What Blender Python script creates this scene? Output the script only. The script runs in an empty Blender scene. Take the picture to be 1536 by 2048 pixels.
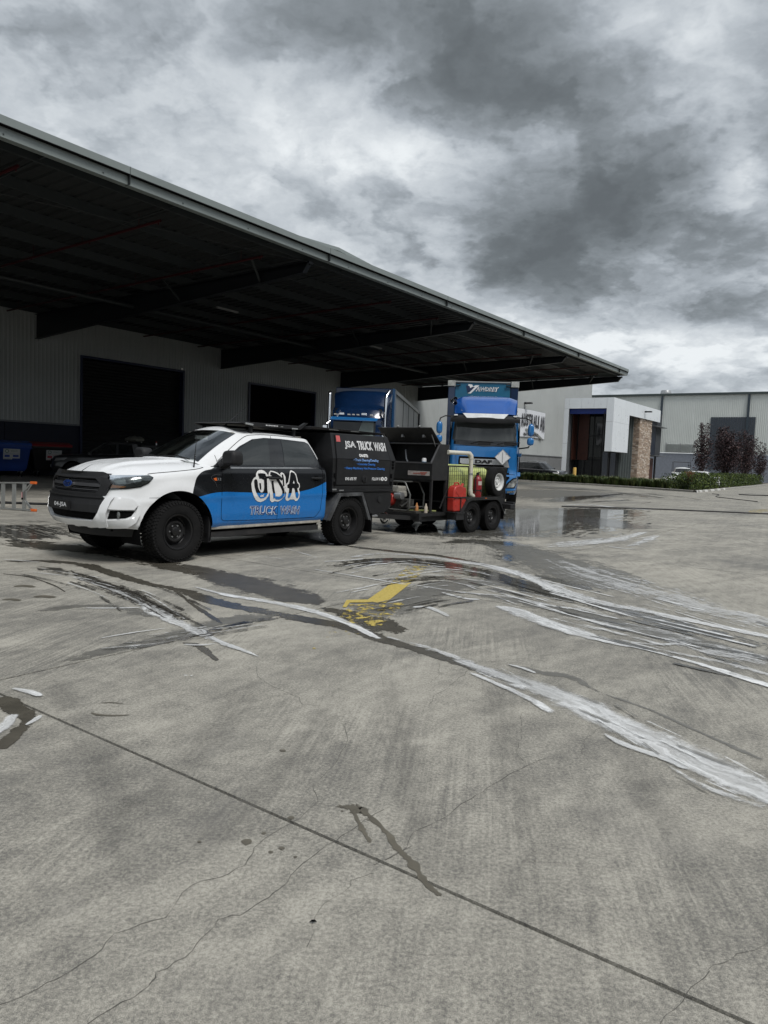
import bpy, bmesh, math, random
import numpy as np
from mathutils import Vector, Matrix
from mathutils.bvhtree import BVHTree
random.seed(7); np.random.seed(7)
SC = bpy.context.scene
COL = SC.collection
R = math.radians
# ------------------------------------------------------------------ camera
FPX, PITCH, ROLL, CAMH = 1434.2, -4.2, 2.211, 1.413      # focal length in pixels of a 1536x2048 frame
cd = bpy.data.cameras.new('camera'); cam = bpy.data.objects.new('camera', cd); COL.objects.link(cam)
cd.sensor_fit = 'VERTICAL'; cd.sensor_height = 36.0; cd.lens = FPX/2048*36.0
cd.clip_start = .05; cd.clip_end = 3000
_F = np.array([0, math.cos(R(PITCH)), math.sin(R(PITCH))]); _R = np.array([1., 0, 0]); _U = np.cross(_R, _F)
_c, _s = math.cos(R(ROLL)), math.sin(R(ROLL))
_R, _U = _c*_R+_s*_U, -_s*_R+_c*_U
_C = np.array([0, 0, CAMH])
m = Matrix(((_R[0], _U[0], -_F[0], 0), (_R[1], _U[1], -_F[1], 0), (_R[2], _U[2], -_F[2], CAMH), (0, 0, 0, 1)))
cam.matrix_world = m
SC.camera = cam
# ------------------------------------------------------------------ node helpers
class NT:
    def __init__(s, nt): s.t = nt; s.n = nt.nodes; s.l = nt.links
    def new(s, typ, **kw):
        nd = s.n.new(typ)
        ins = kw.pop('i', {})
        for k, v in kw.items(): setattr(nd, k, v)
        for k, v in ins.items(): s.set(nd, k, v)
        return nd
    def set(s, nd, k, v):
        sock = nd.inputs[k]
        if isinstance(v, bpy.types.NodeSocket): s.l.new(v, sock)
        elif isinstance(v, bpy.types.Node): s.l.new(v.outputs[0], sock)
        else:
            if isinstance(v, (tuple, list)) and len(v) == 3 and sock.type == 'RGBA': v = (*v, 1)
            sock.default_value = v
    def math(s, op, a, b=None, c=None, clamp=False):
        nd = s.new('ShaderNodeMath', operation=op); nd.use_clamp = clamp
        s.set(nd, 0, a)
        if b is not None: s.set(nd, 1, b)
        if c is not None: s.set(nd, 2, c)
        return nd.outputs[0]
    def vmath(s, op, a, b=None, sc=None):
        nd = s.new('ShaderNodeVectorMath', operation=op); s.set(nd, 0, a)
        if b is not None: s.set(nd, 1, b)
        if sc is not None: s.set(nd, 3, sc)
        return nd.outputs['Value'] if op in ('LENGTH', 'DISTANCE', 'DOT_PRODUCT') else nd.outputs[0]
    def noise(s, vec, scale, detail=4, rough=.55, dist=0, out=0, dim='3D'):
        nd = s.new('ShaderNodeTexNoise', noise_dimensions=dim)
        s.set(nd, 'Vector', vec); s.set(nd, 'Scale', scale); s.set(nd, 'Detail', detail); s.set(nd, 'Roughness', rough); s.set(nd, 'Distortion', dist)
        return nd.outputs[out]
    def rng(s, v, a, b, c=0., d=1., smooth=False):
        nd = s.new('ShaderNodeMapRange'); nd.interpolation_type = 'SMOOTHSTEP' if smooth else 'LINEAR'; nd.clamp = True
        s.set(nd, 0, v); s.set(nd, 1, a); s.set(nd, 2, b); s.set(nd, 3, c); s.set(nd, 4, d)
        return nd.outputs[0]
    def mix(s, f, a, b, mode='MIX'):
        nd = s.new('ShaderNodeMix', data_type='RGBA', blend_type=mode)
        s.set(nd, 0, f); s.set(nd, 6, a); s.set(nd, 7, b)
        return nd.outputs[2]
    def xyz(s, v):
        nd = s.new('ShaderNodeSeparateXYZ'); s.set(nd, 0, v); return nd.outputs
    def cmb(s, x, y, z=0.):
        nd = s.new('ShaderNodeCombineXYZ'); s.set(nd, 0, x); s.set(nd, 1, y); s.set(nd, 2, z); return nd.outputs[0]
    def scale(s, v, k):
        nd = s.new('ShaderNodeMapping'); s.set(nd, 'Vector', v); s.set(nd, 'Scale', k); return nd.outputs[0]
# ------------------------------------------------------------------ world: grey broken overcast
W_ = bpy.data.worlds.new('World'); SC.world = W_; W_.use_nodes = True; W_.cycles.sampling_method = 'MANUAL'; W_.cycles.sample_map_resolution = 256
t = NT(W_.node_tree); t.n.clear()
SUN_EL, SUN_AZ = 55, 148     # azimuth measured from +Y towards +X
gen = t.new('ShaderNodeTexCoord').outputs['Generated']
x_, y_, z_ = t.xyz(gen)[:3]
zc = t.math('ADD', t.math('MAXIMUM', z_, 0.0), 0.30)
pu = t.math('DIVIDE', x_, zc); pv = t.math('DIVIDE', y_, zc)
P = t.cmb(pu, pv, 0.)
def sky_uv(u, v):
    d = _F*FPX+_R*(u-768)-_U*(v-1024); d = d/np.linalg.norm(d); zz = max(d[2], 0)+.30
    return d[0]/zz, d[1]/zz
warp = t.noise(P, 1.3, 5, .6, 0, 1)
warp2 = t.noise(P, 5.0, 5, .6, 0, 1)
Pw = t.vmath('ADD', P, t.vmath('SCALE', t.vmath('SUBTRACT', warp, (.5, .5, .5)), sc=.75))
Pw = t.vmath('ADD', Pw, t.vmath('SCALE', t.vmath('SUBTRACT', warp2, (.5, .5, .5)), sc=.16))
n1 = t.noise(Pw, 1.3, 7, .56, .3)
n2 = t.noise(Pw, 4.2, 8, .6, .35)
n3 = t.noise(t.vmath('ADD', P, (3.1, 7.7, 0)), 12.0, 7, .62, .2)
vo = t.new('ShaderNodeTexVoronoi', voronoi_dimensions='2D', feature='SMOOTH_F1', i={'Vector': t.vmath('ADD', P, t.vmath('SCALE', t.vmath('SUBTRACT', warp2, (.5, .5, .5)), sc=.55)), 'Scale': 3.4, 'Detail': 2.5, 'Roughness': .5, 'Smoothness': .55}); bil = vo.outputs['Distance']
val = t.math('ADD', t.math('MULTIPLY', t.math('SUBTRACT', n1, .5), .55), t.math('MULTIPLY', t.math('SUBTRACT', n2, .5), .50))
val = t.math('ADD', val, t.math('MULTIPLY', t.math('SUBTRACT', n3, .5), .13))
# large cloud masses (dark) and thin places (bright), each at its own direction in the sky: (u, v, radius u px, radius v px, amount)
MASS = [(820, 40, 340, 150, -.36), (1000, 150, 230, 140, -.24), (1040, 470, 190, 110, -.27), (1250, 420, 260, 130, -.34), (1110, 560, 190, 60, -.14), (1440, 610, 170, 45, -.30),
        (1530, 120, 60, 120, -.12),
        (690, 320, 110, 50, .15), (180, 150, 70, 120, .04), (60, 60, 160, 90, -.04), (1490, 360, 60, 50, .36), (1290, 50, 160, 60, .16), (1250, 700, 330, 50, .24), (870, 420, 90, 100, .10), (820, 300, 60, 60, .16),
        (100, 420, 200, 80, .10), (480, 350, 180, 80, .06)]
for (u, v, ru, rv, am) in MASS:
    c0 = sky_uv(u, v); ax = sky_uv(u+ru, v); ay = sky_uv(u, v-rv)
    M2 = np.array([[ax[0]-c0[0], ay[0]-c0[0]], [ax[1]-c0[1], ay[1]-c0[1]]]); I2 = np.linalg.inv(M2)
    q = t.vmath('SUBTRACT', t.vmath('ADD', P, t.vmath('SCALE', t.vmath('SUBTRACT', warp, (.5, .5, .5)), sc=.45*float(np.linalg.norm(M2[:, 0])+np.linalg.norm(M2[:, 1]))*.8)), (c0[0], c0[1], 0))
    a = t.vmath('DOT_PRODUCT', q, (I2[0, 0], I2[0, 1], 0)); b = t.vmath('DOT_PRODUCT', q, (I2[1, 0], I2[1, 1], 0))
    r2 = t.math('ADD', t.math('MULTIPLY', a, a), t.math('MULTIPLY', b, b))
    g = t.math('POWER', 2.718, t.math('MULTIPLY', r2, -.8))
    val = t.math('ADD', val, t.math('MULTIPLY', g, am))
val = t.math('ADD', val, t.math('MULTIPLY', t.math('SUBTRACT', bil, .60), .42))
val = t.math('ADD', t.math('MULTIPLY', val, 1.05), .572)
cr = t.new('ShaderNodeValToRGB'); t.set(cr, 0, val)
els = cr.color_ramp.elements
stops = [(.0, (.078, .088, .095)), (.20, (.100, .113, .122)), (.38, (.155, .173, .188)), (.52, (.232, .256, .280)), (.64, (.315, .342, .368)), (.78, (.40, .427, .45)), (.95, (.53, .555, .57))]
els[0].position = stops[0][0]; els[0].color = (*stops[0][1], 1); els[1].position = .95; els[1].color = (*stops[-1][1], 1)
for p_, c_ in stops[1:-1]:
    e = els.new(p_); e.color = (*c_, 1)
hz = t.rng(z_, 0.0, .16, 1., 0., True)
ccol = t.mix(t.math('MULTIPLY', hz, .25), cr.outputs[0], (.42, .44, .455))
below = t.rng(z_, -.06, -.0, 1., 0.)
ccol = t.mix(below, ccol, (.22, .22, .21))
sky = t.new('ShaderNodeTexSky', sky_type='NISHITA'); sky.sun_disc = False; sky.sun_elevation = R(SUN_EL); sky.sun_rotation = R(SUN_AZ)
b1 = t.new('ShaderNodeBackground', i={'Color': sky.outputs[0], 'Strength': .08})
b2 = t.new('ShaderNodeBackground', i={'Color': ccol, 'Strength': 1.0})
ms = t.new('ShaderNodeMixShader', i={0: .985, 1: b1.outputs[0], 2: b2.outputs[0]})
t.new('ShaderNodeOutputWorld', i={0: ms.outputs[0]})
ld = bpy.data.lights.new('sun', 'SUN'); ld.energy = 1.5; ld.angle = R(22); ld.color = (1, .97, .93)
sun = bpy.data.objects.new('sun', ld); COL.objects.link(sun)
sd_ = Vector((math.sin(R(SUN_AZ))*math.cos(R(SUN_EL)), math.cos(R(SUN_AZ))*math.cos(R(SUN_EL)), math.sin(R(SUN_EL))))
sun.rotation_euler = sd_.to_track_quat('Z', 'Y').to_euler(); sun.location = (30, -20, 60)
SC.view_settings.view_transform = 'Standard'; SC.view_settings.look = 'None'; SC.view_settings.exposure = 0.68; SC.view_settings.gamma = 1
try:
    SC.cycles.max_bounces = 6; SC.cycles.transparent_max_bounces = 24; SC.cycles.diffuse_bounces = 1; SC.cycles.use_denoising = True
except Exception: pass
# ------------------------------------------------------------------ frames of reference
WY = R(35.5)
DV = Vector((math.sin(WY), math.cos(WY), 0)); NV = Vector((math.cos(WY), -math.sin(WY), 0))
BROT = math.atan2(DV.y, DV.x)      # building frame: x along the warehouse wall, y into the warehouse; wall at y = 34
def pxray(u, v): return _F*FPX+_R*(u-768)-_U*(v-1024)
def G(u, v, z=0.):                 # ground point seen at (u, v) of the photograph
    r = pxray(u, v); k = (z-CAMH)/r[2]; p = _C+k*r; return Vector((p[0], p[1], z))
def B(w, y, z=0.): return DV*w-NV*y+Vector((0, 0, z))
# ------------------------------------------------------------------ mesh builder
class MB:
    def __init__(s): s.v = []; s.f = []; s.m = []; s.cur = 0
    def add(s, vs, fs, mi=None):
        o = len(s.v); s.v += [tuple(x) for x in vs]
        for f in fs: s.f.append(tuple(i+o for i in f)); s.m.append(s.cur if mi is None else mi)
        return s
    def box(s, c, d, rz=0, mtx=None, mi=None):
        x, y, z = d[0]/2, d[1]/2, d[2]/2
        vs = [Vector((i*x, j*y, k*z)) for k in (-1, 1) for j in (-1, 1) for i in (-1, 1)]
        M = mtx if mtx is not None else Matrix.Rotation(rz, 3, 'Z')
        vs = [M @ q + Vector(c) for q in vs]
        return s.add(vs, [(0, 2, 3, 1), (4, 5, 7, 6), (0, 1, 5, 4), (2, 6, 7, 3), (0, 4, 6, 2), (1, 3, 7, 5)], mi)
    def b2(s, a, b, mi=None):      # box from corner to corner
        return s.box([(a[i]+b[i])/2 for i in range(3)], [abs(b[i]-a[i]) for i in range(3)], mi=mi)
    def beam(s, a, b, w, h, up=(0, 0, 1), mi=None):
        a = Vector(a); b = Vector(b); d = b-a; L = d.length; x = d/L; y = Vector(up).cross(x)
        if y.length < 1e-4: y = Vector((0, 1, 0)).cross(x)
        y.normalize(); z = x.cross(y); M = Matrix((x, y, z)).transposed()
        return s.box((a+b)/2, (L, w, h), mtx=M, mi=mi)
    def tube(s, pts, r, n=10, cap=True, mi=None):
        pts = [Vector(p) for p in pts]; rr = r if isinstance(r, (list, tuple)) else [r]*len(pts)
        vs = []; fs = []; pn = None
        for i, p in enumerate(pts):
            tg = (pts[min(i+1, len(pts)-1)]-pts[max(i-1, 0)]).normalized()
            if pn is None:
                pn = tg.orthogonal().normalized()
            pn = (pn-tg*pn.dot(tg)).normalized(); bn = tg.cross(pn)
            for k in range(n):
                a = 2*math.pi*k/n; vs.append(p+(pn*math.cos(a)+bn*math.sin(a))*rr[i])
        for i in range(len(pts)-1):
            for k in range(n): fs.append((i*n+k, i*n+(k+1) % n, (i+1)*n+(k+1) % n, (i+1)*n+k))
        if cap: fs.append(tuple(range(n))[::-1]); fs.append(tuple((len(pts)-1)*n+k for k in range(n)))
        return s.add(vs, fs, mi)
    def lathe(s, prof, axis='Y', c=(0, 0, 0), n=40, mi=None, closed=False):
        vs = []; fs = []; m_ = len(prof)
        for k in range(n):
            a = 2*math.pi*k/n
            for (r, h) in prof:
                p = (r*math.cos(a), h, r*math.sin(a)) if axis == 'Y' else ((h, r*math.cos(a), r*math.sin(a)) if axis == 'X' else (r*math.cos(a), r*math.sin(a), h))
                vs.append((p[0]+c[0], p[1]+c[1], p[2]+c[2]))
        for k in range(n):
            k2 = (k+1) % n
            for j in range(m_ if closed else m_-1):
                j2 = (j+1) % m_
                fs.append((k*m_+j, k*m_+j2, k2*m_+j2, k2*m_+j))
        return s.add(vs, fs, mi)
    def prism(s, poly, a, b, axis='Y', mi=None):   # polygon in the plane normal to axis, from a to b
        def P3(p, h): return (p[0], h, p[1]) if axis == 'Y' else ((h, p[0], p[1]) if axis == 'X' else (p[0], p[1], h))
        n = len(poly); vs = [P3(p, a) for p in poly]+[P3(p, b) for p in poly]
        fs = [tuple(range(n)), tuple(range(n, 2*n))[::-1]]+[(i, i+n, (i+1) % n+n, (i+1) % n) for i in range(n)]
        return s.add(vs, fs, mi)
    def grid(s, rows, mi=None, closed=False):
        nr, nc = len(rows), len(rows[0]); vs = [p for r in rows for p in r]; fs = []
        for i in range(nr-1):
            for j in range(nc if closed else nc-1):
                j2 = (j+1) % nc; fs.append((i*nc+j, i*nc+j2, (i+1)*nc+j2, (i+1)*nc+j))
        return s.add(vs, fs, mi)
    def merge(s, o): return s.add(o.v, o.f)
def fixn(me):
    bm = bmesh.new(); bm.from_mesh(me); bmesh.ops.recalc_face_normals(bm, faces=bm.faces); bm.to_mesh(me); bm.free()
def mk(name, mb, mats, parent=None, smooth=None, bevel=0, fix=True, weld=False):
    me = bpy.data.meshes.new(name); me.from_pydata(mb.v, [], mb.f)
    if not isinstance(mats, (list, tuple)): mats = [mats]
    for q in mats: me.materials.append(q)
    if len(mats) > 1: me.polygons.foreach_set('material_index', mb.m)
    if weld or fix:
        bm = bmesh.new(); bm.from_mesh(me)
        if weld: bmesh.ops.remove_doubles(bm, verts=bm.verts, dist=1e-4)
        if fix: bmesh.ops.recalc_face_normals(bm, faces=bm.faces)
        bm.to_mesh(me); bm.free()
    if smooth is not None:
        me.polygons.foreach_set('use_smooth', [True]*len(me.polygons)); me.set_sharp_from_angle(angle=R(smooth))
    me.update()
    o = bpy.data.objects.new(name, me); COL.objects.link(o)
    if parent: o.parent = parent
    if bevel:
        b = o.modifiers.new('bevel', 'BEVEL'); b.width = bevel; b.segments = 2; b.limit_method = 'ANGLE'; b.angle_limit = R(40)
    return o
def tag(o, label=None, cat=None, group=None, kind=None):
    if label: o['label'] = label
    if cat: o['category'] = cat
    if group: o['group'] = group
    if kind: o['kind'] = kind
    return o
def thing(name, label, cat, loc=(0, 0, 0), rz=0, group=None):
    o = bpy.data.objects.new(name, None); COL.objects.link(o); o.location = loc; o.rotation_euler = (0, 0, rz); o.empty_display_size = .3
    return tag(o, label, cat, group)
def dup(o, parent=None, data=None):
    c = o.copy(); COL.objects.link(c); c.parent = parent
    for ch in list(KIDS.get(o.name, ())): pass
    for ch in [q for q in o.children]: dup(ch, c)
    return c
KIDS = {}
# ------------------------------------------------------------------ materials
MATS = {}
def mat(name, col, rough=.5, metal=0., coat=0., var=.12, scale=3., bump=0., bscale=60., spec=.5, emit=None, dirt=0.):
    if name in MATS: return MATS[name]
    mt = bpy.data.materials.new(name); mt.use_nodes = True; t = NT(mt.node_tree); t.n.clear()
    co = t.new('ShaderNodeTexCoord').outputs['Object']
    n = t.noise(co, scale, 5, .6)
    c1 = tuple(max(0, x*(1-var)) for x in col); c2 = tuple(min(1, x*(1+var)) for x in col)
    cc = t.mix(t.rng(n, .3, .7), c1, c2)
    if dirt > 0:
        z = t.xyz(co)[2]; nd = t.noise(co, 7, 6, .7)
        cc = t.mix(t.math('MULTIPLY', t.rng(nd, .45, .75), dirt), cc, (.17, .155, .13))
    rr = t.math('ADD', t.math('MULTIPLY', t.math('SUBTRACT', t.noise(co, scale*4, 4, .6), .5), min(.25, rough*.6)), rough, clamp=True)
    p = t.new('ShaderNodeBsdfPrincipled', i={'Base Color': cc, 'Roughness': rr, 'Metallic': metal, 'Specular IOR Level': spec, 'Coat Weight': coat, 'Coat Roughness': .05})
    if bump:
        b = t.new('ShaderNodeBump', i={'Strength': bump, 'Distance': .01, 'Height': t.noise(co, bscale, 4, .6)}); t.set(p, 'Normal', b.outputs[0])
    if emit: t.set(p, 'Emission Color', emit[0]); t.set(p, 'Emission Strength', emit[1])
    t.new('ShaderNodeOutputMaterial', i={0: p.outputs[0]})
    MATS[name] = mt; return mt
def glass(name, tint=(.5, .52, .5), rough=.02, tr=.8):
    if name in MATS: return MATS[name]
    mt = bpy.data.materials.new(name); mt.use_nodes = True; t = NT(mt.node_tree); t.n.clear()
    a = t.new('ShaderNodeBsdfTransparent', i={0: tint}); b = t.new('ShaderNodeBsdfGlossy', i={'Color': (.9, .95, 1), 'Roughness': rough})
    fr = t.new('ShaderNodeFresnel', i={'IOR': 1.5})
    f = t.math('MULTIPLY', fr.outputs[0], 1.9, clamp=True)
    s = t.new('ShaderNodeMixShader', i={0: f, 1: a.outputs[0], 2: b.outputs[0]})
    t.new('ShaderNodeOutputMaterial', i={0: s.outputs[0]}); MATS[name] = mt; return mt
M_white = mat('white_car_paint', (.80, .815, .83), .32, coat=.6, var=.03, dirt=.05)
M_black = mat('black_satin_coating', (.012, .0125, .014), .5, var=.3, bump=.06, bscale=300, dirt=.03, spec=.32)
M_blackgloss = mat('black_gloss', (.010, .011, .013), .12, var=.2, coat=.5)
M_plastic = mat('textured_black_plastic', (.018, .0185, .020), .6, var=.15, bump=.1, bscale=400, spec=.3)
M_rubber = mat('tyre_rubber', (.008, .008, .0085), .85, var=.25, scale=8, bump=.1, bscale=120, dirt=.02, spec=.25)
M_hole = mat('matt_black', (.0035, .0035, .004), .9, var=.1, spec=.1)
M_steelblack = mat('black_painted_steel', (.02, .02, .022), .45, var=.3, dirt=.12)
M_chrome = mat('chrome', (.75, .76, .78), .12, 1., var=.05)
M_galv = mat('galvanised_steel', (.42, .43, .44), .45, .8, var=.15)
M_alu = mat('aluminium', (.42, .43, .42), .45, .85, var=.08)
M_winglass = mat('dark_tinted_glass', (.012, .014, .015), .04, var=.1, spec=.6)
M_interior = mat('car_interior', (.02, .021, .022), .8)
M_beige = mat('beige_trim', (.42, .41, .36), .8, var=.05)
M_clear = glass('windscreen_glass', (.74, .78, .76))
M_bluetruck = mat('blue_truck_paint', (.018, .15, .40), .22, coat=.7, var=.05)
M_bluedark = mat('deep_blue_paint', (.004, .018, .058), .2, coat=.6, var=.1)
M_whiteplain = mat('white_vinyl', (.72, .73, .74), .5, var=.03)
M_greyvinyl = mat('pale_grey_vinyl', (.50, .50, .50), .5, var=.05)
M_red = mat('red_plastic', (.42, .03, .02), .4, var=.1, dirt=.08)
M_darkred = mat('dark_red_paint', (.22, .012, .016), .4, var=.1)
M_orange = mat('orange_plastic', (.65, .13, .02), .5)
# ------------------------------------------------------------------ concrete, water film, foam
def concrete_mat():
    mt = bpy.data.materials.new('concrete'); mt.use_nodes = True; t = NT(mt.node_tree); t.n.clear()
    P = t.new('ShaderNodeNewGeometry').outputs['Position']
    a = t.noise(P, .33, 5, .62, .6); b = t.noise(P, 1.7, 6, .65, .4); c = t.noise(P, 9, 6, .7); d = t.noise(P, 70, 5, .75); e = t.noise(P, 340, 3, .7)
    rot = t.new('ShaderNodeMapping'); t.set(rot, 'Vector', P); rot.vector_type = 'TEXTURE'; rot.inputs['Rotation'].default_value = (0, 0, BROT+R(7)); rot.inputs['Scale'].default_value = (2.8, .17, 1)
    st = t.noise(rot.outputs[0], 1.6, 6, .65, .2)
    rot2 = t.new('ShaderNodeMapping'); t.set(rot2, 'Vector', P); rot2.vector_type = 'TEXTURE'; rot2.inputs['Rotation'].default_value = (0, 0, R(38)); rot2.inputs['Scale'].default_value = (4.5, .25, 1)
    st2 = t.noise(rot2.outputs[0], 1.1, 5, .6, .3)
    v = t.math('MULTIPLY', t.math('SUBTRACT', a, .5), 1.1)
    v = t.math('ADD', v, t.math('MULTIPLY', t.math('SUBTRACT', b, .5), .8))
    v = t.math('ADD', v, t.math('MULTIPLY', t.math('SUBTRACT', c, .5), .65))
    v = t.math('ADD', v, t.math('MULTIPLY', t.math('SUBTRACT', d, .5), 2.0))
    v = t.math('ADD', v, t.math('MULTIPLY', t.math('SUBTRACT', e, .5), 2.0))
    v = t.math('ADD', v, t.math('MULTIPLY', t.math('SUBTRACT', st, .5), .45))
    v = t.math('ADD', v, t.math('MULTIPLY', t.math('SUBTRACT', st2, .5), .6))
    rot3 = t.new('ShaderNodeMapping'); t.set(rot3, 'Vector', P); rot3.vector_type = 'TEXTURE'; rot3.inputs['Rotation'].default_value = (0, 0, R(82)); rot3.inputs['Scale'].default_value = (1.4, .03, 1)
    br = t.noise(rot3.outputs[0], 1.0, 5, .7, .3); v = t.math('ADD', v, t.math('MULTIPLY', t.math('MULTIPLY', t.math('SUBTRACT', br, .5), 1.3), t.rng(t.noise(P, .5, 3), .42, .62)))
    v = t.math('ADD', v, .5)
    cr = t.new('ShaderNodeValToRGB'); t.set(cr, 0, v)
    el = cr.color_ramp.elements; el[0].position = .12; el[0].color = (.135, .131, .121, 1); el[1].position = .92; el[1].color = (.46, .438, .382, 1)
    q = el.new(.42); q.color = (.248, .237, .207, 1); q = el.new(.62); q.color = (.335, .319, .278, 1)
    # hairline map cracking
    pw = t.vmath('ADD', P, t.vmath('SCALE', t.vmath('SUBTRACT', t.noise(P, 4., 5, .7, 0, 1), (.5, .5, .5)), sc=.35))
    col = cr.outputs[0]
    for sc, wd, lo, hi, am in ((.42, .0035, .50, .60, .55), (2.3, .008, .52, .62, .38), (7.5, .03, .50, .62, .28)):
        vo = t.new('ShaderNodeTexVoronoi', feature='DISTANCE_TO_EDGE'); t.set(vo, 'Vector', pw); t.set(vo, 'Scale', sc)
        ln = t.rng(vo.outputs[0], 0, wd, 1., 0.)
        mk_ = t.rng(t.noise(P, .55+sc*.25, 3, .5), lo, hi)
        col = t.mix(t.math('MULTIPLY', t.math('MULTIPLY', ln, mk_), am), col, (.07, .068, .062))
    # dark specks and stains
    sp = t.new('ShaderNodeTexVoronoi'); t.set(sp, 'Vector', P); t.set(sp, 'Scale', 3.1)
    spm = t.math('MULTIPLY', t.rng(sp.outputs['Distance'], .012, .03, 1., 0.), t.rng(t.noise(P, 2.2, 2), .55, .6))
    col = t.mix(t.math('MULTIPLY', spm, .7), col, (.03, .03, .03))
    stn = t.rng(t.noise(P, 1.15, 6, .72, 1.0), .56, .72)
    col = t.mix(t.math('MULTIPLY', stn, .42), col, (.16, .155, .145))
    h = t.math('ADD', t.math('MULTIPLY', d, .5), t.math('MULTIPLY', e, .35)); h = t.math('ADD', h, t.math('MULTIPLY', c, .5))
    bp = t.new('ShaderNodeBump', i={'Strength': .6, 'Distance': .005, 'Height': h})
    p = t.new('ShaderNodeBsdfPrincipled', i={'Base Color': col, 'Roughness': t.rng(a, .3, .7, .62, .85), 'Specular IOR Level': .35, 'Normal': bp.outputs[0]})
    t.new('ShaderNodeOutputMaterial', i={0: p.outputs[0]}); return mt
M_conc = concrete_mat()
def film_mat(name, kind, amp=.5, thr=.35, soft=.06, strk=(1.2, 9.), dark=(.085, .078, .066), op=1., rough=.06, soapy=0.):
    mt = bpy.data.materials.new(name); mt.use_nodes = True; t = NT(mt.node_tree); t.n.clear()
    P = t.new('ShaderNodeNewGeometry').outputs['Position']
    uv = t.new('ShaderNodeUVMap'); uv.uv_map = 'flow'
    fade = t.new('ShaderNodeAttribute', attribute_name='fade').outputs['Fac']
    u_, v_ = t.xyz(uv.outputs[0])[:2]
    s = t.cmb(t.math('MULTIPLY', u_, strk[0]), t.math('MULTIPLY', v_, strk[1]), 0.)
    s = t.vmath('ADD', s, t.vmath('SCALE', t.noise(P, 2.5, 5, .65, 0, 1), sc=2.0))
    ns = t.noise(s, 1.0, 5, .62, .4); nb = t.noise(P, 7., 5, .68, .5)
    nf = t.noise(P, 32., 3, .7, .3); nl = t.noise(P, 2.2, 2, .6)
    nn = t.math('ADD', t.math('ADD', t.math('MULTIPLY', ns, .42), t.math('MULTIPLY', nb, .30)), t.math('ADD', t.math('MULTIPLY', nf, .13), t.math('MULTIPLY', nl, .15)))
    m_ = t.math('ADD', fade, t.math('MULTIPLY', t.math('SUBTRACT', nn, .5), amp*13))
    mask = t.rng(m_, thr, thr+soft, 0., op, True)
    tr = t.new('ShaderNodeBsdfTransparent')
    if kind == 'foam':
        cell = t.noise(P, 60., 4, .6)
        colr = t.mix(t.rng(t.math('ADD', t.math('MULTIPLY', ns, .8), t.math('MULTIPLY', cell, .2)), .35, .65), (.68, .69, .69), (.90, .91, .91))
        dens = t.rng(t.noise(t.vmath('ADD', s, (5, 3, 1)), 1.6, 6, .65, .5), .30, .62, .35, 1.)
        mask = t.math('MULTIPLY', mask, dens)
        bp = t.new('ShaderNodeBump', i={'Strength': .3, 'Distance': .004, 'Height': t.noise(P, 45., 5, .6)})
        p = t.new('ShaderNodeBsdfPrincipled', i={'Base Color': colr, 'Roughness': .35, 'Specular IOR Level': .5, 'Normal': bp.outputs[0]})
    else:
        cn = t.noise(P, 6., 6, .7)
        colr = t.mix(t.rng(cn, .3, .7), tuple(x*.75 for x in dark), tuple(x*1.3 for x in dark))
        if soapy: 
            colr = t.mix(t.math('MULTIPLY', t.rng(ns, .52, .60), soapy), colr, (.62, .64, .65))
        bp = t.new('ShaderNodeBump', i={'Strength': .12, 'Distance': .004, 'Height': t.noise(P, 14., 4, .6)})
        p = t.new('ShaderNodeBsdfPrincipled', i={'Base Color': colr, 'Roughness': rough, 'Specular IOR Level': .55, 'Normal': bp.outputs[0]})
    ms = t.new('ShaderNodeMixShader', i={0: mask, 1: tr.outputs[0], 2: p.outputs[0]})
    t.new('ShaderNodeOutputMaterial', i={0: ms.outputs[0]}); return mt
def catmull(pts, n=8, closed=False):
    out = []; L = len(pts); pts = [np.array(p, float) for p in pts]
    for i in range(L-1):
        p0 = pts[max(i-1, 0)]; p1 = pts[i]; p2 = pts[i+1]; p3 = pts[min(i+2, L-1)]
        for k in range(n):
            s = k/n; out.append(.5*((2*p1)+(-p0+p2)*s+(2*p0-5*p1+4*p2-p3)*s*s+(-p0+3*p1-3*p2+p3)*s**3))
    out.append(pts[-1]); return out
ZL = [0.002]; JOIN = {}
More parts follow.
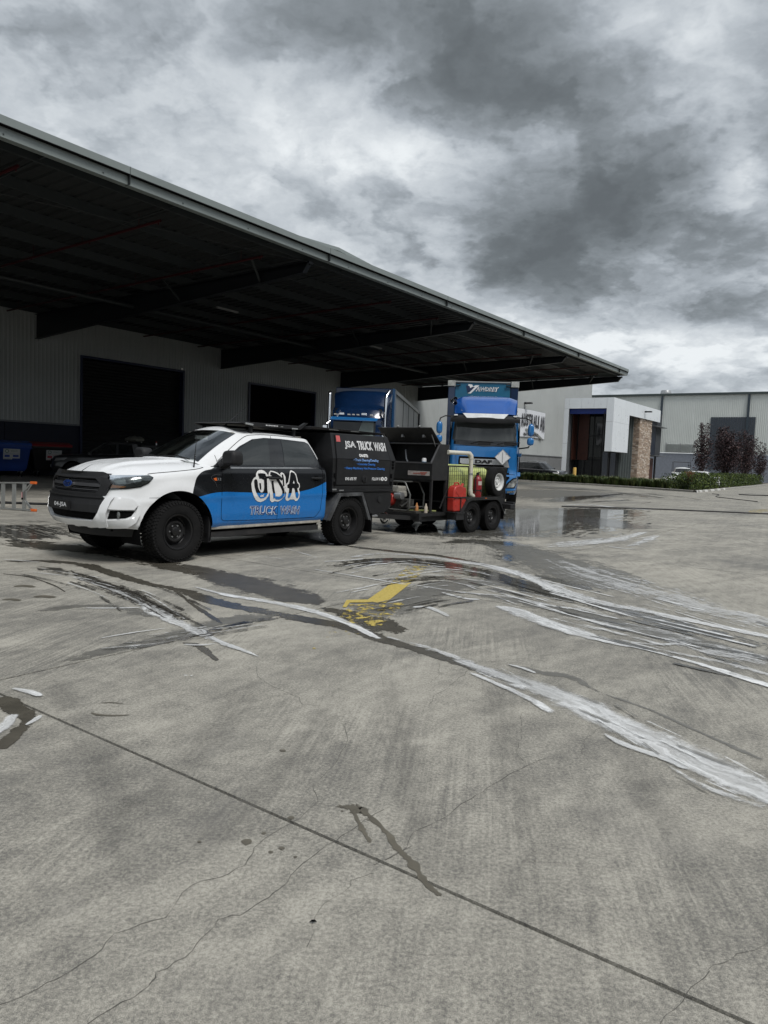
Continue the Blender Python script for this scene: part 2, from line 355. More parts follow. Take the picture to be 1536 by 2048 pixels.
def ribbon(name, pts, m, z=None, world=False, width=None, steps=6, across=8, endk=.12, label=None, kind='stuff'):
    """flat ribbon on the ground; pts = (u, v, half width in metres) traced from the photograph"""
    if z is None: ZL[0] += .00003; z = ZL[0]
    P3 = list(pts) if world else [(*G(p[0], p[1])[:2], p[2]) for p in pts]
    P3 = catmull(P3, steps); n = len(P3); rows = []; uvs = []; fd = []; L = 0; tot = sum(np.hypot(*(P3[i+1][:2]-P3[i][:2])) for i in range(n-1))
    for i, p in enumerate(P3):
        a = P3[max(i-1, 0)]; b = P3[min(i+1, n-1)]; d = np.array([b[0]-a[0], b[1]-a[1]]); d /= max(np.hypot(*d), 1e-6); nn = np.array([-d[1], d[0]])
        if i: L += np.hypot(*(p[:2]-P3[i-1][:2]))
        e = min(L, tot-L)/max(tot*endk, .02); row = []
        for j in range(across+1):
            q = -1+2*j/across; w = abs(p[2])*1.25
            row.append((p[0]+nn[0]*q*w, p[1]+nn[1]*q*w, z)); uvs.append((L, q*w)); fd.append(min(1, (1-abs(q))*1.25)*min(1, e))
        rows.append(row)
    if world:
        acc = JOIN.setdefault((name, m.name), [[], [], [], []]); o0 = len(acc[0]); nc = across+1
        acc[0] += [p for r_ in rows for p in r_]; acc[2] += uvs; acc[3] += fd
        for i in range(n-1):
            for j in range(across): acc[1].append((o0+i*nc+j, o0+i*nc+j+1, o0+(i+1)*nc+j+1, o0+(i+1)*nc+j))
        return None
    mb = MB().grid(rows); o = mk(name, mb, m, fix=False); return film_data(o, uvs, fd, label, kind)
def film_data(o, uvs, fd, label, kind):
    me = o.data
    uvl = me.uv_layers.new(name='flow'); li = np.zeros(len(me.loops), int); me.loops.foreach_get('vertex_index', li)
    uvl.data.foreach_set('uv', np.array(uvs)[li].ravel())
    at = me.attributes.new('fade', 'FLOAT', 'POINT'); at.data.foreach_set('value', fd)
    me.calc_loop_triangles()
    if me.polygons[0].normal.z < 0: me.flip_normals()
    if kind: tag(o, label, kind=kind)
    return o
# ground sheets
mg = MB(); mg.add([(-400, -60, -.03), (400, -60, -.03), (400, 900, -.03), (-400, 900, -.03)], [(0, 1, 2, 3)])
ground = mk('ground', mg, mat('joint_filler', (.006, .006, .006), .9, var=.2, scale=.4), fix=False); tag(ground, 'dark joint filler and earth below the concrete yard', kind='structure')
yard = thing('concrete_yard', None, None, (0, 0, 0), BROT); tag(yard, 'grey concrete hardstand of large slabs', kind='structure')
GAPJ = .017
wj = [2.0+4.6*k for k in range(-5, 13)]; nj = [-4.0, 4.3, 12.5, 20.7, 28.9, 34.0]
nj = [-12.1-8.2*1, -12.1, -4.0+.0, 4.3, 12.5, 20.7, 28.9, 33.9]
smesh = {}
for i in range(len(wj)-1):
    for j in range(len(nj)-1):
        w0, w1, y0, y1 = wj[i], wj[i+1], nj[j], nj[j+1]
        key = round(y1-y0, 2)
        if key not in smesh:
            mb = MB(); a, b = (w1-w0)/2-GAPJ/2, (y1-y0)/2-GAPJ/2
            mb.add([(-a, -b, 0), (a, -b, 0), (a, b, 0), (-a, b, 0), (-a-.001, -b, -.025), (a+.001, -b, -.025), (a+.001, b, -.025), (-a-.001, b, -.025)], [(0, 1, 2, 3), (0, 4, 5, 1), (1, 5, 6, 2), (2, 6, 7, 3), (3, 7, 4, 0)])
            s0 = mk('slab', mb, M_conc, yard, fix=False); smesh[key] = s0.data; s0.location = ((w0+w1)/2, (y0+y1)/2, 0)
        else:
            o = bpy.data.objects.new('slab', smesh[key]); COL.objects.link(o); o.parent = yard; o.location = ((w0+w1)/2, (y0+y1)/2, 0)
# the driveway and car park beyond, one sheet
mg = MB(); mg.add([B(wj[-1]+.01, -60, -.004), B(400, -60, -.004), B(400, 60, -.004), B(wj[-1]+.01, 60, -.004)], [(0, 3, 2, 1)])
mg.add([B(-60, nj[0]-.01, -.004), B(wj[-1], nj[0]-.01, -.004), B(wj[-1], -60, -.004), B(-60, -60, -.004)], [(0, 1, 2, 3)])
tag(mk('driveway', mg, M_conc, fix=True), 'pale concrete driveway and car park beyond the yard', kind='structure')
# --- traced cracks
M_crack = mat('crack', (.085, .082, .074), .9, var=.3)
def crack(pts, w, seed, jit=1.0):
    rnd = random.Random(seed); P2 = [G(*p) for p in pts]; mb = MB(); path = []
    for i in range(len(P2)-1):
        a, b = P2[i], P2[i+1]; n = max(3, int((b-a).length/.035))
        for k in range(n): path.append(a.lerp(b, k/n))
    path.append(P2[-1]); off = 0; rows = []
    for i, p in enumerate(path):
        d = (path[min(i+1, len(path)-1)]-path[max(i-1, 0)]).normalized(); nn = Vector((-d.y, d.x, 0))
        off = off*.86+rnd.uniform(-1, 1)*.009*jit; q = p+nn*off; ww = w*.62*rnd.uniform(.3, 1.4)
        rows.append([q-nn*ww/2+Vector((0, 0, .0012)), q+nn*ww/2+Vector((0, 0, .0012))])
    return mb.grid(rows)
cracks = [([(0, 2013), (60, 1990), (115, 1962), (200, 1915), (235, 1872), (335, 1838), (385, 1772), (440, 1755), (487, 1730), (505, 1695), (590, 1645)], .004),
 ([(170, 2048), (245, 2005), (300, 1975), (315, 1947), (370, 1915), (395, 1875), (432, 1837), (480, 1830), (530, 1806), (566, 1780), (595, 1738), (655, 1690), (770, 1620)], .005),
 ([(590, 1645), (640, 1605), (632, 1570), (690, 1500), (703, 1480), (690, 1450), (705, 1445)], .0035),
 ([(768, 1720), (800, 1700), (830, 1665), (890, 1640), (930, 1610), (985, 1575), (1020, 1552), (1055, 1538), (1100, 1520)], .005), ([(1055, 1538), (1030, 1500), (1045, 1475), (1050, 1430)], .003), ([(1165, 1510), (1175, 1480), (1192, 1460)], .003), ([(750, 1732), (820, 1690)], .004),
 ([(510, 1330), (530, 1365), (600, 1395), (605, 1410), (640, 1412)], .004), ([(610, 1895), (620, 1850), (645, 1805), (690, 1770), (690, 1755), (740, 1740)], .0025),
 ([(1160, 1300), (1050, 1318), (960, 1325), (870, 1395), (860, 1410)], .004), ([(768+110, 1325), (875, 1350), (850, 1370)], .003), ([(1440, 1270), (1300, 1290), (1190, 1300)], .003), ([(1320, 2048), (1370, 1985), (1400, 1950), (1400, 1930), (1470, 1905), (1536, 1880)], .003),
 ([(1400, 1110), (1416, 1085), (1460, 1065)], .004), ([(985, 1060), (998, 1082)], .02), ([(1100, 1070), (1210, 1100)], .005), ([(430, 1100), (560, 1130), (640, 1142)], .009)]
mbk = MB()
for i, (p, w) in enumerate(cracks): c = crack(p, w, i); mbk.merge(c)
tag(mk('cracks', mbk, M_crack, fix=False), 'fine wandering cracks in the concrete yard', kind='stuff')
# --- yellow paint remains
def paint_mat(name, thr):
    mt = bpy.data.materials.new(name); mt.use_nodes = True; t = NT(mt.node_tree); t.n.clear()
    P = t.new('ShaderNodeNewGeometry').outputs['Position']; n = t.noise(P, 9., 8, .72, .6)
    p = t.new('ShaderNodeBsdfPrincipled', i={'Base Color': t.mix(t.rng(t.noise(P, 40., 3), .35, .65), (.46, .35, .07), (.60, .47, .13)), 'Roughness': .45})
    ms = t.new('ShaderNodeMixShader', i={0: t.rng(n, thr, thr+.02), 1: t.new('ShaderNodeBsdfTransparent').outputs[0], 2: p.outputs[0]})
    t.new('ShaderNodeOutputMaterial', i={0: ms.outputs[0]}); return mt
def gpoly(pts, z): return [G(*p)+Vector((0, 0, z)) for p in pts]
my = MB()
my.add(gpoly([(733, 1202), (780, 1169), (823, 1166), (771, 1207), (752, 1206)], .0062), [(0, 1, 2, 3, 4)], 0)
my.add(gpoly([(685, 1215), (693, 1201), (733, 1200), (752, 1204), (730, 1206), (700, 1206), (692, 1216)], .0064), [tuple(range(7))], 0)
my.add(gpoly([(672, 1243), (700, 1210), (812, 1206), (760, 1255)], .0058), [(0, 1, 2, 3)], 1)
my.add(gpoly([(615, 1310), (672, 1243), (750, 1250), (690, 1290)], .0056), [(0, 1, 2, 3)], 2)
my.add(gpoly([(780, 1169), (815, 1132), (860, 1130), (823, 1166)], .0060), [(0, 1, 2, 3)], 1)
my.add(gpoly([(1496, 1024), (1500, 1020), (1530, 1018), (1536, 1021), (1536, 1023), (1510, 1027)], .0016), [tuple(range(6))], 1)
tag(mk('painted_line', my, [paint_mat('yellow_paint', .34), paint_mat('yellow_paint_worn', .53), paint_mat('yellow_paint_specks', .63)], fix=True), 'worn yellow line painted on the wet concrete', kind='structure')
# --- wet film and water
M_wet = film_mat('wet_film', 'wet', amp=.36, thr=.28, soft=.22, dark=(.085, .078, .063), rough=.22, strk=(.6, 7.))
M_wetd = film_mat('wet_dark_streaks', 'wet', amp=.45, thr=.38, soft=.30, dark=(.075, .070, .060), rough=.13, strk=(.35, 14.), op=.92)
M_damp = film_mat('damp_stain', 'wet', amp=.40, thr=.30, soft=.45, dark=(.17, .165, .148), rough=.4, strk=(.4, 9.), op=.72)
M_pud = film_mat('standing_water', 'wet', amp=.42, thr=.30, soft=.22, dark=(.12, .116, .10), rough=.05, strk=(.5, 5.), soapy=.25, op=.93)
M_oil = film_mat('spilled_water', 'wet', amp=.16, thr=.25, soft=.10, dark=(.115, .103, .078), rough=.5, strk=(14., 30.), op=.9)
M_tread = film_mat('tyre_dust', 'wet', amp=.30, thr=.25, soft=.9, dark=(.15, .146, .135), rough=.8, strk=(.2, 26.), op=.20)
M_foam = film_mat('foam_thick', 'foam', amp=.24, thr=.18, soft=.50, strk=(.9, 9.))
M_foaml = film_mat('foam_film', 'foam', amp=.40, thr=.36, soft=.60, strk=(.35, 12.), op=.85)
M_foamf = film_mat('foam_faint', 'foam', amp=.50, thr=.52, soft=.6, strk=(.3, 20.), op=.6)
def w(l, m, lab=None, **k): return ribbon(k.pop('name', 'wet_patch'), l, m, label=lab, **k)
# far wet area round the truck and trailer
w([(760, 1040, .5), (880, 1065, 1.1), (1000, 1050, 2.2), (1090, 1030, 2.6), (1180, 1025, 1.6), (1260, 1015, .9)], M_pud, 'broad standing water between the trailer and the blue truck', name='water', endk=.2)
w([(1000, 1000, 1.5), (1060, 990, 3.5), (1150, 985, 3.8), (1230, 983, 2.2)], M_damp, 'damp concrete beside the blue truck', endk=.3)
w([(1040, 1002, .3), (1100, 1003, .6), (1160, 995, .8), (1240, 990, .3)], M_wetd, 'dark wet streaks beyond the truck', endk=.2)
w([(1030, 972, 2.5), (1130, 976, 2.5), (1240, 984, 1.5)], M_damp, 'damp strip along the kerb', endk=.3)
w([(1120, 1030, .4), (1180, 1040, .9), (1240, 1052, .9), (1310, 1060, .3)], M_wetd, 'streaky wet patch on the right of the standing water', endk=.15)
w([(870, 1090, .15), (940, 1082, .35), (1010, 1090, .45), (1040, 1105, .4), (1010, 1125, .2)], M_pud, 'puddle reflecting the blue truck', name='water', endk=.15)
w([(1000, 1085, .4), (1080, 1115, .75), (1170, 1150, .8), (1220, 1190, .35)], M_damp, 'soapy damp patch right of the joint', endk=.15)
w([(1060, 1148, .08), (1130, 1165, .16), (1220, 1190, .06)], M_wetd, 'dark speckled wet streak')
w([(640, 1085, .05), (760, 1100, .10), (880, 1112, .10), (1000, 1135, .10)], M_wet, 'dark run of water behind the rear wheel')
# under the ute
w([(430, 1075, .1), (520, 1068, .35), (620, 1070, .5), (700, 1085, .3)], M_wet, 'wet ground below the ute', endk=.2)
# stream from the left, past the front wheel, to the middle
w([(0, 1080, .35), (90, 1092, .30), (180, 1100, .3), (270, 1112, .30), (350, 1135, .2), (430, 1150, .28)], M_wet, 'dark stream under the front of the ute')
w([(0, 1050, .8), (60, 1068, .6), (90, 1080, .2)], M_wetd, 'dark puddle at the left behind the bumper')
w([(360, 1128, .10), (440, 1150, .28), (520, 1175, .33), (600, 1198, .28), (660, 1212, .12)], film_mat('smooth_wet', 'wet', amp=.34, thr=.24, soft=.35, dark=(.085, .078, .066), rough=.38, strk=(.6, 5.), op=.88), 'dark smooth puddle in front of the ute doors', endk=.08)
w([(0, 1124, .08), (80, 1122, .10), (170, 1130, .11), (230, 1148, .09), (300, 1168, .08), (370, 1182, .08), (420, 1200, .10), (520, 1222, .10), (620, 1240, .11), (700, 1256, .09), (760, 1275, .10), (840, 1300, .08), (940, 1330, .09), (1020, 1362, .10)], M_wet, 'long dark stream crossing the yard', endk=.03)
w([(60, 1130, .10), (140, 1145, .11), (200, 1165, .12), (260, 1190, .13), (330, 1225, .12), (380, 1250, .08)], M_wetd, 'fan of dark wet streaks below the stream')
w([(640, 1215, .10), (700, 1228, .18), (760, 1250, .22), (800, 1268, .12)], M_wet, 'dark wet triangle below the yellow line')
w([(700, 1250, .1), (780, 1210, .35), (860, 1180, .35), (960, 1165, .30), (1080, 1180, .25)], M_damp, 'damp streaks right of the yellow line', endk=.15)
w([(640, 1135, .1), (760, 1122, .25), (860, 1125, .3), (980, 1150, .3), (1100, 1185, .25), (1260, 1225, .2), (1536, 1300, .15)], M_wetd, 'brown wet streaks sweeping to the right', endk=.08)
w([(860, 1180, .1), (960, 1190, .12), (1100, 1215, .2), (1250, 1250, .2), (1400, 1290, .22), (1536, 1330, .2)], M_damp, 'damp band between the foam streaks', endk=.06)
w([(90, 1335, .05), (200, 1305, .10), (330, 1275, .15), (440, 1245, .16), (560, 1225, .14)], M_damp, 'damp streaks along the slab joint')
w([(180, 1305, .02), (300, 1290, .06), (420, 1262, .09), (560, 1232, .07)], M_wetd, 'dark streaks along the slab joint')
w([(350, 1285, .02), (390, 1290, .035), (420, 1310, .03), (438, 1326, .02)], M_wet, 'small dark runnel below the slab joint')
w([(345, 1177, .02), (380, 1205, .03), (410, 1225, .03), (455, 1255, .02)], M_wet, 'thin dark runnel left of the joint')
w([(0, 1147, .012), (60, 1155, .015), (110, 1172, .015), (135, 1188, .012)], M_wet, 'thin curved water line on the left')
w([(70, 1225, .06), (150, 1213, .1), (240, 1215, .1), (320, 1240, .05)], M_damp, 'faint damp marks on the left')
w([(1005, 1328, .05), (1080, 1345, .09), (1140, 1355, .07), (1200, 1385, .022), (1300, 1420, .020), (1400, 1465, .022), (1536, 1525, .02)], M_damp, 'faint damp tongue and trickle right of the wide foam stream', endk=.05)
w([(0, 1395, .06), (30, 1420, .06), (55, 1440, .055), (30, 1470, .05), (0, 1500, .05)], M_wet, 'dark water pooled at the left edge', endk=.02)
# near spills
sp = [([(675, 1612, .008), (700, 1616, .026), (722, 1622, .024), (742, 1636, .012), (770, 1662, .011), (795, 1698, .013), (820, 1722, .017), (845, 1758, .014), (868, 1782, .011), (885, 1793, .006)], 'branching brown water spill, longer arm'),
      ([(705, 1620, .016), (718, 1645, .009), (728, 1665, .010), (742, 1688, .007)], 'short arm of the brown water spill')]
rnd = random.Random(31)
for p, l in sp:
    q_ = catmull(p, 5); w([(q[0]+rnd.uniform(-1.2, 1.2), q[1]+rnd.uniform(-1.5, 1.5), max(.003, q[2]*rnd.uniform(.55, 1.45))) for q in q_], M_oil, l, endk=.015, steps=2)
for du, dv, h_ in ((-8, 6, .010), (10, 9, .012), (26, -2, .009), (36, 14, .007), (-16, -3, .006), (14, -6, .008), (44, 24, .006)): w([(692+du-7, 1616+dv, h_*.5), (692+du, 1616+dv+1, h_), (692+du+8, 1616+dv+2, h_*.5)], M_oil, None, steps=4)
for (u, v, s, l) in [(493, 1687, .028, 'largest'), (527, 1669, .013, 'small'), (541, 1707, .012, 'lower'), (563, 1699, .016, 'middle'), (590, 1717, .012, 'last'), (581, 1638, .018, 'upper'), (398, 1686, .008, 'round'), (1070, 1725, .008, 'far'), (565, 1503, .016, 'thin'), (48, 1173, .05, 'left'), (88, 1194, .05, 'left lower'), (22, 1200, .04, 'edge')]:
    w([(u-9*s/.02, v+1, s*.6), (u, v-1, s), (u+9*s/.02, v+2, s*.6)], M_oil, None, steps=8)
w([(180, 1425, .004), (195, 1430, .010), (230, 1432, .008), (264, 1430, .006)], M_oil, None); w([(200, 1407, .004), (225, 1406, .006), (248, 1409, .003)], M_oil, None)
# --- foam
ZL[0] = .0075
f = lambda l, m=M_foam, lab=None, **k: ribbon('foam', l, m, label=lab, **k)
f([(380, 1172, .02), (450, 1190, .05), (540, 1205, .06), (620, 1222, .07), (690, 1245, .05), (760, 1280, .03)], lab='white foam edging the long stream', endk=.05)
f([(760, 1272, .02), (830, 1290, .05), (900, 1312, .06), (960, 1335, .07)], M_foaml, 'thin foam where the stream widens')
f([(900, 1318, .03), (980, 1345, .10), (1060, 1372, .13), (1140, 1402, .15), (1240, 1450, .15), (1340, 1498, .16), (1440, 1545, .155), (1536, 1592, .15), (1640, 1640, .15)], film_mat('foam_stream', 'foam', amp=.24, thr=.18, soft=.60, strk=(.6, 8.), op=.86), 'wide pale foam stream running to the right edge', endk=.05)
f([(930, 1343, .02), (990, 1368, .035), (1060, 1400, .04), (1110, 1430, .03)], lab='bright foam rim on the lower side of the wide stream')
f([(1200, 1465, .012), (1250, 1492, .032), (1330, 1520, .035), (1390, 1548, .025)], lab='second bright foam rim of the wide stream'); f([(1330, 1530, .01), (1400, 1572, .04), (1480, 1602, .05), (1560, 1630, .05)], M_foaml, None)
f([(1015, 1330, .008), (1045, 1338, .025), (1076, 1350, .012)], lab='small foam fleck above the wide stream')
f([(985, 1212, .05), (1030, 1222, .13), (1090, 1245, .13), (1160, 1268, .12), (1230, 1287, .07), (1290, 1300, .03), (1400, 1330, .04), (1536, 1372, .05), (1600, 1392, .05)], lab='thick white foam tongue right of the middle', endk=.03)
f([(1230, 1280, .03), (1340, 1305, .05), (1440, 1325, .06), (1536, 1350, .06), (1600, 1370, .06)], M_foaml, 'upper thread of the foam tongue')
f([(690, 1118, .04), (760, 1108, .12), (860, 1116, .16), (960, 1130, .16), (1040, 1150, .16), (1120, 1180, .17), (1200, 1205, .16), (1300, 1225, .13), (1420, 1250, .10), (1536, 1275, .10), (1620, 1292, .1)], M_foaml, 'long foam sweep from the trailer to the right edge', endk=.05)
f([(930, 1122, .03), (1000, 1136, .06), (1060, 1158, .08), (1130, 1190, .09), (1190, 1207, .06), (1260, 1222, .03)], lab='dense foam line above the foam tongue')
f([(760, 1168, .03), (820, 1170, .04), (920, 1185, .05), (1020, 1195, .06), (1120, 1215, .06), (1200, 1222, .04)], M_foaml, 'middle foam thread')
f([(1090, 1115, .15), (1180, 1150, .5), (1300, 1185, .55), (1420, 1220, .45), (1536, 1250, .4), (1620, 1275, .35)], M_foamf, 'broad faint foam haze on the right', endk=.08)
f([(1000, 1240, .02), (1150, 1240, .1), (1300, 1265, .2), (1420, 1300, .22), (1536, 1325, .2), (1600, 1345, .2)], M_foamf, 'faint foam strands between the streaks')
f([(1210, 1275, .02), (1300, 1290, .03), (1420, 1290, .04), (1536, 1320, .04)], M_foaml, None)
f([(1085, 1098, .10), (1130, 1090, .25), (1190, 1084, .30), (1240, 1078, .22), (1300, 1062, .10)], M_foaml, 'foam along the far slab joint')
f([(1240, 1095, .05), (1270, 1090, .12), (1300, 1078, .15), (1315, 1070, .06)], M_foaml, 'curl of foam at the end of the far joint')
f([(1215, 1093, .02), (1242, 1097, .05), (1272, 1099, .02)], lab='small bright foam dab'); f([(1120, 1012, .03), (1170, 1009, .12), (1240, 1016, .18), (1330, 1022, .05)], lab='bright foam beside the black hose')
f([(645, 1124, .02), (690, 1122, .04), (730, 1118, .03)], lab='foam dash left of the yellow line'); f([(700, 1135, .02), (760, 1128, .05), (840, 1120, .03)], M_foaml); f([(560, 1095, .02), (600, 1106, .03), (640, 1118, .02)], M_foaml)
f([(480, 1108, .01), (540, 1116, .03), (580, 1121, .01)], M_foaml, 'thin foam near the ute door')
f([(620, 1138, .01), (660, 1145, .02), (740, 1158, .025), (820, 1172, .02)], lab='foam lines crossing the yellow paint'); f([(690, 1186, .01), (760, 1168, .03), (830, 1150, .03), (900, 1140, .04)], M_foaml, 'foam crossing above the yellow paint'); f([(700, 1187, .008), (722, 1182, .02), (742, 1179, .008)]); f([(790, 1152, .02), (860, 1140, .06), (930, 1142, .05), (1000, 1155, .04)], M_foaml)
f([(820, 1217, .02), (850, 1215, .045), (880, 1225, .05), (900, 1237, .02)], lab='foam blot beside the yellow line'); f([(880, 1185, .03), (930, 1198, .05), (965, 1200, .03)], M_foam, 'foam patch above the foam tongue')
f([(150, 1157, .02), (210, 1175, .06), (270, 1200, .09), (330, 1235, .09), (390, 1262, .07), (440, 1285, .04), (490, 1303, .025), (522, 1317, .015)], M_foaml, 'foam fan on the left side', endk=.04)
f([(400, 1258, .015), (430, 1280, .03), (480, 1300, .03), (505, 1310, .018), (523, 1318, .012)], lab='foam tail below the left fan'); f([(190, 1280, .008), (260, 1268, .015), (345, 1256, .008)], lab='straight foam line on the left'); f([(160, 1217, .02), (220, 1218, .04), (290, 1216, .02)], M_foaml)
f([(60, 1145, .02), (150, 1155, .03), (200, 1165, .02)], M_foaml); f([(0, 1120, .02), (40, 1122, .03), (90, 1126, .015)], M_foaml); f([(360, 1290, .01), (400, 1292, .03), (440, 1288, .01)], M_foaml)
f([(20, 1378, .02), (55, 1385, .032), (85, 1396, .02)], lab='white foam blob at the left edge'); f([(48, 1455, .01), (70, 1442, .02), (84, 1432, .012)], lab='small foam blob at the left edge'); f([(-20, 1475, .04), (10, 1455, .04), (30, 1430, .03)], lab='grey foam in the pooled water')
f([(365, 1352, .006), (372, 1353, .010), (378, 1353, .004)], steps=4); f([(378, 1353, .004), (383, 1354, .010), (387, 1355, .004)], steps=4)
# bundles of thin brushed streaks of water and foam
def bundle(path, n, spread, mats, hw, seed, part=(.15, .45), nm='foam', lab=None):
    rnd = random.Random(seed); P3 = catmull([(*G(p[0], p[1])[:2],) for p in path], 12); N = len(P3); big = None
    for k in range(n):
        L = rnd.uniform(*part); a = rnd.uniform(0, 1-L); i0, i1 = int(a*(N-1)), int((a+L)*(N-1)); seg = P3[i0:i1+1]
        if len(seg) < 4: continue
        off = rnd.gauss(0, spread); dr = rnd.gauss(0, spread*.35); step = max(1, len(seg)//6); pts = []
        for j in range(0, len(seg), step):
            p = seg[j]; q = seg[min(j+1, len(seg)-1)] if j+1 < len(seg) else p; d = np.array(P3[min(i0+j+1, N-1)])-np.array(P3[max(i0+j-1, 0)]); d = d/max(np.hypot(*d), 1e-6); f_ = off+dr*j/len(seg); pts.append((p[0]-d[1]*f_, p[1]+d[0]*f_, hw*rnd.uniform(.4, 1.4)))
        GW = globals()['G']; ribbon(nm, pts, rnd.choice(mats), world=True, steps=3, across=4, label=lab)
bundle([(640, 1150), (760, 1125), (900, 1135), (1020, 1155)], 16, .22, [M_foaml, M_foam, M_wetd], .022, 1)
bundle([(640, 1200), (740, 1180), (860, 1160), (960, 1160)], 14, .25, [M_foaml, M_wetd, M_wetd], .02, 2)
bundle([(1000, 1160), (1150, 1200), (1300, 1240), (1536, 1300)], 30, .45, [M_foaml, M_foamf, M_wetd, M_foam], .03, 3)
bundle([(1100, 1230), (1250, 1270), (1400, 1310), (1536, 1345)], 20, .25, [M_foaml, M_foamf, M_wetd], .025, 4)
bundle([(60, 1140), (170, 1160), (270, 1190), (360, 1235), (440, 1280)], 22, .14, [M_foaml, M_wetd, M_wetd], .018, 5)
bundle([(180, 1290), (300, 1280), (430, 1262), (560, 1240)], 14, .10, [M_wetd, M_foaml], .014, 6)
bundle([(720, 1225), (800, 1215), (880, 1200), (960, 1190)], 12, .16, [M_wetd, M_damp], .02, 7)
bundle([(1080, 1000), (1180, 1005), (1280, 1000)], 16, .9, [M_wetd, M_damp], .06, 8)
bundle([(1020, 975), (1130, 980), (1250, 986), (1350, 1000)], 16, 1.4, [M_damp, M_wetd], .12, 9)
bundle([(0, 1045), (80, 1055), (180, 1085), (280, 1105)], 16, .35, [M_wetd, M_damp], .04, 10)
bundle([(830, 1150), (960, 1165), (1100, 1200), (1250, 1240)], 16, .22, [M_wetd, M_foaml], .02, 11)
bundle([(1090, 1095), (1180, 1088), (1300, 1068)], 10, .35, [M_foaml, M_foamf], .05, 12)
bundle([(960, 1335), (1140, 1405), (1340, 1500), (1536, 1595)], 18, .10, [M_foaml, M_foaml, M_damp], .012, 13, (.06, .2))
for (nm_, mn_), (vs_, fs_, uv_, fd_) in JOIN.items():
    mb = MB(); mb.v = vs_; mb.f = fs_; mb.m = [0]*len(fs_)
    film_data(mk('wet_streaks' if mn_.startswith(('wet', 'damp', 'stand')) else 'foam_streaks', mb, bpy.data.materials[mn_], fix=False), uv_, fd_, 'thin brushed streaks of %s across the concrete yard' % ('dirty water' if mn_.startswith(('wet', 'damp', 'stand')) else 'soap foam'), 'stuff')
# dark tyre dust marks
for p in ([(770, 1300), (800, 1480), (860, 1700), (960, 2048)], [(980, 1300), (1010, 1480), (1070, 1700), (1200, 2048)], [(1180, 1330), (1240, 1480), (1350, 1680), (1536, 1960)], [(60, 1300), (200, 1500), (240, 1750), (120, 2048)], [(520, 1330), (420, 1480), (250, 1640), (-40, 1800)], [(700, 1330), (600, 1500), (400, 1700), (100, 1900)]):
    w([(q[0], q[1], .11) for q in p], M_tread, 'faint tyre dust band on the concrete', name='tyre_mark', kind='structure', endk=.3, z=.0015)
# leaf on the ground and black hoses
mb = MB(); c = G(626, 1847)+Vector((0, 0, .005)); mb.add([c+Vector((x*.012, y*.012, z*.004)) for x, y, z in [(-1, -.1, 0), (-.5, -.4, 1), (.3, -.5, 1), (1, .15, 0), (.4, .35, 1.4), (-.4, .3, 1.2), (0, -.02, .4)]], [(0, 1, 6), (1, 2, 6), (2, 3, 6), (3, 4, 6), (4, 5, 6), (5, 0, 6)])
tag(mk('leaf', mb, M_hole, fix=False), 'small curled black leaf on the near concrete', 'leaf')
def hose(px, r, lab, extra=(), seed=3):
    rnd = random.Random(seed); pts = catmull([tuple(G(u, v)) for u, v in px], 10); mb = MB(); mb.tube([Vector((p[0]+rnd.uniform(-.01, .01), p[1]+rnd.uniform(-.01, .01), r)) for p in pts], r, 8)
    return tag(mk('hose', mb, mat('black_hose', (.012, .012, .013), .5), smooth=60), lab, 'hose', 'black wash hoses lying on the yard')
hose([(1124, 1014), (1200, 1016), (1300, 1019), (1400, 1023), (1536, 1029), (1640, 1034)], .024, 'black hose lying straight across the wet concrete beyond the foam')
hose([(1425, 988), (1438, 990), (1432, 994), (1455, 997), (1480, 1000), (1515, 1004)], .02, 'black hose kinked near the corner of the kerb')
hose([(1478, 989.5), (1500, 991), (1536, 992), (1600, 994)], .03, 'black hose on the driveway at the right edge')
hose([(1200, 993), (1225, 990), (1245, 989)], .025, 'short black hose end before the kerb')
hose([(-60, 1006), (20, 1008), (60, 1009.5), (108, 1011)], .03, 'black hose lying left of the ute bumper')
# ------------------------------------------------------------------ the warehouse
M_clad = mat('steel_cladding', (.42, .44, .435), .45, .1, var=.05, scale=.6, dirt=.06)
M_clad2 = mat('steel_cladding_pale', (.58, .61, .59), .45, .1, var=.05, scale=.4)
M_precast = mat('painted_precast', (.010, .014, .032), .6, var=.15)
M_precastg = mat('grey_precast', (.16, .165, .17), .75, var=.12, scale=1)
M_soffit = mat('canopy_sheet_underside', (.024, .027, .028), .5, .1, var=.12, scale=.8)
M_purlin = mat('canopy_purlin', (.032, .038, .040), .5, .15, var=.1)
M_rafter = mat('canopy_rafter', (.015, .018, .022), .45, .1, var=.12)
M_gutter = mat('canopy_gutter', (.22, .25, .245), .42, .1, var=.08, scale=1.)
M_pipe = mat('red_pipe', (.05, .006, .008), .4)
def profile_cols(w0, w1, pitch=.2, depth=.03):
    out = []; x = w0
    while x < w1-1e-6:
        for dx, d in ((0, 0), (.11, 0), (.135, depth), (.175, depth)):
            if x+dx*pitch/.2 < w1: out.append((x+dx*pitch/.2, d))
        x += pitch
    out.append((w1, 0)); return out
def clad_mb(mb, w0, w1, z0, ztop, y=34., axis='x', pitch=.2, sgn=-1):
    cols = profile_cols(w0, w1, pitch); rows = [[], []]
    for x, d in cols:
        zt = ztop(x) if callable(ztop) else ztop
        p = (x, y+sgn*d) if axis == 'x' else (y+sgn*d, x)
        rows[0].append((*p, z0)); rows[1].append((*p, zt))
    return mb.grid(rows)
top = lambda w: 16.3-.07*abs(w-40.66)
wh = thing('warehouse', 'big grey ribbed steel warehouse behind the dark loading canopy', 'warehouse', (0, 0, 0), BROT)
D1, D2 = (20.85, 27.1, 5.95), (32.4, 38.65, 5.85)
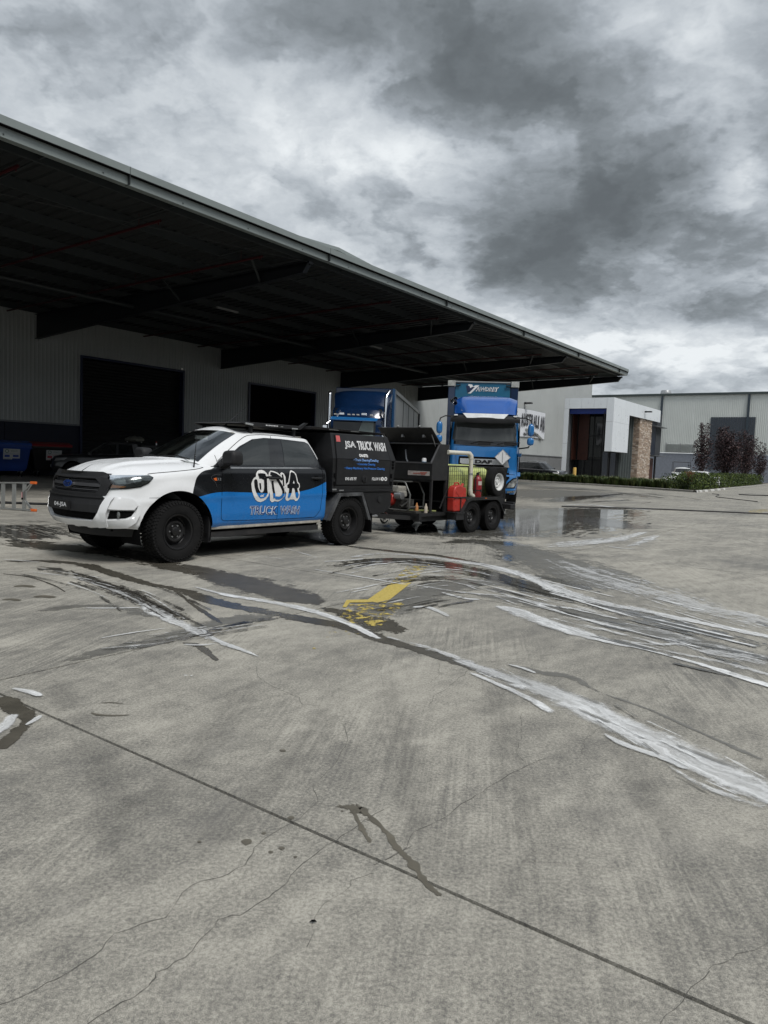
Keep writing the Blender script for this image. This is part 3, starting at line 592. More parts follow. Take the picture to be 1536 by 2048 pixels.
def cpart(w0, w1, z0, zt):
    mb = MB(); clad_mb(mb, w0, w1, z0, zt); return mk('cladding', mb, M_clad, wh, fix=False)
for a in range(0, 46, 6):
    if -25+a+6 <= 20.85: cpart(-25+a, -25+a+6-.01, 2.57, top)
cpart(17-.0, D1[0], 2.57, top); cpart(D1[0]+.01, D1[1]-.01, D1[2], top); cpart(D1[1], D2[0], 2.57, top); cpart(D2[0]+.01, D2[1]-.01, D2[2], top); cpart(D2[1], 44.6, 2.57, top)
for k in range(9): cpart(44.61+5.5*k, min(94.2, 50.1+5.5*k), 2.57, top)
# flashing under cladding, base panels
mb = MB()
for a, b in ((-25, D1[0]), (D1[1], D2[0]), (D2[1], 94.2)): mb.b2((a, 33.93, 2.50), (b, 34.02, 2.58))
mk('drip_flashing', mb, mat('flashing', (.2, .21, .22), .4, .3), wh)
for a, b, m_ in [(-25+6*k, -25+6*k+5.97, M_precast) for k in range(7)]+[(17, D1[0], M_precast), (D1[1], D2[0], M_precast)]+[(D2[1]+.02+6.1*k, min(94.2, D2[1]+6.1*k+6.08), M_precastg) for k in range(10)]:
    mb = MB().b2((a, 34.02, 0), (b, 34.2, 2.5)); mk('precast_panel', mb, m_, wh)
for (a, b, h), nm in ((D1, 'a'), (D2, 'b')):
    mb = MB(); mb.b2((a-.12, 33.9, 0), (a, 34.3, h+.12)); mb.b2((b, 33.9, 0), (b+.12, 34.3, h+.12)); mb.b2((a, 33.9, h), (b, 34.3, h+.12))
    mk('door_frame', mb, mat('navy_steel', (.012, .02, .06), .4), wh)
d_ = thing('roller_door', None, None); d_.parent = wh
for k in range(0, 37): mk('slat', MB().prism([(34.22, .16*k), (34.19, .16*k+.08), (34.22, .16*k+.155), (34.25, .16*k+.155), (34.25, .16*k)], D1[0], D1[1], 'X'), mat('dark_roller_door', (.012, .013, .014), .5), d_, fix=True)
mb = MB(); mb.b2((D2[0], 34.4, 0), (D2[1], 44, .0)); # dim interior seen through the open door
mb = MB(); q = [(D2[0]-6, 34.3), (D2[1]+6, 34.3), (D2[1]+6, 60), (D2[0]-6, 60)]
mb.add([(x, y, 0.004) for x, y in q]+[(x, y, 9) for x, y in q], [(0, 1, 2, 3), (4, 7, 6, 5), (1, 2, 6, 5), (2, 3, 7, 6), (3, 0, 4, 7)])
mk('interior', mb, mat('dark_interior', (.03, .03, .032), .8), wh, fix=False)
mb = MB()
for k in range(7): mb.b2((D2[0]-1+k*1.5, 48+k*.6, 8.6), (D2[0]-.2+k*1.5, 48.5+k*.6, 8.65))
mk('interior_lamp', mb, mat('interior_lamp', (.8, .8, .75), .5, emit=((1, .95, .85), .9)), wh)
# gable roof body
mb = MB(); zt = [(-25, top(-25)), (40.66, top(40.66)), (94.2, top(94.2))]
mb.add([(w_, y, z) for y in (34.03, 120) for w_, z in zt], [(0, 1, 4, 3), (1, 2, 5, 4)]); mk('roof', mb, M_clad2, wh)
mb = MB(); mb.b2((94.2, 34.0, 0), (94.3, 120, top(94.2))); mb.b2((-25, 119.9, 0), (94.2, 120, 12)); mb.b2((-25.1, 34.05, 0), (-25, 120, 11)); mk('wall', mb, M_clad2, wh)
mb = MB()
for k in range(2):
    a, b = zt[k], zt[k+1]; mb.beam((a[0], 33.95, a[1]+.05), (b[0], 33.95, b[1]+.05), .14, .22)
mk('barge_capping', mb, M_gutter, wh)
# ------------------------------------------------------------------ canopy
cp = thing('loading_canopy', 'long dark steel loading canopy with pale gutter along its front edge', 'canopy', (0, 0, 0), BROT)
E0, W0, W1 = 16.3, -26., 52.1
zs = lambda y: 8.30-(y-E0)*.020          # underside of sheet
mb = MB(); cols = []; x = W0
while x < W1-.05:
    cols += [(x, 0), (x+.20, 0), (x+.24, .045), (x+.38, .045)]; x += .42
rows = [[(c[0], y, zs(y)+c[1]) for c in cols] for y in (E0+.1, 34.)]
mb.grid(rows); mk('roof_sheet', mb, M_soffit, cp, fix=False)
mb = MB(); mb.add([(W0, E0+.05, 8.43), (W1, E0+.05, 8.43), (W1, 34., 8.1), (W0, 34., 8.1)], [(0, 1, 2, 3)]); mk('roof_top', mb, M_clad2, cp)
for k in range(9):
    y = 16.85+2.1*k
    if y > 33.8: break
    mb = MB(); z = zs(y)-.005
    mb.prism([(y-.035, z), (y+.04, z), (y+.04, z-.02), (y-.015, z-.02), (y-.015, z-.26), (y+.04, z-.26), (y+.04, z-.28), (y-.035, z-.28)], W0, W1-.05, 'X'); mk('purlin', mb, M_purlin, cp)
def rafter(wp, thick=.2):
    mb = MB(); prof = [(16.95, zs(17)-.29), (16.62, zs(17)-.42), (16.62, 7.98), (16.9, 7.62), (34, 6.52), (34, zs(34)-.29)]
    mb.prism(prof, wp-.012, wp+.012, 'X')
    for (a, b) in (((16.95, zs(17)-.29), (34, zs(34)-.29)), ((16.9, 7.62), (34, 6.52)), ((16.62, 7.98), (16.9, 7.62)), ((16.62, 7.98), (16.62, 8.0-.12))):
        mb.beam((wp, a[0], a[1]), (wp, b[0], b[1]), thick, .02)
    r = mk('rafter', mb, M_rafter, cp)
    mb = MB(); mb.beam((wp, 19.0, 7.55), (wp-1.1, 18.3, 8.0), .07, .07); mb.beam((wp, 23.4, 7.3), (wp-1.1, 23.1, 7.9), .07, .07); mk('fly_brace', mb, M_purlin, r)
for wp in (-16, -4.5, 7., 18.5, 30., 41.5): rafter(wp)
rafter(52.0, .22)
mb = MB(); mb.prism([(E0, 8.05), (E0, 8.27), (E0-.015, 8.285), (E0-.10, 8.29), (E0-.10, 8.47), (E0+.12, 8.50), (E0+.2, 8.45), (E0+.2, 8.05)], W0, W1, 'X'); mk('gutter', mb, M_gutter, cp)
mb = MB(); mb.prism([(E0-.006, 8.265), (E0-.006, 8.285), (E0-.106, 8.292), (E0-.106, 8.272)], W0, W1+.002, 'X'); mk('gutter_shadow_gap', mb, M_hole, cp)
mb = MB()
x = W0+.5
while x < W1: mb.b2((x, E0-.012, 8.10), (x+.03, E0-.001, 8.13)); x += 2.4
mk('gutter_screw', mb, M_purlin, cp)
for xx in [W0+6+7.8*k for k in range(10)]: mk('gutter_joint', MB().b2((xx, E0-.104, 8.04), (xx+.012, E0+.1, 8.475)), M_purlin, cp)
mk('end_barge', MB().prism([(E0-.1, 8.47), (E0+.0, 8.05), (34, 7.72), (34, 8.16)], W1, W1+.03, 'X'), M_gutter, cp)
for wp in (-7.2, .8, 8.9, 13.1, 17.1, 24.45, 28.2, 35.9, 39.8, 45.9, 49.5):
    y0 = 17.5 if wp > 12 else 17.2; mb = MB(); mb.tube([(wp, y0, 7.90), (wp, 34, 7.58)], .04, 8)
    for q in range(6): mb.tube([(wp, y0+1+q*2.9, 7.88-q*.055), (wp, y0+1+q*2.9, zs(y0+1+q*2.9))], .012, 5)
    for q in range(5): mb.tube([(wp, y0+.1+q*3.4, 7.9-q*.06), (wp, y0+.1+q*3.4, 7.80-q*.06)], .02, 6)
    mk('sprinkler_pipe', mb, M_pipe, cp, smooth=50)
mk('eaves_tie', MB().tube([(W0, 26.4, 7.35), (W1-1, 26.4, 7.35)], .09, 8), M_purlin, cp, smooth=50)
for wp in (-1.9+3.7*k for k in range(15)): mk('bridging', MB().beam((wp, E0+.15, 8.10), (wp, 16.85+2.05, 8.0), .04, .04), M_purlin, cp)
mk('brace_rod', MB().tube([(7.05, 20.5, 7.95), (18.4, 16.75, 7.95)], .010, 5), M_purlin, cp); mk('brace_rod', MB().tube([(18.6, 26, 7.8), (30, 17, 7.95)], .010, 5), M_purlin, cp)
for wp in (11.2, 22., 33., 44.): 
    mb = MB(); mb.box((wp, 24.6, 7.72), (1.2, .12, .06)); mk('strip_light', mb, mat('unlit_lamp', (.3, .3, .3), .4), cp)
# ------------------------------------------------------------------ wall banner and floodlight
WR = lambda w, y=0, z=0: B(w, y, z)
def wallthing(name, label, cat, w_, y, z, group=None): return thing(name, label, cat, WR(w_, y, z), BROT, group)
def text_mesh(s, w=None, h=1., bold=0., shear=0., space=1., align='LEFT'):
    cu = bpy.data.curves.new('txt', 'FONT'); cu.body = s; cu.size = 1; cu.offset = bold; cu.shear = shear; cu.space_character = space; cu.resolution_u = 3
    ob = bpy.data.objects.new('txt', cu); COL.objects.link(ob)
    dg = bpy.context.evaluated_depsgraph_get(); me = bpy.data.meshes.new_from_object(ob.evaluated_get(dg))
    vs = [tuple(v.co) for v in me.vertices]; fs = [tuple(p.vertices) for p in me.polygons]
    bpy.data.objects.remove(ob); bpy.data.curves.remove(cu); bpy.data.meshes.remove(me)
    a = np.array(vs); mn = a.min(0); mx = a.max(0)
    a[:, 0] -= mn[0]; a[:, 1] -= mn[1]; W = mx[0]-mn[0]; H = mx[1]-mn[1]
    k = h/H; kx = (w/W) if w else k
    a[:, 0] *= kx; a[:, 1] *= k
    return a[:, :2], fs, (W*kx, h)
def text_mb(mb, s, x, z, w, h, fn, bold=0., shear=0., space=1., mi=None):
    a, fs, _ = text_mesh(s, w, h, bold, shear, space)
    return mb.add([fn(x+p[0], z+p[1]) for p in a], fs, mi)
M_ink = mat('black_print', (.03, .03, .035), .6); M_greyink = mat('grey_print', (.22, .23, .22), .6); M_cloth = mat('white_banner_cloth', (.66, .68, .72), .6, var=.04, scale=.7)
bn = wallthing('banner', 'white banner with arched black lettering on the grey warehouse wall', 'banner', 71., 33.9, 0)
mb = MB(); rows = []
for j in range(9):
    z = 4.45+3.0*j/8; rows.append([(8.1*i/24-.1, -.04-.008*math.sin(i*.9+j*.4), z+.05*math.sin(i/24*math.pi)) for i in range(25)])
mb.grid(rows); mk('cloth', mb, M_cloth, bn, smooth=80)
mb = MB(); wds = 'C AUSTRALIAN'
for i, ch in enumerate(wds):
    if ch == ' ': continue
    x = .15+i*.64; q = (i-5.5)/5.5; top_, bot = 7.05+.0*q, 5.75-.55*q*q
    if ch == 'C': text_mb(mb, ch, x-.1, 6.6, .35, .5, lambda a, b: (a, -.13, b), .02)
    else: text_mb(mb, ch, x, bot, .54 if ch != 'I' else .22, top_-bot, lambda a, b: (a, -.13, b), .035)
text_mb(mb, 'MANAGEMENT', 2.2, 4.62, 3.9, .36, lambda a, b: (a, -.13, b), .03); mk('lettering', mb, M_ink, bn, fix=False)
mb = MB()
arc = [(2.6+i*.36, 5.42-.0055*(i)**2*1.0) for i in range(14)]
mb.grid([[(x, -.128, z) for x, z in arc], [(x, -.128, z-.22) for x, z in arc]]); mb.b2((3.0, -.13, 5.0), (3.15, -.128, 5.28)); mb.b2((3.3, -.13, 5.0), (3.45, -.128, 5.28)); mk('ribbon_emblem', mb, M_greyink, bn, fix=False)
mb = MB(); mb.tube([(8.0, -.02, 7.45), (8.5, .1, 7.5)], .02, 6); mb.tube([(8.0, -.02, 4.5), (8.4, .1, 4.4)], .015, 6); mk('rope', mb, M_galv, bn)
def flood(w_, y, z, lab):
    l = wallthing('wall_light', lab, 'light', w_, y, z, 'wall lights on the warehouse and office'); mk('housing', MB().box((0, -.55, .0), (.45, .7, .16)), M_black, l, bevel=.02); mk('bracket', MB().box((0, -.12, 0), (.12, .25, .22)), M_black, l)
flood(73.4, 34.0, 8.15, 'black floodlight on the ribbed wall above the banner')
# ------------------------------------------------------------------ office portal
M_panel = mat('white_composite_panel', (.80, .84, .88), .3, .05, var=.03, scale=.4)
M_seam = mat('panel_seam', (.12, .13, .14), .6)
of = thing('office_building', 'white panelled office entrance box with stone pillar and dark glass', 'office', (0, 0, 0), BROT)
PW, PY = 85.0, 27.9     # front face plane (w) and yard face plane (y)
def panels(name, axis, fixed, a0, a1, z0, z1, na, nz, thick=.06, matx=M_panel, g=.018):
    ga = [a0+(a1-a0)*i/na for i in range(na+1)] if isinstance(na, int) else na; gz = [z0+(z1-z0)*i/nz for i in range(nz+1)] if isinstance(nz, int) else nz
    for i in range(len(ga)-1):
        for j in range(len(gz)-1):
            lo, hi = ga[i]+g/2, ga[i+1]-g/2; l2, h2 = gz[j]+g/2, gz[j+1]-g/2
            mb = MB()
            if axis == 'w': mb.b2((fixed, lo, l2), (fixed+thick, hi, h2))
            else: mb.b2((lo, fixed, l2), (hi, fixed+thick, h2))
            mk(name, mb, matx, of)
# front (faces -w)
panels('panel', 'w', PW, 28.75, 33.4, 8.47, 9.75, 3, 1); panels('panel', 'w', PW, 33.4, 34.0, 0, 9.75, 1, [0, 4.2, 8.47, 9.75]); panels('panel', 'w', PW, 27.9, 28.75, 3.38, 9.75, 1, [3.38, 6.9, 9.75])
# yard face
panels('panel', 'y', PY, 85.07, 91.2, 3.38, 9.75, [85.07, 86.2, 87.9, 89.6, 91.2], [3.38, 6.9, 9.75]); panels('panel', 'y', PY, 91.2, 105.3, 8.07, 9.75, 8, 1)
mb = MB(); mb.b2((PW+.07, 27.97, 3.42), (91.15, 28.7, 9.7)); mb.b2((91.15, 27.97, 8.1), (105.3, 28.7, 9.7)); mb.b2((PW+.07, 28.7, 8.5), (86.2, 33.4, 9.7)); mb.b2((PW+.07, 33.45, 0), (86.2, 33.95, 9.7)); mb.b2((85.1, 28.0, 9.66), (105.3, 33.9, 9.73)); mb.b2((PW+.02, 27.93, 3.36), (91.2, 28.7, 3.41))
mk('portal_core', mb, M_seam, of)
mk('blue_fascia', MB().b2((PW+.35, 28.75, 7.85), (PW+.42, 33.4, 8.48)), mat('blue_fascia', (.008, .03, .20), .3), of)
# recessed glazing
mb = MB(); mb.b2((87.8, 28.9, 0), (87.9, 33.4, 8.5)); mk('entrance_glass', mb, M_winglass, of)
for y in (28.9, 30.0, 31.1, 32.1): mk('mullion', MB().b2((87.7, y-.05, 0), (87.8, y+.05, 8.5)), M_black, of)
for z in (2.6, 5.3): mk('transom', MB().b2((87.72, 28.9, z-.05), (87.8, 32.1, z+.05)), M_black, of)
M_timber = mat('red_timber', (.055, .016, .010), .55, var=.3)
for k in range(9): mk('timber_board', MB().b2((86.3+.17*k, 33.25-.0, 2.3), (86.3+.17*k+.155, 33.35, 8.4)), M_timber, of)
for k in range(8): mk('timber_board', MB().b2((87.62, 31.7+.165*k, 2.3), (87.68, 31.7+.165*k+.15, 8.4)), M_timber, of)
# yard side: glass strips beside pillar
mb = MB(); mb.b2((85.3, 29.0, 0), (96.5, 29.1, 8.1)); mb.b2((102, 29.0, 0), (105.2, 29.1, 8.1)); mk('side_glass', mb, M_winglass, of)
mb = MB()
for k in range(5): mb.b2((91.5+1.05*k, 28.7, 0), (91.6+1.05*k, 29.0, 8.07))
mk('glass_fin', mb, mat('glass_fin', (.12, .14, .14), .3), of)
for w_, z in ((93.2, 2.2), (94.8, 2.2)): mk('notice', MB().b2((w_, 28.97, z), (w_+.5, 28.99, z+.6)), mat('dark_notice', (.02, .03, .05), .4), of)
# stone pillar of stacked pieces
pil = thing('stone_pillar', None, None); pil.parent = of
M_st = [mat('stone_%s' % nm, c, .85, var=.2, scale=6) for nm, c in (('tan', (.42, .34, .27)), ('brown', (.31, .24, .19)), ('pale', (.54, .47, .40)), ('rust', (.38, .29, .22)))]
mb = MB(); rnd = random.Random(4); z = 0
while z < 8.05:
    h = rnd.uniform(.10, .2); x = 96.6
    while x < 102.1:
        L = rnd.uniform(.3, .8); pr = rnd.uniform(0, .06); mb.b2((x, 28.15-pr, z), (min(x+L-.01, 102.2), 28.6, min(z+h-.008, 8.06)), mi=rnd.randrange(4)); x += L
    y = 28.15
    while y < 29.0:
        L = rnd.uniform(.25, .5); mb.b2((96.6-rnd.uniform(0, .05)-.02, y, z), (96.7, min(y+L-.01, 29.0), z+h-.008), mi=rnd.randrange(4)); y += L
    z += h
tag(mk('stones', mb, M_st, pil), kind='stuff'); mk('mortar_core', MB().b2((96.62, 28.2, 0), (102.15, 28.98, 8.05)), M_seam, pil)
mb = MB(); mb.b2((102.3, 28.4, 3.4), (108., 28.5, 9.4)); mb.b2((105.3, 28.4, 3.3), (108, 33, 9.5)); mk('dark_annex', mb, mat('navy_cladding', (.015, .02, .035), .4), of)
for k in range(7): mk('annex_rib', MB().b2((105.45+.38*k, 28.33, 3.5), (105.52+.38*k, 28.4, 9.3)), M_seam, of)
for z in (3.35, 7.4): mk('sunshade', MB().b2((102.5, 27.6, z), (108.2, 28.3, z+.08)), M_seam, of)
mb = MB(); mb.b2((102.5, 28.7, 0), (106., 28.8, 3.0)); mk('timber_screen', mb, M_timber, of)
mb = MB(); mb.b2((106.8, 28.6, 0), (107.0, 28.8, 3.3)); mb.b2((86.0, 28.5, 0), (86.12, 28.62, 3.4)); mb.b2((88.9, 28.5, 0), (89.0, 28.6, 3.4)); mk('post', mb, M_black, of)
flood(97.6, 27.9, 9.0, 'small black wall light on the white office panels')
# reflections need the strip of garden left of the entrance
# ------------------------------------------------------------------ far warehouse
fw = thing('far_warehouse', 'long pale ribbed warehouse with dark gutter on the right beyond the office', 'warehouse', (0, 0, 0), BROT)
FW = 128.; 
for k in range(10):
    a = -5.+k*5.6; mb = MB(); clad_mb(mb, a, a+5.59, 4.42, 14.05, FW, 'y', .28); mk('cladding', mb, M_clad2, fw, fix=False)
    mk('base_panel', MB().b2((FW+.02, a, 0), (FW+.2, a+5.57, 4.35)), mat('blue_grey_precast', (.19, .21, .25), .7), fw)
for y in (33.75, 20.35, 6.9, -6.5): mk('downpipe_column', MB().b2((FW-.3, y-.16, 4.4), (FW, y+.16, 14.0)), mat('dark_column', (.03, .045, .06), .4), fw)
mk('gutter', MB().b2((FW-.35, -5, 14.05), (FW+.1, 51, 14.4)), mat('dark_green_gutter', (.04, .055, .055), .4), fw)
mb = MB(); mb.add([(FW, -5, 14.3), (FW, 51, 14.3), (FW+40, 51, 16.5), (FW+40, -5, 16.5)], [(0, 1, 2, 3)]); mk('roof', mb, M_clad2, fw)
mk('roof_vent', MB().lathe([(.0, .9), (.8, .85), (.9, .5), (.9, 0)], 'Z', (FW+2., 33.8, 14.3), 16), M_galv, fw)
dr = thing('big_door', None, None); dr.parent = fw
for k in range(18): mk('door_panel', MB().b2((FW-.14, 19.2+.37*k, 1.9), (FW-.06, 19.2+.37*k+.34, 10.4)), mat('slate_door', (.04, .05, .065), .5), dr)
lv = thing('louvre', None, None); lv.parent = fw
for k in range(7): mk('blade', MB().beam((FW-.1, 28.0, 4.6+.21*k), (FW-.1, 32.6, 4.6+.21*k), .14, .03), M_clad, lv)
for y in (28., 30.3, 32.6): mk('frame', MB().b2((FW-.16, y-.04, 4.5), (FW-.05, y+.04, 6.1)), M_galv, lv)
# ------------------------------------------------------------------ kerb, garden bed
M_kerb = mat('kerb_concrete', (.30, .295, .27), .8, var=.15, bump=.2, bscale=40); M_kerbw = mat('kerb_white_paint', (.6, .6, .58), .7, var=.15, dirt=.25)
path = [(56.2, 36.), (55.6, 27.), (55.5, 22.), (53.6, 16.), (51.4, 11.6), (51.3, 11.1), (52.2, 10.9), (58., 11.1), (68., 11.7), (86., 12.6), (112., 14.2)]
pp = catmull(path, 10); kb = thing('kerb', 'low concrete kerb round the garden bed, patchily painted white at its corner', 'kerb', (0, 0, 0), BROT)
seg = []; L = 0
for i in range(len(pp)-1):
    a, b = Vector((*pp[i], 0)), Vector((*pp[i+1], 0)); d = (b-a).normalized()
    seg.append((a, b-d*.015))
for i, (a, b) in enumerate(seg):
    wt = 52 <= i <= 76 and (i % 4 < 2)
    if (b-a).length < .05: continue
    mb = MB(); d = (b-a).normalized(); y = Vector((-d.y, d.x, 0)); rows = []
    for e in (a, b): rows.append([e+y*q+Vector((0, 0, zz)) for q, zz in ((-.0, 0), (.02, .10), (.05, .13), (.16, .14), (.16, 0))])
    mb.grid(rows); mk('kerbstone', mb, M_kerbw if wt else M_kerb, kb)
mb = MB(); bed = [Vector((p[0]+.1, p[1]+.0)) for p in pp]; 
inner = [(57.5, 36), (57.2, 27), (57., 22.), (56.5, 17.), (56.5, 14.), (57, 13.6), (58, 13.5), (60, 13.6), (68, 14.1), (86, 15.), (112, 16.6)]
ip = catmull(inner, 10)
mb.grid([[(p[0]+.05, p[1]+.1, .11) for p in pp], [(p[0], p[1], .13) for p in ip]]); tag(mk('garden_bed', mb, mat('mulch', (.06, .045, .03), .95, var=.4, scale=8), kb.parent, fix=True), 'mulched garden bed behind the kerb', kind='structure')
bpy.data.objects['garden_bed'].rotation_euler = (0, 0, BROT)
def at_path(P_, f):
    n = len(P_)-1; x = f*n; i = min(int(x), n-1); s = x-i; return P_[i]*(1-s)+P_[i+1]*s
# strappy grass, one mass of blades
M_grass = mat('strap_leaf', (.075, .115, .030), .55, var=.5, scale=1.2); M_grassd = mat('strap_leaf_dark', (.035, .060, .018), .6, var=.4, scale=1.5); M_grassy = mat('strap_leaf_tip', (.17, .18, .06), .6, var=.3)
rnd = random.Random(11)
def clumps(name, f0, f1, n, hgt, lab, seed):
    rnd = random.Random(seed); mb = MB()
    for _ in range(n):
        f_ = f0+(f1-f0)*(_+rnd.random())/n; s = rnd.uniform(.2, 1.); a = at_path(pp, f_); b = at_path(ip, f_); c = a*(1-s)+b*s; H = hgt*rnd.uniform(.7, 1.15)
        for _b in range(95):
            an = rnd.uniform(0, 6.283); sp = rnd.uniform(.1, .75)*H; h = H*rnd.uniform(.6, 1.1); r0 = rnd.uniform(0, .12); dx, dy = math.cos(an), math.sin(an); wd = .018
            p0 = (c[0]+dx*r0, c[1]+dy*r0, .1); p1 = (c[0]+dx*(r0+sp*.4), c[1]+dy*(r0+sp*.4), .1+h*.7); p2 = (c[0]+dx*(r0+sp), c[1]+dy*(r0+sp), .1+h*(1-.35*sp/H)); ux, uy = -dy*wd, dx*wd
            mb.add([(p0[0]-ux, p0[1]-uy, p0[2]), (p0[0]+ux, p0[1]+uy, p0[2]), (p1[0]+ux, p1[1]+uy, p1[2]), (p1[0]-ux, p1[1]-uy, p1[2]), p2], [(0, 1, 2, 3), (3, 2, 4)], mi=rnd.choice((0, 0, 0, 1, 1, 2)))
    o = mk(name, mb, [M_grass, M_grassd, M_grassy], fix=False); o.rotation_euler = (0, 0, BROT); return tag(o, lab, kind='stuff')
clumps('grass', .02, .37, 380, .70, 'strappy green grass along the kerb before the office', 5)
def leafmass(mb, inside, n, size, rnd, nm=3, box=None, tri=True):
    k = 0
    while k < n:
        p = [rnd.uniform(box[i][0], box[i][1]) for i in range(3)]
        if not inside(p): continue
        a = Vector((rnd.gauss(0, 1), rnd.gauss(0, 1), rnd.gauss(0, 1))).normalized(); b = a.orthogonal().normalized(); s = size*rnd.uniform(.6, 1.3); P = Vector(p); c = a.cross(b)
        mb.add([P-b*s*.5, P+c*s*.3, P+b*s*.6, P-c*s*.3], [(0, 1, 2, 3)], mi=rnd.randrange(nm)); k += 1
M_hl = [mat('hedge_leaf', (.080, .115, .035), .95, var=.4, spec=.05), mat('hedge_leaf_dark', (.032, .052, .018), .65, var=.3), mat('hedge_leaf_light', (.12, .15, .05), .95, var=.3, spec=.05)]
def hedge(f0, f1, H, lab, seed, dens=1400):
    rnd = random.Random(seed); a0 = at_path(pp, f0); a1 = at_path(pp, f1); b0 = at_path(ip, f0); b1 = at_path(ip, f1); mb = MB(); k = 0; L = np.hypot(*(a1-a0)); W = 1.5
    while k < int(dens*L):
        f_ = rnd.uniform(f0, f1); s = rnd.uniform(.12, .98); z = rnd.uniform(.12, H)
        lump = H*(.86+.12*math.sin(f_*260+seed)+.08*math.sin(f_*900)); edge = .12+.1*math.sin(f_*500+z*4)+.25*max(0, z/H-.6)
        if z > lump-.35*max(0, (s-.5)) or s < edge: continue
        a = at_path(pp, f_); b = at_path(ip, f_); c = a*(1-s)+b*s; P = Vector((c[0], c[1], z))
        n_ = Vector((rnd.gauss(0, 1), rnd.gauss(0, 1), rnd.gauss(0, 1))).normalized(); b_ = n_.orthogonal().normalized(); c_ = n_.cross(b_); q = .075*rnd.uniform(.5, 1.4)
        mb.add([P-b_*q, P+c_*q*.5, P+b_*q, P-c_*q*.5], [(0, 1, 2, 3)], mi=rnd.choice((0, 0, 1, 1, 2))); k += 1
    o = mk('hedge', mb, M_hl, fix=False); o.rotation_euler = (0, 0, BROT); return tag(o, lab, 'hedge', 'clipped green shrubs in the garden bed')
hedge(.365, .50, 1.25, 'low bushy green hedge at the kerb corner before the white cars', 2, 1500)
hedge(.495, .607, 1.5, 'rounded green hedge at the corner of the kerb below the purple trees', 3, 1500)
hedge(.603, .712, 1.35, 'middle green hedge on the right behind the white painted kerb', 4, 900)
hedge(.708, .808, 1.35, 'green hedge at the right side just past the purple trees', 6, 700)
hedge(.805, .96, 1.4, 'farthest stretch of green hedge along the driveway', 8, 500)
# dead brown shrub
rnd = random.Random(5); mb = MB(); c = B(52.6, 11.7, .1)
for _ in range(500):
    an = rnd.uniform(0, 6.28); s = rnd.uniform(0, .28); h = rnd.uniform(.1, 1.25); P = c+Vector((math.cos(an)*s*h, math.sin(an)*s*h, h)); d = Vector((rnd.gauss(0, .3), rnd.gauss(0, .3), 1)).normalized(); e = d.orthogonal()
    mb.add([P-e*.02, P+e*.02, P+d*.12], [(0, 1, 2)])
tag(mk('dead_shrub', mb, mat('dead_leaves', (.17, .075, .035), .9, var=.4), fix=False), 'brown dead shrub in front of the green hedge', 'shrub')
# bollard
bo = thing('bollard', 'yellow steel bollard in the grass before the office entrance', 'bollard', B(63., 23.9, 0)); mk('post', MB().lathe([(0, 1.35), (.13, 1.34), (.15, 1.28), (.15, 0)], 'Z', n=20), mat('bollard_yellow', (.62, .40, .10), .5, dirt=.2), bo, smooth=50); mk('base_plate', MB().box((0, 0, .01), (.4, .4, .02)), M_galv, bo)
# trees
M_pl = [mat('plum_leaf', (.040, .022, .026), .6, var=.4), mat('plum_leaf_dark', (.020, .013, .016), .7, var=.3), mat('plum_leaf_red', (.072, .036, .034), .6, var=.3)]
M_bark = mat('bark', (.06, .045, .038), .9, var=.3, scale=10)
def plum(u, v, dist, H, rad, dens, lab, seed, narrow=1.0, base=.9):
    rnd = random.Random(seed); r = pxray(u, v); P = _C+r/r[1]*dist; loc = Vector((P[0], P[1], .1)); tr = thing('plum_tree', lab, 'tree', loc, 0, 'dark purple leaved trees behind the hedge')
    mb = MB(); mb.tube([(0, 0, 0), (.02, 0, base*.5), (0, .02, base)], [.07, .06, .05], 8); tips = []
    for k in range(11):
        an = 6.283*k/11+rnd.uniform(-.3, .3); rr = rad*rnd.uniform(.3, 1.); h = H*rnd.uniform(.72, 1.) if rr < rad*.75 else H*rnd.uniform(.5, .85)
        pts = [Vector((0, 0, base*rnd.uniform(.5, 1)))]+[Vector((math.cos(an)*rr*q**.7, math.sin(an)*rr*q**.7, base+(h-base)*q)) for q in (.25, .5, .75, 1.)]
        mb.tube(pts, [.035, .03, .022, .014, .006], 5); tips.append(pts)
    mk('trunk', mb, M_bark, tr, smooth=60); mb = MB()
    for k in range(dens):
        pts = rnd.choice(tips); q = rnd.uniform(.12, .995)**.8; i = min(int(q*4), 3); s = q*4-i; p = pts[i].lerp(pts[i+1], s); sp = .26*rad*(1.25-q)*1.0+.05
        p = p+Vector((rnd.gauss(0, sp), rnd.gauss(0, sp), rnd.gauss(0, sp*.9)))
        if p.z < base*.45: continue
        n_ = Vector((rnd.gauss(0, 1), rnd.gauss(0, 1), rnd.gauss(0, 1))).normalized(); b_ = n_.orthogonal().normalized(); c_ = n_.cross(b_); z = .085*rnd.uniform(.5, 1.3)
        mb.add([p-b_*z, p+c_*z*.6, p+b_*z, p-c_*z*.6], [(0, 1, 2, 3)], mi=rnd.choice((0, 0, 1, 1, 2)))
    mk('crown', mb, M_pl, tr, fix=False)
plum(1402, 950, 66, 5.7, .85, 2600, 'slim sparse purple tree left of the big purple tree', 21)
plum(1450, 950, 70, 5.8, 1.6, 8500, 'large dense dark purple tree before the slate door', 22)
plum(1489, 950, 78, 6.3, 1.25, 5200, 'tall dark purple tree right beside the big dense one', 23)
plum(1519, 950, 88, 5.3, .8, 2200, 'smallest purple tree at the far right of the hedge', 24)

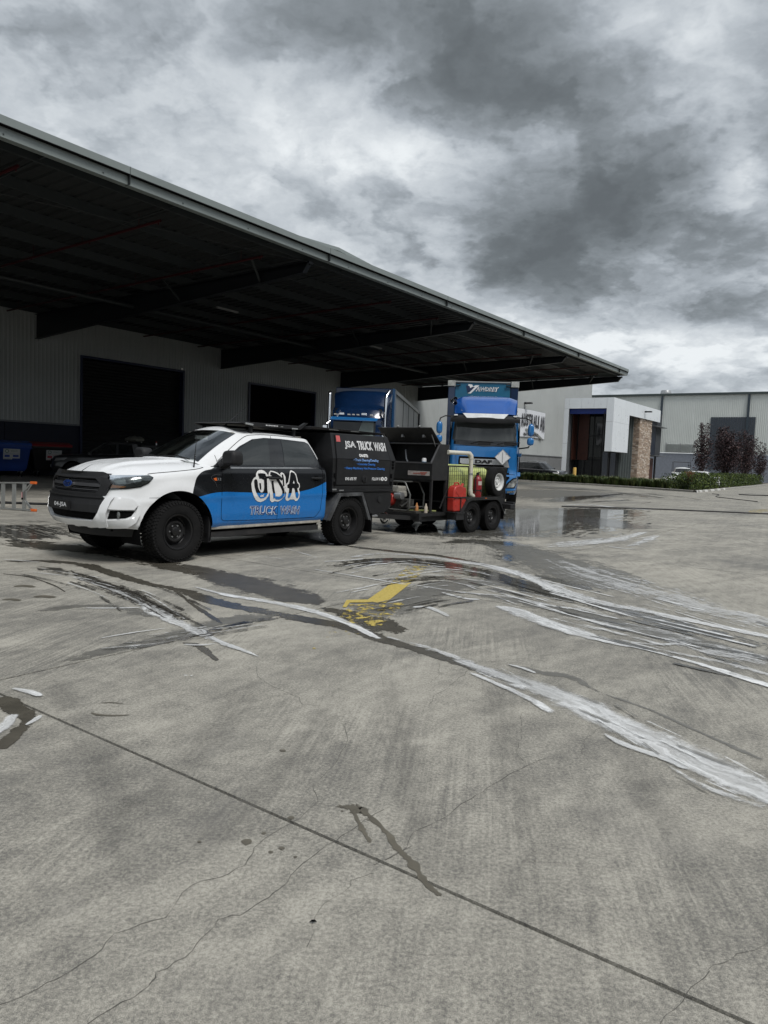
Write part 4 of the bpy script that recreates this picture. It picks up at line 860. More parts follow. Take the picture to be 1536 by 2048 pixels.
# unseen warehouse added behind the camera, tall enough to block low sky light
nw = thing('sky_blocker_warehouse', 'unseen grey warehouse added across the yard to block low sky light', 'warehouse', (0, 0, 0), BROT)
for k in range(14): mk('wall_sheet', MB().b2((-60+10*k, -34.2, 0), (-50.02+10*k, -34.0, 16)), mat('sky_blocker_cladding', (.06, .063, .063), .6), nw)
mk('roof', MB().b2((-60, -70, 16), (80, -33.6, 16.3)), M_gutter, nw); mk('side_wall', MB().b2((-60, -70, 0), (-59.8, -34.2, 16)).b2((79.8, -70, 0), (80, -34.2, 16)), MATS['sky_blocker_cladding'], nw)
for k in range(6): mk('dock_door', MB().b2((-50+20*k, -33.98, 0), (-44+20*k, -33.9, 5)), MATS['dark_roller_door'], nw)
# ------------------------------------------------------------------ vehicle tools
def interp(tab, x):
    xs = [p[0] for p in tab]; ys = [p[1] for p in tab]
    if xs[0] > xs[-1]: xs = xs[::-1]; ys = ys[::-1]
    return float(np.interp(x, xs, ys))
def half_outline(ctrl, n=8): return catmull(ctrl, n)
def pol_decal(mb, poly, fn, step=.06, mi=None):
    """triangulate a 2D polygon, cut it to a grid and map every vertex with fn(x, y)"""
    bm = bmesh.new(); vs = [bm.verts.new((p[0], p[1], 0)) for p in poly]; bm.faces.new(vs)
    bmesh.ops.triangulate(bm, faces=bm.faces)
    xs = [p[0] for p in poly]; ys = [p[1] for p in poly]
    if step:
        for ax, lo, hi in ((0, min(xs), max(xs)), (1, min(ys), max(ys))):
            k = math.ceil(lo/step)*step
            while k < hi:
                co = (k, 0, 0) if ax == 0 else (0, k, 0); no = (1, 0, 0) if ax == 0 else (0, 1, 0)
                bmesh.ops.bisect_plane(bm, geom=bm.verts[:]+bm.edges[:]+bm.faces[:], plane_co=co, plane_no=no); k += step
    bm.verts.index_update(); a = [fn(v.co.x, v.co.y) for v in bm.verts]; fs = [tuple(v.index for v in f.verts) for f in bm.faces]; bm.free()
    return mb.add(a, fs, mi)
def solid_decal(mb, poly, fn, depth, step=.08, mi=None, bev=.0):
    """like pol_decal, but with side walls going back by depth; fn(x, y, off) gives the point at an offset from the surface"""
    pol_decal(mb, poly, lambda x, y: fn(x, y, depth), step, mi)
    n = len(poly); rows = [[], []]
    pts = []
    for i in range(n):
        a, b = poly[i], poly[(i+1) % n]; L = math.dist(a, b); k = max(1, int(L/max(step, .02))); pts += [(a[0]+(b[0]-a[0])*j/k, a[1]+(b[1]-a[1])*j/k) for j in range(k)]
    for p in pts: rows[0].append(fn(p[0], p[1], depth)); rows[1].append(fn(p[0], p[1], -.02))
    return mb.grid(rows, mi, closed=True)
class Surf:
    def __init__(s, mbs):
        v = []; f = []
        for q in mbs: o = len(v); v += [Vector(p) for p in q.v]; f += [[i+o for i in g] for g in q.f]
        s.t = BVHTree.FromPolygons(v, f)
    def cast(s, o, d):
        h = s.t.ray_cast(Vector(o), Vector(d)); 
        if h[0] is None: return None, None
        n = h[1]; n = n if n.dot(Vector(d)) < 0 else -n; return h[0], n
    def side(s, off=.003, sgn=1, yf=.9):
        def fn(x, z, o=None):
            e = off if o is None else o
            for dz in (0, .01, -.01, .03, -.03, .06, -.06, .1, -.1, .15):
                p, n = s.cast((x, 3*sgn, z+dz), (0, -sgn, 0))
                if p is not None and abs(p.y) > .35: return Vector((x, p.y, z))+n*e
            return Vector((x, yf*sgn, z))
        return fn
    def front(s, off=.003, x0=.9):
        def fn(y, z, o=None):
            e = off if o is None else o
            for dz in (0, .01, -.01, .03, -.03, .06, -.06, .1, -.1, .15, .2):
                p, n = s.cast((4, y, z+dz), (-1, 0, 0))
                if p is not None and p.x > .3: return Vector((p.x, y, z))+n*e
            return Vector((x0, y, z))
        return fn
    def corner(s, off=.003, sgn=1):      # s axis = (Y - X)/sqrt2, looking along (-1,-1)
        k = math.sqrt(.5)
        def fn(q, z, o=None):
            e = off if o is None else o
            for dz in (0, .01, -.01, .03, -.03, .06, -.06, .1, .15):
                p, n = s.cast((4-k*q, sgn*(4+k*q), z+dz), (-k, -k*sgn, 0))
                if p is not None: return Vector((p.x, p.y, z))+n*e
            return Vector((.6, .8*sgn, z))
        return fn
def loft_body(ctrl, lv, zb, zt, ys, dxf, n=8, arches=(), xcut=.3):
    """lower body shell: plan outline ctrl [(X, yfrac)], levels lv 0..1, returns MB of one (left) half and its outline"""
    ol = catmull(ctrl, n); rows = []
    # resample to about 2.2 cm
    pts = [np.array(p) for p in ol]; out = [pts[0]]; acc = 0
    d = [0]+list(np.cumsum([np.hypot(*(pts[i+1]-pts[i])) for i in range(len(pts)-1)])); N = int(d[-1]/.022); out = []
    for k in range(N+1):
        s = d[-1]*k/N; i = min(int(np.searchsorted(d, s, side='right'))-1, len(pts)-2); q = (s-d[i])/max(d[i+1]-d[i], 1e-9); out.append(pts[i]*(1-q)+pts[i+1]*q)
    for v in lv:
        row = []
        for X, yf in out:
            fr = max(0, min(1, (X-xcut)/.6)); fr = fr*fr*(3-2*fr); XX = X+interp(dxf, v)*fr; z = interp(zb, X)*(1-v)+interp(zt, X)*v; Y = yf*interp(ys, v)
            for (ax, az, aa, ab, fl) in arches:
                r = math.hypot((X-ax)/aa, (z-az)/ab)
                if 1 <= r < 1.35 and Y > .5: Y += fl*(.5+.5*math.cos(math.pi*(r-1)/.35))
                elif r < 1 and Y > .5: Y += fl
            row.append([XX, Y, z])
        rows.append(row)
    return rows, out
def shell_from_rows(rows, arches):
    nr, nc = len(rows), len(rows[0]); V = [[Vector(p) for p in r] for r in rows]; F = []
    for i in range(nr-1):
        for j in range(nc-1):
            q = [(i, j), (i, j+1), (i+1, j+1), (i+1, j)]; c = sum((V[a][b] for a, b in q), Vector())/4; kill = False
            for (ax, az, aa, ab, fl) in arches:
                if c.y > .45 and ((c.x-ax)/aa)**2+((c.z-az)/ab)**2 < 1: kill = True
            if not kill: F.append(q)
    used = {}
    for q in F:
        for k in q: used[k] = used.get(k, 0)+1
    for (a, b) in used:       # snap the cut edge to the arch
        p = V[a][b]
        for (ax, az, aa, ab, fl) in arches:
            r = math.hypot((p.x-ax)/aa, (p.z-az)/ab)
            if p.y > .45 and r < 1.06 and used[(a, b)] < 4 and 0 < a: 
                p.x = ax+(p.x-ax)/r; p.z = az+(p.z-az)/r
    return V, F
def mb_from(V, F, mirror=False):
    ids = {}; mb = MB(); fs = []
    for q in F:
        t_ = []
        for k in q:
            if k not in ids: ids[k] = len(mb.v); p = V[k[0]][k[1]]; mb.v.append((p.x, -p.y if mirror else p.y, p.z))
            t_.append(ids[k])
        fs.append(tuple(t_[::-1]) if mirror else tuple(t_))
    mb.f = fs; mb.m = [0]*len(fs); return mb
def mk_wheel(parent, x, y, z, Rt, W, rim_r, M_rim, style='steel', sgn=1, tread=True, steer=0, name='wheel'):
    w_ = bpy.data.objects.new(name, None); COL.objects.link(w_); w_.parent = parent; w_.location = (x, y, z); w_.rotation_euler = (0, 0, steer+(0 if sgn > 0 else math.pi)); h = W/2
    mb = MB(); mb.lathe([(rim_r, -h*.8), (rim_r+.03, -h*.92), (Rt*.86, -h), (Rt*.965, -h*.86), (Rt*.985, -h*.6), (Rt*.985, h*.6), (Rt*.965, h*.86), (Rt*.86, h), (rim_r+.03, h*.92), (rim_r, h*.8)], 'Y', n=56)
    if tread:
        nb = 52
        for k in range(nb):
            a = 2*math.pi*k/nb
            for j, yy in enumerate((-.78, -.28, .28, .78)):
                aa = a+(math.pi/nb if j % 2 else 0); M = Matrix.Rotation(-aa, 3, 'Y') @ Matrix.Rotation(.25*(1 if j % 2 else -1), 3, 'X')
                c = Matrix.Rotation(-aa, 3, 'Y') @ Vector((Rt-.008, yy*h, 0)); mb.box(c, (.022, h*.42, 2*math.pi*Rt/nb*.62), mtx=M)
            for sy in (-1, 1):
                c = Matrix.Rotation(-a, 3, 'Y') @ Vector((Rt*.945, sy*h*.93, 0)); mb.box(c, (.05, .012, 2*math.pi*Rt/nb*.55), mtx=Matrix.Rotation(-a, 3, 'Y') @ Matrix.Rotation(-.5*sy, 3, 'Z'))
    mk('tyre', mb, M_rubber, w_, smooth=35, fix=True)
    mb = MB(); mb.lathe([(rim_r+.012, h*.93), (rim_r+.012, h*.84), (rim_r-.01, h*.80), (rim_r-.025, h*.4), (rim_r-.03, h*.1), (rim_r*.82, h*.05), (rim_r*.70, h*.22), (rim_r*.60, h*.42), (rim_r*.50, h*.42), (rim_r*.44, h*.28), (rim_r*.30, h*.28), (rim_r*.26, h*.48), (rim_r*.22, h*.52), (0, h*.53)], 'Y', n=48)
    mb.lathe([(rim_r+.012, -h*.93), (rim_r-.02, -h*.8), (rim_r-.03, h*.1)], 'Y', n=48); r_ = mk('rim', mb, M_rim, w_, smooth=40)
    mb = MB()
    nh = 8 if style == 'steel' else 6
    for k in range(nh):
        a = 2*math.pi*(k+.5)/nh; c = Vector((math.cos(a)*rim_r*.70, 0, math.sin(a)*rim_r*.70)); mb.lathe([(0, h*.245), (rim_r*.085 if style == 'steel' else rim_r*.11, h*.24)], 'Y', tuple(c), 10)
    mk('vent_hole', mb, M_hole, w_); mb = MB()
    for k in range(6):
        a = 2*math.pi*k/6; mb.lathe([(0, h*.36), (.011, h*.35), (.012, h*.26)], 'Y', (math.cos(a)*rim_r*.36, 0, math.sin(a)*rim_r*.36), 6)
    mk('wheel_nut', mb, M_galv, w_); return w_
# ------------------------------------------------------------------ the wash ute
UO, UYAW = Vector((-3.320, 9.665, 0)), R(-129.34)
ute = thing('ute', 'white, black and blue dual cab truck wash ute with black canopy body', 'ute', UO, UYAW)
def wrap_mat():
    mt = bpy.data.materials.new('wrapped_paint'); mt.use_nodes = True; t = NT(mt.node_tree); t.n.clear()
    co = t.new('ShaderNodeTexCoord').outputs['Object']; x, y, z = t.xyz(co)[:3]
    def fcurve(v, lo, hi, pts, zl, zh):
        nd = t.new('ShaderNodeFloatCurve'); t.set(nd, 1, t.rng(v, lo, hi)); cv = nd.mapping.curves[0]
        P_ = sorted(((p[0]-lo)/(hi-lo), (p[1]-zl)/(zh-zl)) for p in pts)
        cv.points[0].location = P_[0]; cv.points[1].location = P_[-1]
        for p in P_[1:-1]: cv.points.new(*p)
        nd.mapping.update(); return t.math('ADD', t.math('MULTIPLY', nd.outputs[0], zh-zl), zl)
    wave = fcurve(x, -2.8, -.1, [(-.1, .78), (-.34, .845), (-.64, .89), (-1.0, .885), (-1.53, .865), (-1.85, .86), (-2.12, .885), (-2.45, .95), (-2.7, 1.04), (-2.8, 1.08)], .5, 1.3)
    edge = fcurve(z, .3, 1.5, [(.3, -.10), (.9, -.20), (1.0, -.24), (1.10, -.29), (1.17, -.40), (1.20, -.54), (1.25, -.64), (1.32, -.74), (1.385, -.84), (1.5, -.95)], -1.2, .2)
    blue = t.math('LESS_THAN', z, wave); dark = t.math('MULTIPLY', t.math('LESS_THAN', x, edge), t.math('LESS_THAN', z, 1.372)); noroof = t.math('GREATER_THAN', t.math('ABSOLUTE', y), .48)
    dark = t.math('MULTIPLY', dark, noroof)
    n = t.noise(co, 3, 4); c = t.mix(dark, (.80, .815, .83), t.mix(blue, (.008, .009, .011), (.010, .165, .50)))
    drt = t.math('MULTIPLY', t.rng(z, .30, .62, 1., 0.), t.rng(t.noise(co, 9, 6, .7), .42, .7)); c = t.mix(t.math('MULTIPLY', drt, .45), c, (.16, .14, .11))
    bp = t.new('ShaderNodeBump', i={'Strength': .02, 'Distance': .02, 'Height': t.noise(co, 2.2, 2)})
    p = t.new('ShaderNodeBsdfPrincipled', i={'Base Color': c, 'Roughness': t.rng(n, .3, .7, .22, .34), 'Coat Weight': .3, 'Coat Roughness': .08, 'Specular IOR Level': .4, 'Normal': bp.outputs[0]}); t.new('ShaderNodeOutputMaterial', i={0: p.outputs[0]}); return mt
M_wrap = wrap_mat()
ctrl = [(-2.70, .55), (-2.70, .90), (-2.69, .985), (-2.62, 1.), (-2.2, 1.), (-1.5, 1.), (-.8, 1.), (0., .995), (.35, .985), (.52, .955), (.66, .89), (.79, .77), (.87, .60), (.925, .38), (.955, .18), (.965, 0.)]
zb = [(-2.7, .43), (-.6, .42), (.4, .43), (.97, .47)]; zt = [(-2.7, 1.245), (-.9, 1.235), (-.5, 1.222), (0, 1.168), (.4, 1.125), (.7, 1.09), (.97, 1.065)]
ysv = [(0, .868), (.06, .900), (.2, .915), (.42, .918), (.5, .928), (.58, .922), (.8, .912), (.90, .905), (.955, .885), (1., .845)]
dxf = [(0, -.06), (.1, .0), (.25, .035), (.42, .03), (.55, .0), (.8, -.02), (.93, -.035), (1., -.075)]
ARC = [(0., .40, .535, .515, .022)]
lv = [i/34 for i in range(33)]+[.955, .98, 1.]; lv = sorted(set(lv))
rows, uol = loft_body(ctrl, lv, zb, zt, ysv, dxf, arches=ARC)
V, F = shell_from_rows(rows, ARC)
def sel(pred): return [q for q in F if pred(sum((V[a][b] for a, b in q), Vector())/4)]
isd1 = lambda c: c.y > .6 and -1.68 < c.x < -.675; isd2 = lambda c: c.y > .6 and -2.585 < c.x < -1.68
for mir in (False, True):
    mk('body', mb_from(V, sel(lambda c: not isd1(c) and not isd2(c) and c.x > -.9), mir), M_wrap, ute, smooth=32)
    mk('rear_quarter', mb_from(V, sel(lambda c: not isd1(c) and not isd2(c) and c.x <= -.9), mir), M_wrap, ute, smooth=32)
    mk('door', mb_from(V, sel(isd1), mir), M_wrap, ute, smooth=32); mk('door', mb_from(V, sel(isd2), mir), M_wrap, ute, smooth=32)
lower = mb_from(V, F); lowerR = mb_from(V, F, True)
# hood
topo = [Vector(p) for p in rows[-1] if p[0] > -.56]; topo = [p for p in topo if p.y > .001]
hrows = []
def hood_z(X, s, zedge):
    zc = interp([(-.6, 1.318), (-.3, 1.315), (.0, 1.298), (.4, 1.262), (.7, 1.205), (.85, 1.15), (.97, 1.075)], X); return zedge+(max(zc, zedge+.005)-zedge)*(1-(1-s)**2.6)
def crease(X, y):  # power bulge lines
    k = max(0, min(1, (.85-X)/.5)); a = abs(y); c = .30+.10*(-X+.9); return k*(.016*math.exp(-((a-c)/.05)**2) - .010*math.exp(-((a-c-.11)/.06)**2))
for p in topo:
    X1 = min(p.x, .55)-.0; row = []
    for k in range(25):
        s = k/24; x = p.x*(1-s)+X1*s if p.x > .55 else p.x; y = p.y*(1-s); row.append((x, y, hood_z(x, s, p.z)+(crease(x, y)*min(1, s*4))))
    hrows.append(row)
hood = MB().grid(hrows); hoodR = MB().grid([[(x, -y, z) for x, y, z in r] for r in hrows])
hh = MB().merge(hood); hh.merge(hoodR); mk('bonnet', hh, M_wrap, ute, smooth=40, weld=True)
# greenhouse
base = [(-.27, 0, 1.312), (-.31, .40, 1.305), (-.40, .66, 1.275), (-.50, .765, 1.235), (-.9, .825, 1.236), (-1.7, .84, 1.236), (-2.5, .835, 1.245), (-2.67, .80, 1.245), (-2.705, .5, 1.245), (-2.71, 0, 1.245)]
topc = [(-1.10, 0, 1.752), (-1.13, .30, 1.745), (-1.20, .50, 1.715), (-1.29, .575, 1.697), (-1.50, .62, 1.702), (-1.85, .645, 1.705), (-2.38, .64, 1.682), (-2.53, .60, 1.665), (-2.57, .42, 1.672), (-2.58, 0, 1.70)]
NS = 8; bo_, to_ = catmull(base, NS), catmull(topc, NS); LVG = [0, .04, .12, .2, .3, .4, .5, .6, .7, .8, .88, .93, .97, 1.]
grow = []
for v in LVG:
    bul = .022*math.sin(math.pi*v); row = []
    for i, (a, b) in enumerate(zip(bo_, to_)):
        p = a*(1-v)+b*v; 
        if i < 3*NS: p = p+np.array([bul*1.2, 0, bul*.5])
        else: p = p+np.array([0, bul*(1 if i < 7*NS else 0), 0])
        row.append(tuple(p))
    grow.append(row)
roofrows = []
for i, p in enumerate(to_):
    X0 = max(min(p[0], -1.45), -2.25); roofrows.append([(p[0]*(1-s)+X0*s, p[1]*(1-s), p[2]+.072*(1-(1-s)**2.2)*(1 if i > 0 else .9)) for s in [k/12 for k in range(13)]])
ghf = MB(); gl = MB(); nc = len(grow[0])
for i in range(len(LVG)-1):
    for j in range(nc-1):
        q = [grow[i][j], grow[i][j+1], grow[i+1][j+1], grow[i+1][j]]
        isg = j < 2*NS+2 and 1 <= i < len(LVG)-2
        (gl if isg else ghf).add(q, [(0, 1, 2, 3)])
def mirror(mb): 
    o = MB(); o.v = [(x, -y, z) for x, y, z in mb.v]; o.f = [f_[::-1] for f_ in mb.f]; o.m = list(mb.m); return o
for q in roofrows[1:]: pass
cab = MB().merge(ghf); cab.merge(mirror(ghf)); mk('cab_shell', cab, M_wrap, ute, smooth=40, weld=True)
rf = MB().grid(roofrows); rf2 = MB().merge(rf); rf2.merge(mirror(rf)); mk('roof', rf2, M_wrap, ute, smooth=40, weld=True)
g2 = MB().merge(gl); g2.merge(mirror(gl)); mk('windscreen', g2, M_clear, ute, smooth=60, weld=True)
# black band inside the windscreen edge
S = Surf([lower, lowerR, hood, hoodR, ghf, mirror(ghf), rf, mirror(rf)]); SL = Surf([lower, lowerR])
sd = S.side(.004); sdr = S.side(.004, -1)
trim = [(-.70, 1.222), (-1.7, 1.238), (-2.50, 1.252), (-2.575, 1.30), (-2.585, 1.37), (-2.49, 1.605), (-2.42, 1.632), (-1.9, 1.655), (-1.6, 1.655), (-1.38, 1.625), (-1.12, 1.515), (-.85, 1.35), (-.70, 1.26)]
fwin = [(-.80, 1.255), (-1.58, 1.262), (-1.655, 1.635), (-1.45, 1.625), (-1.30, 1.575), (-1.08, 1.465), (-.86, 1.325), (-.80, 1.28)]
rwin = [(-1.86, 1.262), (-2.45, 1.285), (-2.515, 1.33), (-2.52, 1.38), (-2.45, 1.58), (-2.41, 1.605), (-1.91, 1.635)]
for sg in (1, -1):
    fn = S.side(.003, sg); mb = MB(); pol_decal(mb, trim, fn); mk('window_surround', mb, M_blackgloss, ute, smooth=60, fix=False)
    for wn_ in (fwin, rwin): mb = MB(); pol_decal(mb, wn_, S.side(.007, sg)); mk('window', mb, mat('ute_side_glass', (.02, .024, .025), .06, var=.1, spec=.8), ute, smooth=60, fix=False)
# panel gaps
def gap_line(pts, wdt, fn, mb):
    P2 = catmull(pts, 6); 
    for i in range(len(P2)-1):
        a, b = P2[i], P2[i+1]; d = b-a; L = np.hypot(*d)
        if L < 1e-6: continue
        n = np.array([-d[1], d[0]])/L*wdt/2; mb.add([fn(*(a-n)), fn(*(b-n)), fn(*(b+n)), fn(*(a+n))], [(0, 1, 2, 3)])
mb = MB(); fn = S.side(.0025)
for l in ([(-.70, 1.38), (-.685, 1.2), (-.675, 1.0), (-.672, .6), (-.70, .515), (-.78, .50)], [(-.78, .50), (-1.6, .485), (-1.68, .485)], [(-1.705, 1.25), (-1.69, 1.0), (-1.68, .485)], [(-1.68, .485), (-2.35, .485), (-2.47, .50), (-2.56, .60)], [(-2.56, .60), (-2.59, .85), (-2.60, 1.1), (-2.61, 1.25), (-2.60, 1.38), (-2.53, 1.62), (-2.44, 1.682), (-2.2, 1.69), (-1.7, 1.70), (-1.45, 1.69), (-1.28, 1.655), (-1.0, 1.50), (-.70, 1.30)],
          [(-1.735, 1.69), (-1.705, 1.25)], [(.40, 1.115), (.33, 1.128), (0., 1.158), (-.3, 1.190), (-.42, 1.215)]): gap_line(l, .0065, fn, mb)
mk('panel_gap', mb, M_hole, ute, fix=False); mk('panel_gap', mirror(mb), M_hole, ute, fix=False)
mb = MB(); gap_line([(.42, .83), (.3, .832), (.28, .835)], .006, fn, mb); gap_line([(-.75, 1.213), (-1.7, 1.226), (-2.55, 1.238)], .014, fn, mb); mk('belt_moulding', mb, M_galv, ute, fix=False)
# body crease on doors
# sill
for sg in (1, -1):
    mb = MB(); mb.prism([(-.52, .385), (-.52, .43), (-2.62, .44), (-2.62, .395)], sg*.74, sg*.875); mk('sill', mb, mat('muddy_white', (.38, .36, .32), .6, var=.3, scale=9), ute, bevel=.01)
    mb = MB(); mb.prism([(-.5, .28), (-.5, .35), (-2.6, .36), (-2.6, .28)], sg*.5, sg*.84); mk('side_rail', mb, M_steelblack, ute)
# arch liner
for sg in (1, -1):
    mb = MB(); rws = []
    for k in range(25):
        a = math.pi*(-.10+1.2*k/24); rws.append([(.53*math.cos(a), sg*y, .40+.51*math.sin(a)) for y in (.90, .45)])
    mb.grid(rws); mk('arch_liner', mb, M_hole, ute, smooth=60, fix=False)
    mb = MB(); mb.b2((-.50, sg*.52, .22), (-.54, sg*.88, .62)); mk('mudflap', mb, M_plastic, ute)
    mb = MB()
    rws = []
    for k in range(41):
        a = math.pi*(-.02+1.04*k/40); rws.append([S.side(.006, sg)(.0+.556*math.cos(a), .40+.536*math.sin(a)), S.side(.012, sg)(.0+.538*math.cos(a), .40+.518*math.sin(a)), (.53*math.cos(a), sg*.90, .40+.51*math.sin(a))])
# underbody
mb = MB(); mb.b2((-2.7, -.80, .42), (-.55, .80, .47)); mb.b2((-4.2, -.5, .42), (-2.6, .5, .62)); mb.b2((-.5, -.5, .35), (.55, .5, .75)); mb.tube([(.0, -.75, .38), (.0, .75, .38)], .05, 8); mb.tube([(-3.22, -.75, .39), (-3.22, .75, .39)], .06, 8); mb.lathe([(0, -.14), (.15, -.1), (.17, 0), (.15, .1), (0, .14)], 'X', (-3.22, 0, .39), 14); mb.tube([(-3.1, 0, .42), (-.5, 0, .45)], .05, 8); mk('underbody', mb, M_hole, ute)
mb = MB(); mb.b2((.50, -.55, .40), (.70, .55, .85)); mk('radiator_block', mb, M_hole, ute)
# front face
ff = SL.front(.003); fc = SL.corner(.003)
def ring(mb, outer, inner, fn, depth, step=.08):
    n = len(outer)
    for i in range(n):
        a, b, c, d = outer[i], outer[(i+1) % n], inner[(i+1) % n], inner[i]; solid_decal(mb, [a, b, c, d], fn, depth, step)
hexo = [(-.60, 1.075), (-.54, 1.098), (.54, 1.098), (.60, 1.075), (.69, .99), (.64, .855), (.60, .835), (-.60, .835), (-.64, .855), (-.69, .99)]
hexi = [(-.50, 1.02), (-.48, 1.03), (.48, 1.03), (.50, 1.02), (.585, .975), (.545, .885), (.52, .875), (-.52, .875), (-.545, .885), (-.585, .975)]
mb = MB(); pol_decal(mb, hexi, lambda y, z: ff(y, z, .006)); mk('grille_recess', mb, M_hole, ute, fix=False)
mb = MB(); ring(mb, hexo, hexi, ff, .045); mk('grille_surround', mb, M_plastic, ute, bevel=.006)
gr = MB()
for z0, z1, d in ((.945, .985, .03), (.900, .915, .02)):
    solid_decal(gr, [(-.57+.1*abs(z0-.96), z0), (.57, z0), (.57, z1), (-.57, z1)], ff, d)
for z0 in (.885, .925, .995, 1.01): solid_decal(gr, [(-.53, z0), (.53, z0), (.53, z0+.006), (-.53, z0+.006)], ff, .012)
mk('grille_bar', gr, mat('grille_bar_grey', (.045, .046, .05), .45), ute, bevel=.004)
# oval emblem
def ell(cx, cz, a, b, n=28): return [(cx+a*math.cos(2*math.pi*k/n), cz+b*math.sin(2*math.pi*k/n)) for k in range(n)]
mb = MB(); solid_decal(mb, ell(0, .963, .115, .05), ff, .045, 0); e_ = mk('emblem', mb, M_chrome, ute); mb = MB(); solid_decal(mb, ell(0, .963, .100, .040), ff, .049, 0); mk('emblem_face', mb, mat('emblem_blue', (.01, .035, .16), .25), e_)
mb = MB(); text_mb(mb, 'Ford', -.066, .938, .132, .05, lambda y, z: ff(-y*-1, z, .052), .01, .25); mk('emblem_script', mb, M_chrome, e_, fix=False)
# bumper: black centre, plate, white lower parts
bc = [(-.62, .835), (.62, .835), (.66, .80), (.60, .64), (-.60, .64), (-.66, .80)]
mb = MB(); solid_decal(mb, bc, ff, .05); mk('bumper_centre', mb, M_plastic, ute, bevel=.008); mb = MB(); solid_decal(mb, [(-.62, .835), (.62, .835), (.655, .80), (-.655, .80)], ff, .065); mk('bumper_lip', mb, M_plastic, ute, bevel=.01)
mb = MB(); solid_decal(mb, [(-.57, .64), (.57, .64), (.49, .555), (-.49, .555)], ff, .012); mk('lower_opening', mb, M_hole, ute)
wing = MB()
for sg in (1, -1):
    F2 = lambda y, z, o: ff(y*sg, z, o)
    solid_decal(wing, [(.665, .825), (.735, .830), (.69, .66), (.66, .50), (.54, .49), (.50, .55), (.60, .64)], F2, .055)
solid_decal(wing, [(-.54, .55), (.54, .55), (.56, .485), (-.56, .485)], ff, .045)
mk('bumper_skin', wing, M_white, ute, bevel=.014, smooth=40)
for sg in (1, -1):
    C2 = SL.corner(.003, sg); mb = MB(); solid_decal(mb, [(-.17, .840), (.05, .832), (.17, .815), (.235, .745), (.19, .685), (-.13, .690)], C2, .036, .05); solid_decal(mb, [(-.16, .56), (.13, .572), (.185, .60), (.21, .66), (.235, .745), (.265, .74), (.255, .62), (.21, .53), (.12, .475), (-.13, .465)], C2, .028, .05); mk('bumper_corner', mb, M_white, ute, bevel=.012, smooth=40)
    mb = MB(); solid_decal(mb, [(-.075, .672), (.205, .672), (.165, .610), (.10, .582), (-.11, .568)], C2, .004, .05); mk('fog_recess', mb, M_hole, ute); mb = MB(); p0 = C2(.02, .622, .01); mb.lathe([(0, .012), (.032, .01), (.042, 0)], 'X', tuple(p0), 16); mk('fog_lamp', mb, mat('lamp_lens', (.12, .13, .13), .08, coat=1.), ute, smooth=60)
    # headlamp
    hl = [(-.165, 1.075), (.0, 1.082), (.2, 1.09), (.335, 1.095), (.375, 1.075), (.33, 1.01), (.25, .965), (.12, .942), (-.10, .925), (-.115, .965), (-.17, 1.03)]
    mb = MB(); pol_decal(mb, hl, lambda a, b: C2(a, b, .008), .03); h_ = mk('headlight', mb, mat('headlamp_dark', (.07, .072, .072), .18, .5, var=.5, scale=14), ute, smooth=60, fix=False)
    mb = MB(); pol_decal(mb, [(-.06, 1.045), (.08, 1.055), (.1, 1.0), (-.02, .985)], lambda a, b: C2(a, b, .012), .03); pol_decal(mb, ell(.215, 1.025, .048, .038, 16), lambda a, b: C2(a, b, .013), .03); mk('reflector', mb, mat('lamp_reflector', (.30, .31, .31), .15, .9, var=.3, scale=20), h_, smooth=60, fix=False)
    mb = MB(); pol_decal(mb, [(-.10, .985), (-.02, .975), (.10, .965), (.07, .948), (-.09, .94)], lambda a, b: C2(a, b, .012), .03); mk('indicator', mb, mat('amber_lens', (.30, .14, .07), .2), h_, fix=False)
    mb = MB(); pol_decal(mb, [(p[0], p[1]) for p in hl], lambda a, b: C2(a, b, .022), .03); mk('lens', mb, M_clear, h_, smooth=60, fix=False)
    mb = MB(); n = len(hl)
    for i in range(n): a, b = hl[i], hl[(i+1) % n]; gap_line([a, b], .010, lambda x, y: C2(x, y, .009), mb)
    mk('headlight_gap', mb, M_hole, ute, fix=False)
mb = MB(); gap_line([(-.58, 1.100), (-.3, 1.106), (.0, 1.108), (.3, 1.106), (.58, 1.100)], .010, lambda y, z: S.front(.006)(y, z), mb); mk('bonnet_gap', mb, M_hole, ute, fix=False)
pl = MB(); solid_decal(pl, [(-.185, .652), (.185, .652), (.185, .762), (-.185, .762)], lambda y, z, o: Vector((1.062+o*.9, y, z)), .012, 0); pn = mk('number_plate', pl, M_black, ute, bevel=.004); mb = MB(); text_mb(mb, '04-JSA', -.155, .672, .31, .068, lambda y, z: Vector((1.0755, y, z)), .02); mk('plate_text', mb, M_whiteplain, pn, fix=False)
# text on the front reads with Y decreasing to the viewer's right? the viewer's left is the ute's right side: Y grows to the viewer's right
lip = MB(); rws = []
for z, x in ((.44, .80), (.37, .82), (.335, .80), (.33, .6)):
    rws.append([(x-.30*abs(q)**2.6*(1 if z > .331 else .6), q*(.80 if z > .4 else .74), z) for q in [(-12+i)/12 for i in range(25)]])
lip.grid(rws); mk('lower_apron', lip, M_plastic, ute, smooth=50)
sk = MB()
for y in (-.36, -.12, .12, .36): sk.box((.90-abs(y)*.15, y, .462), (.10, .10, .05))
mk('apron_cleat', sk, M_white, ute, bevel=.015)
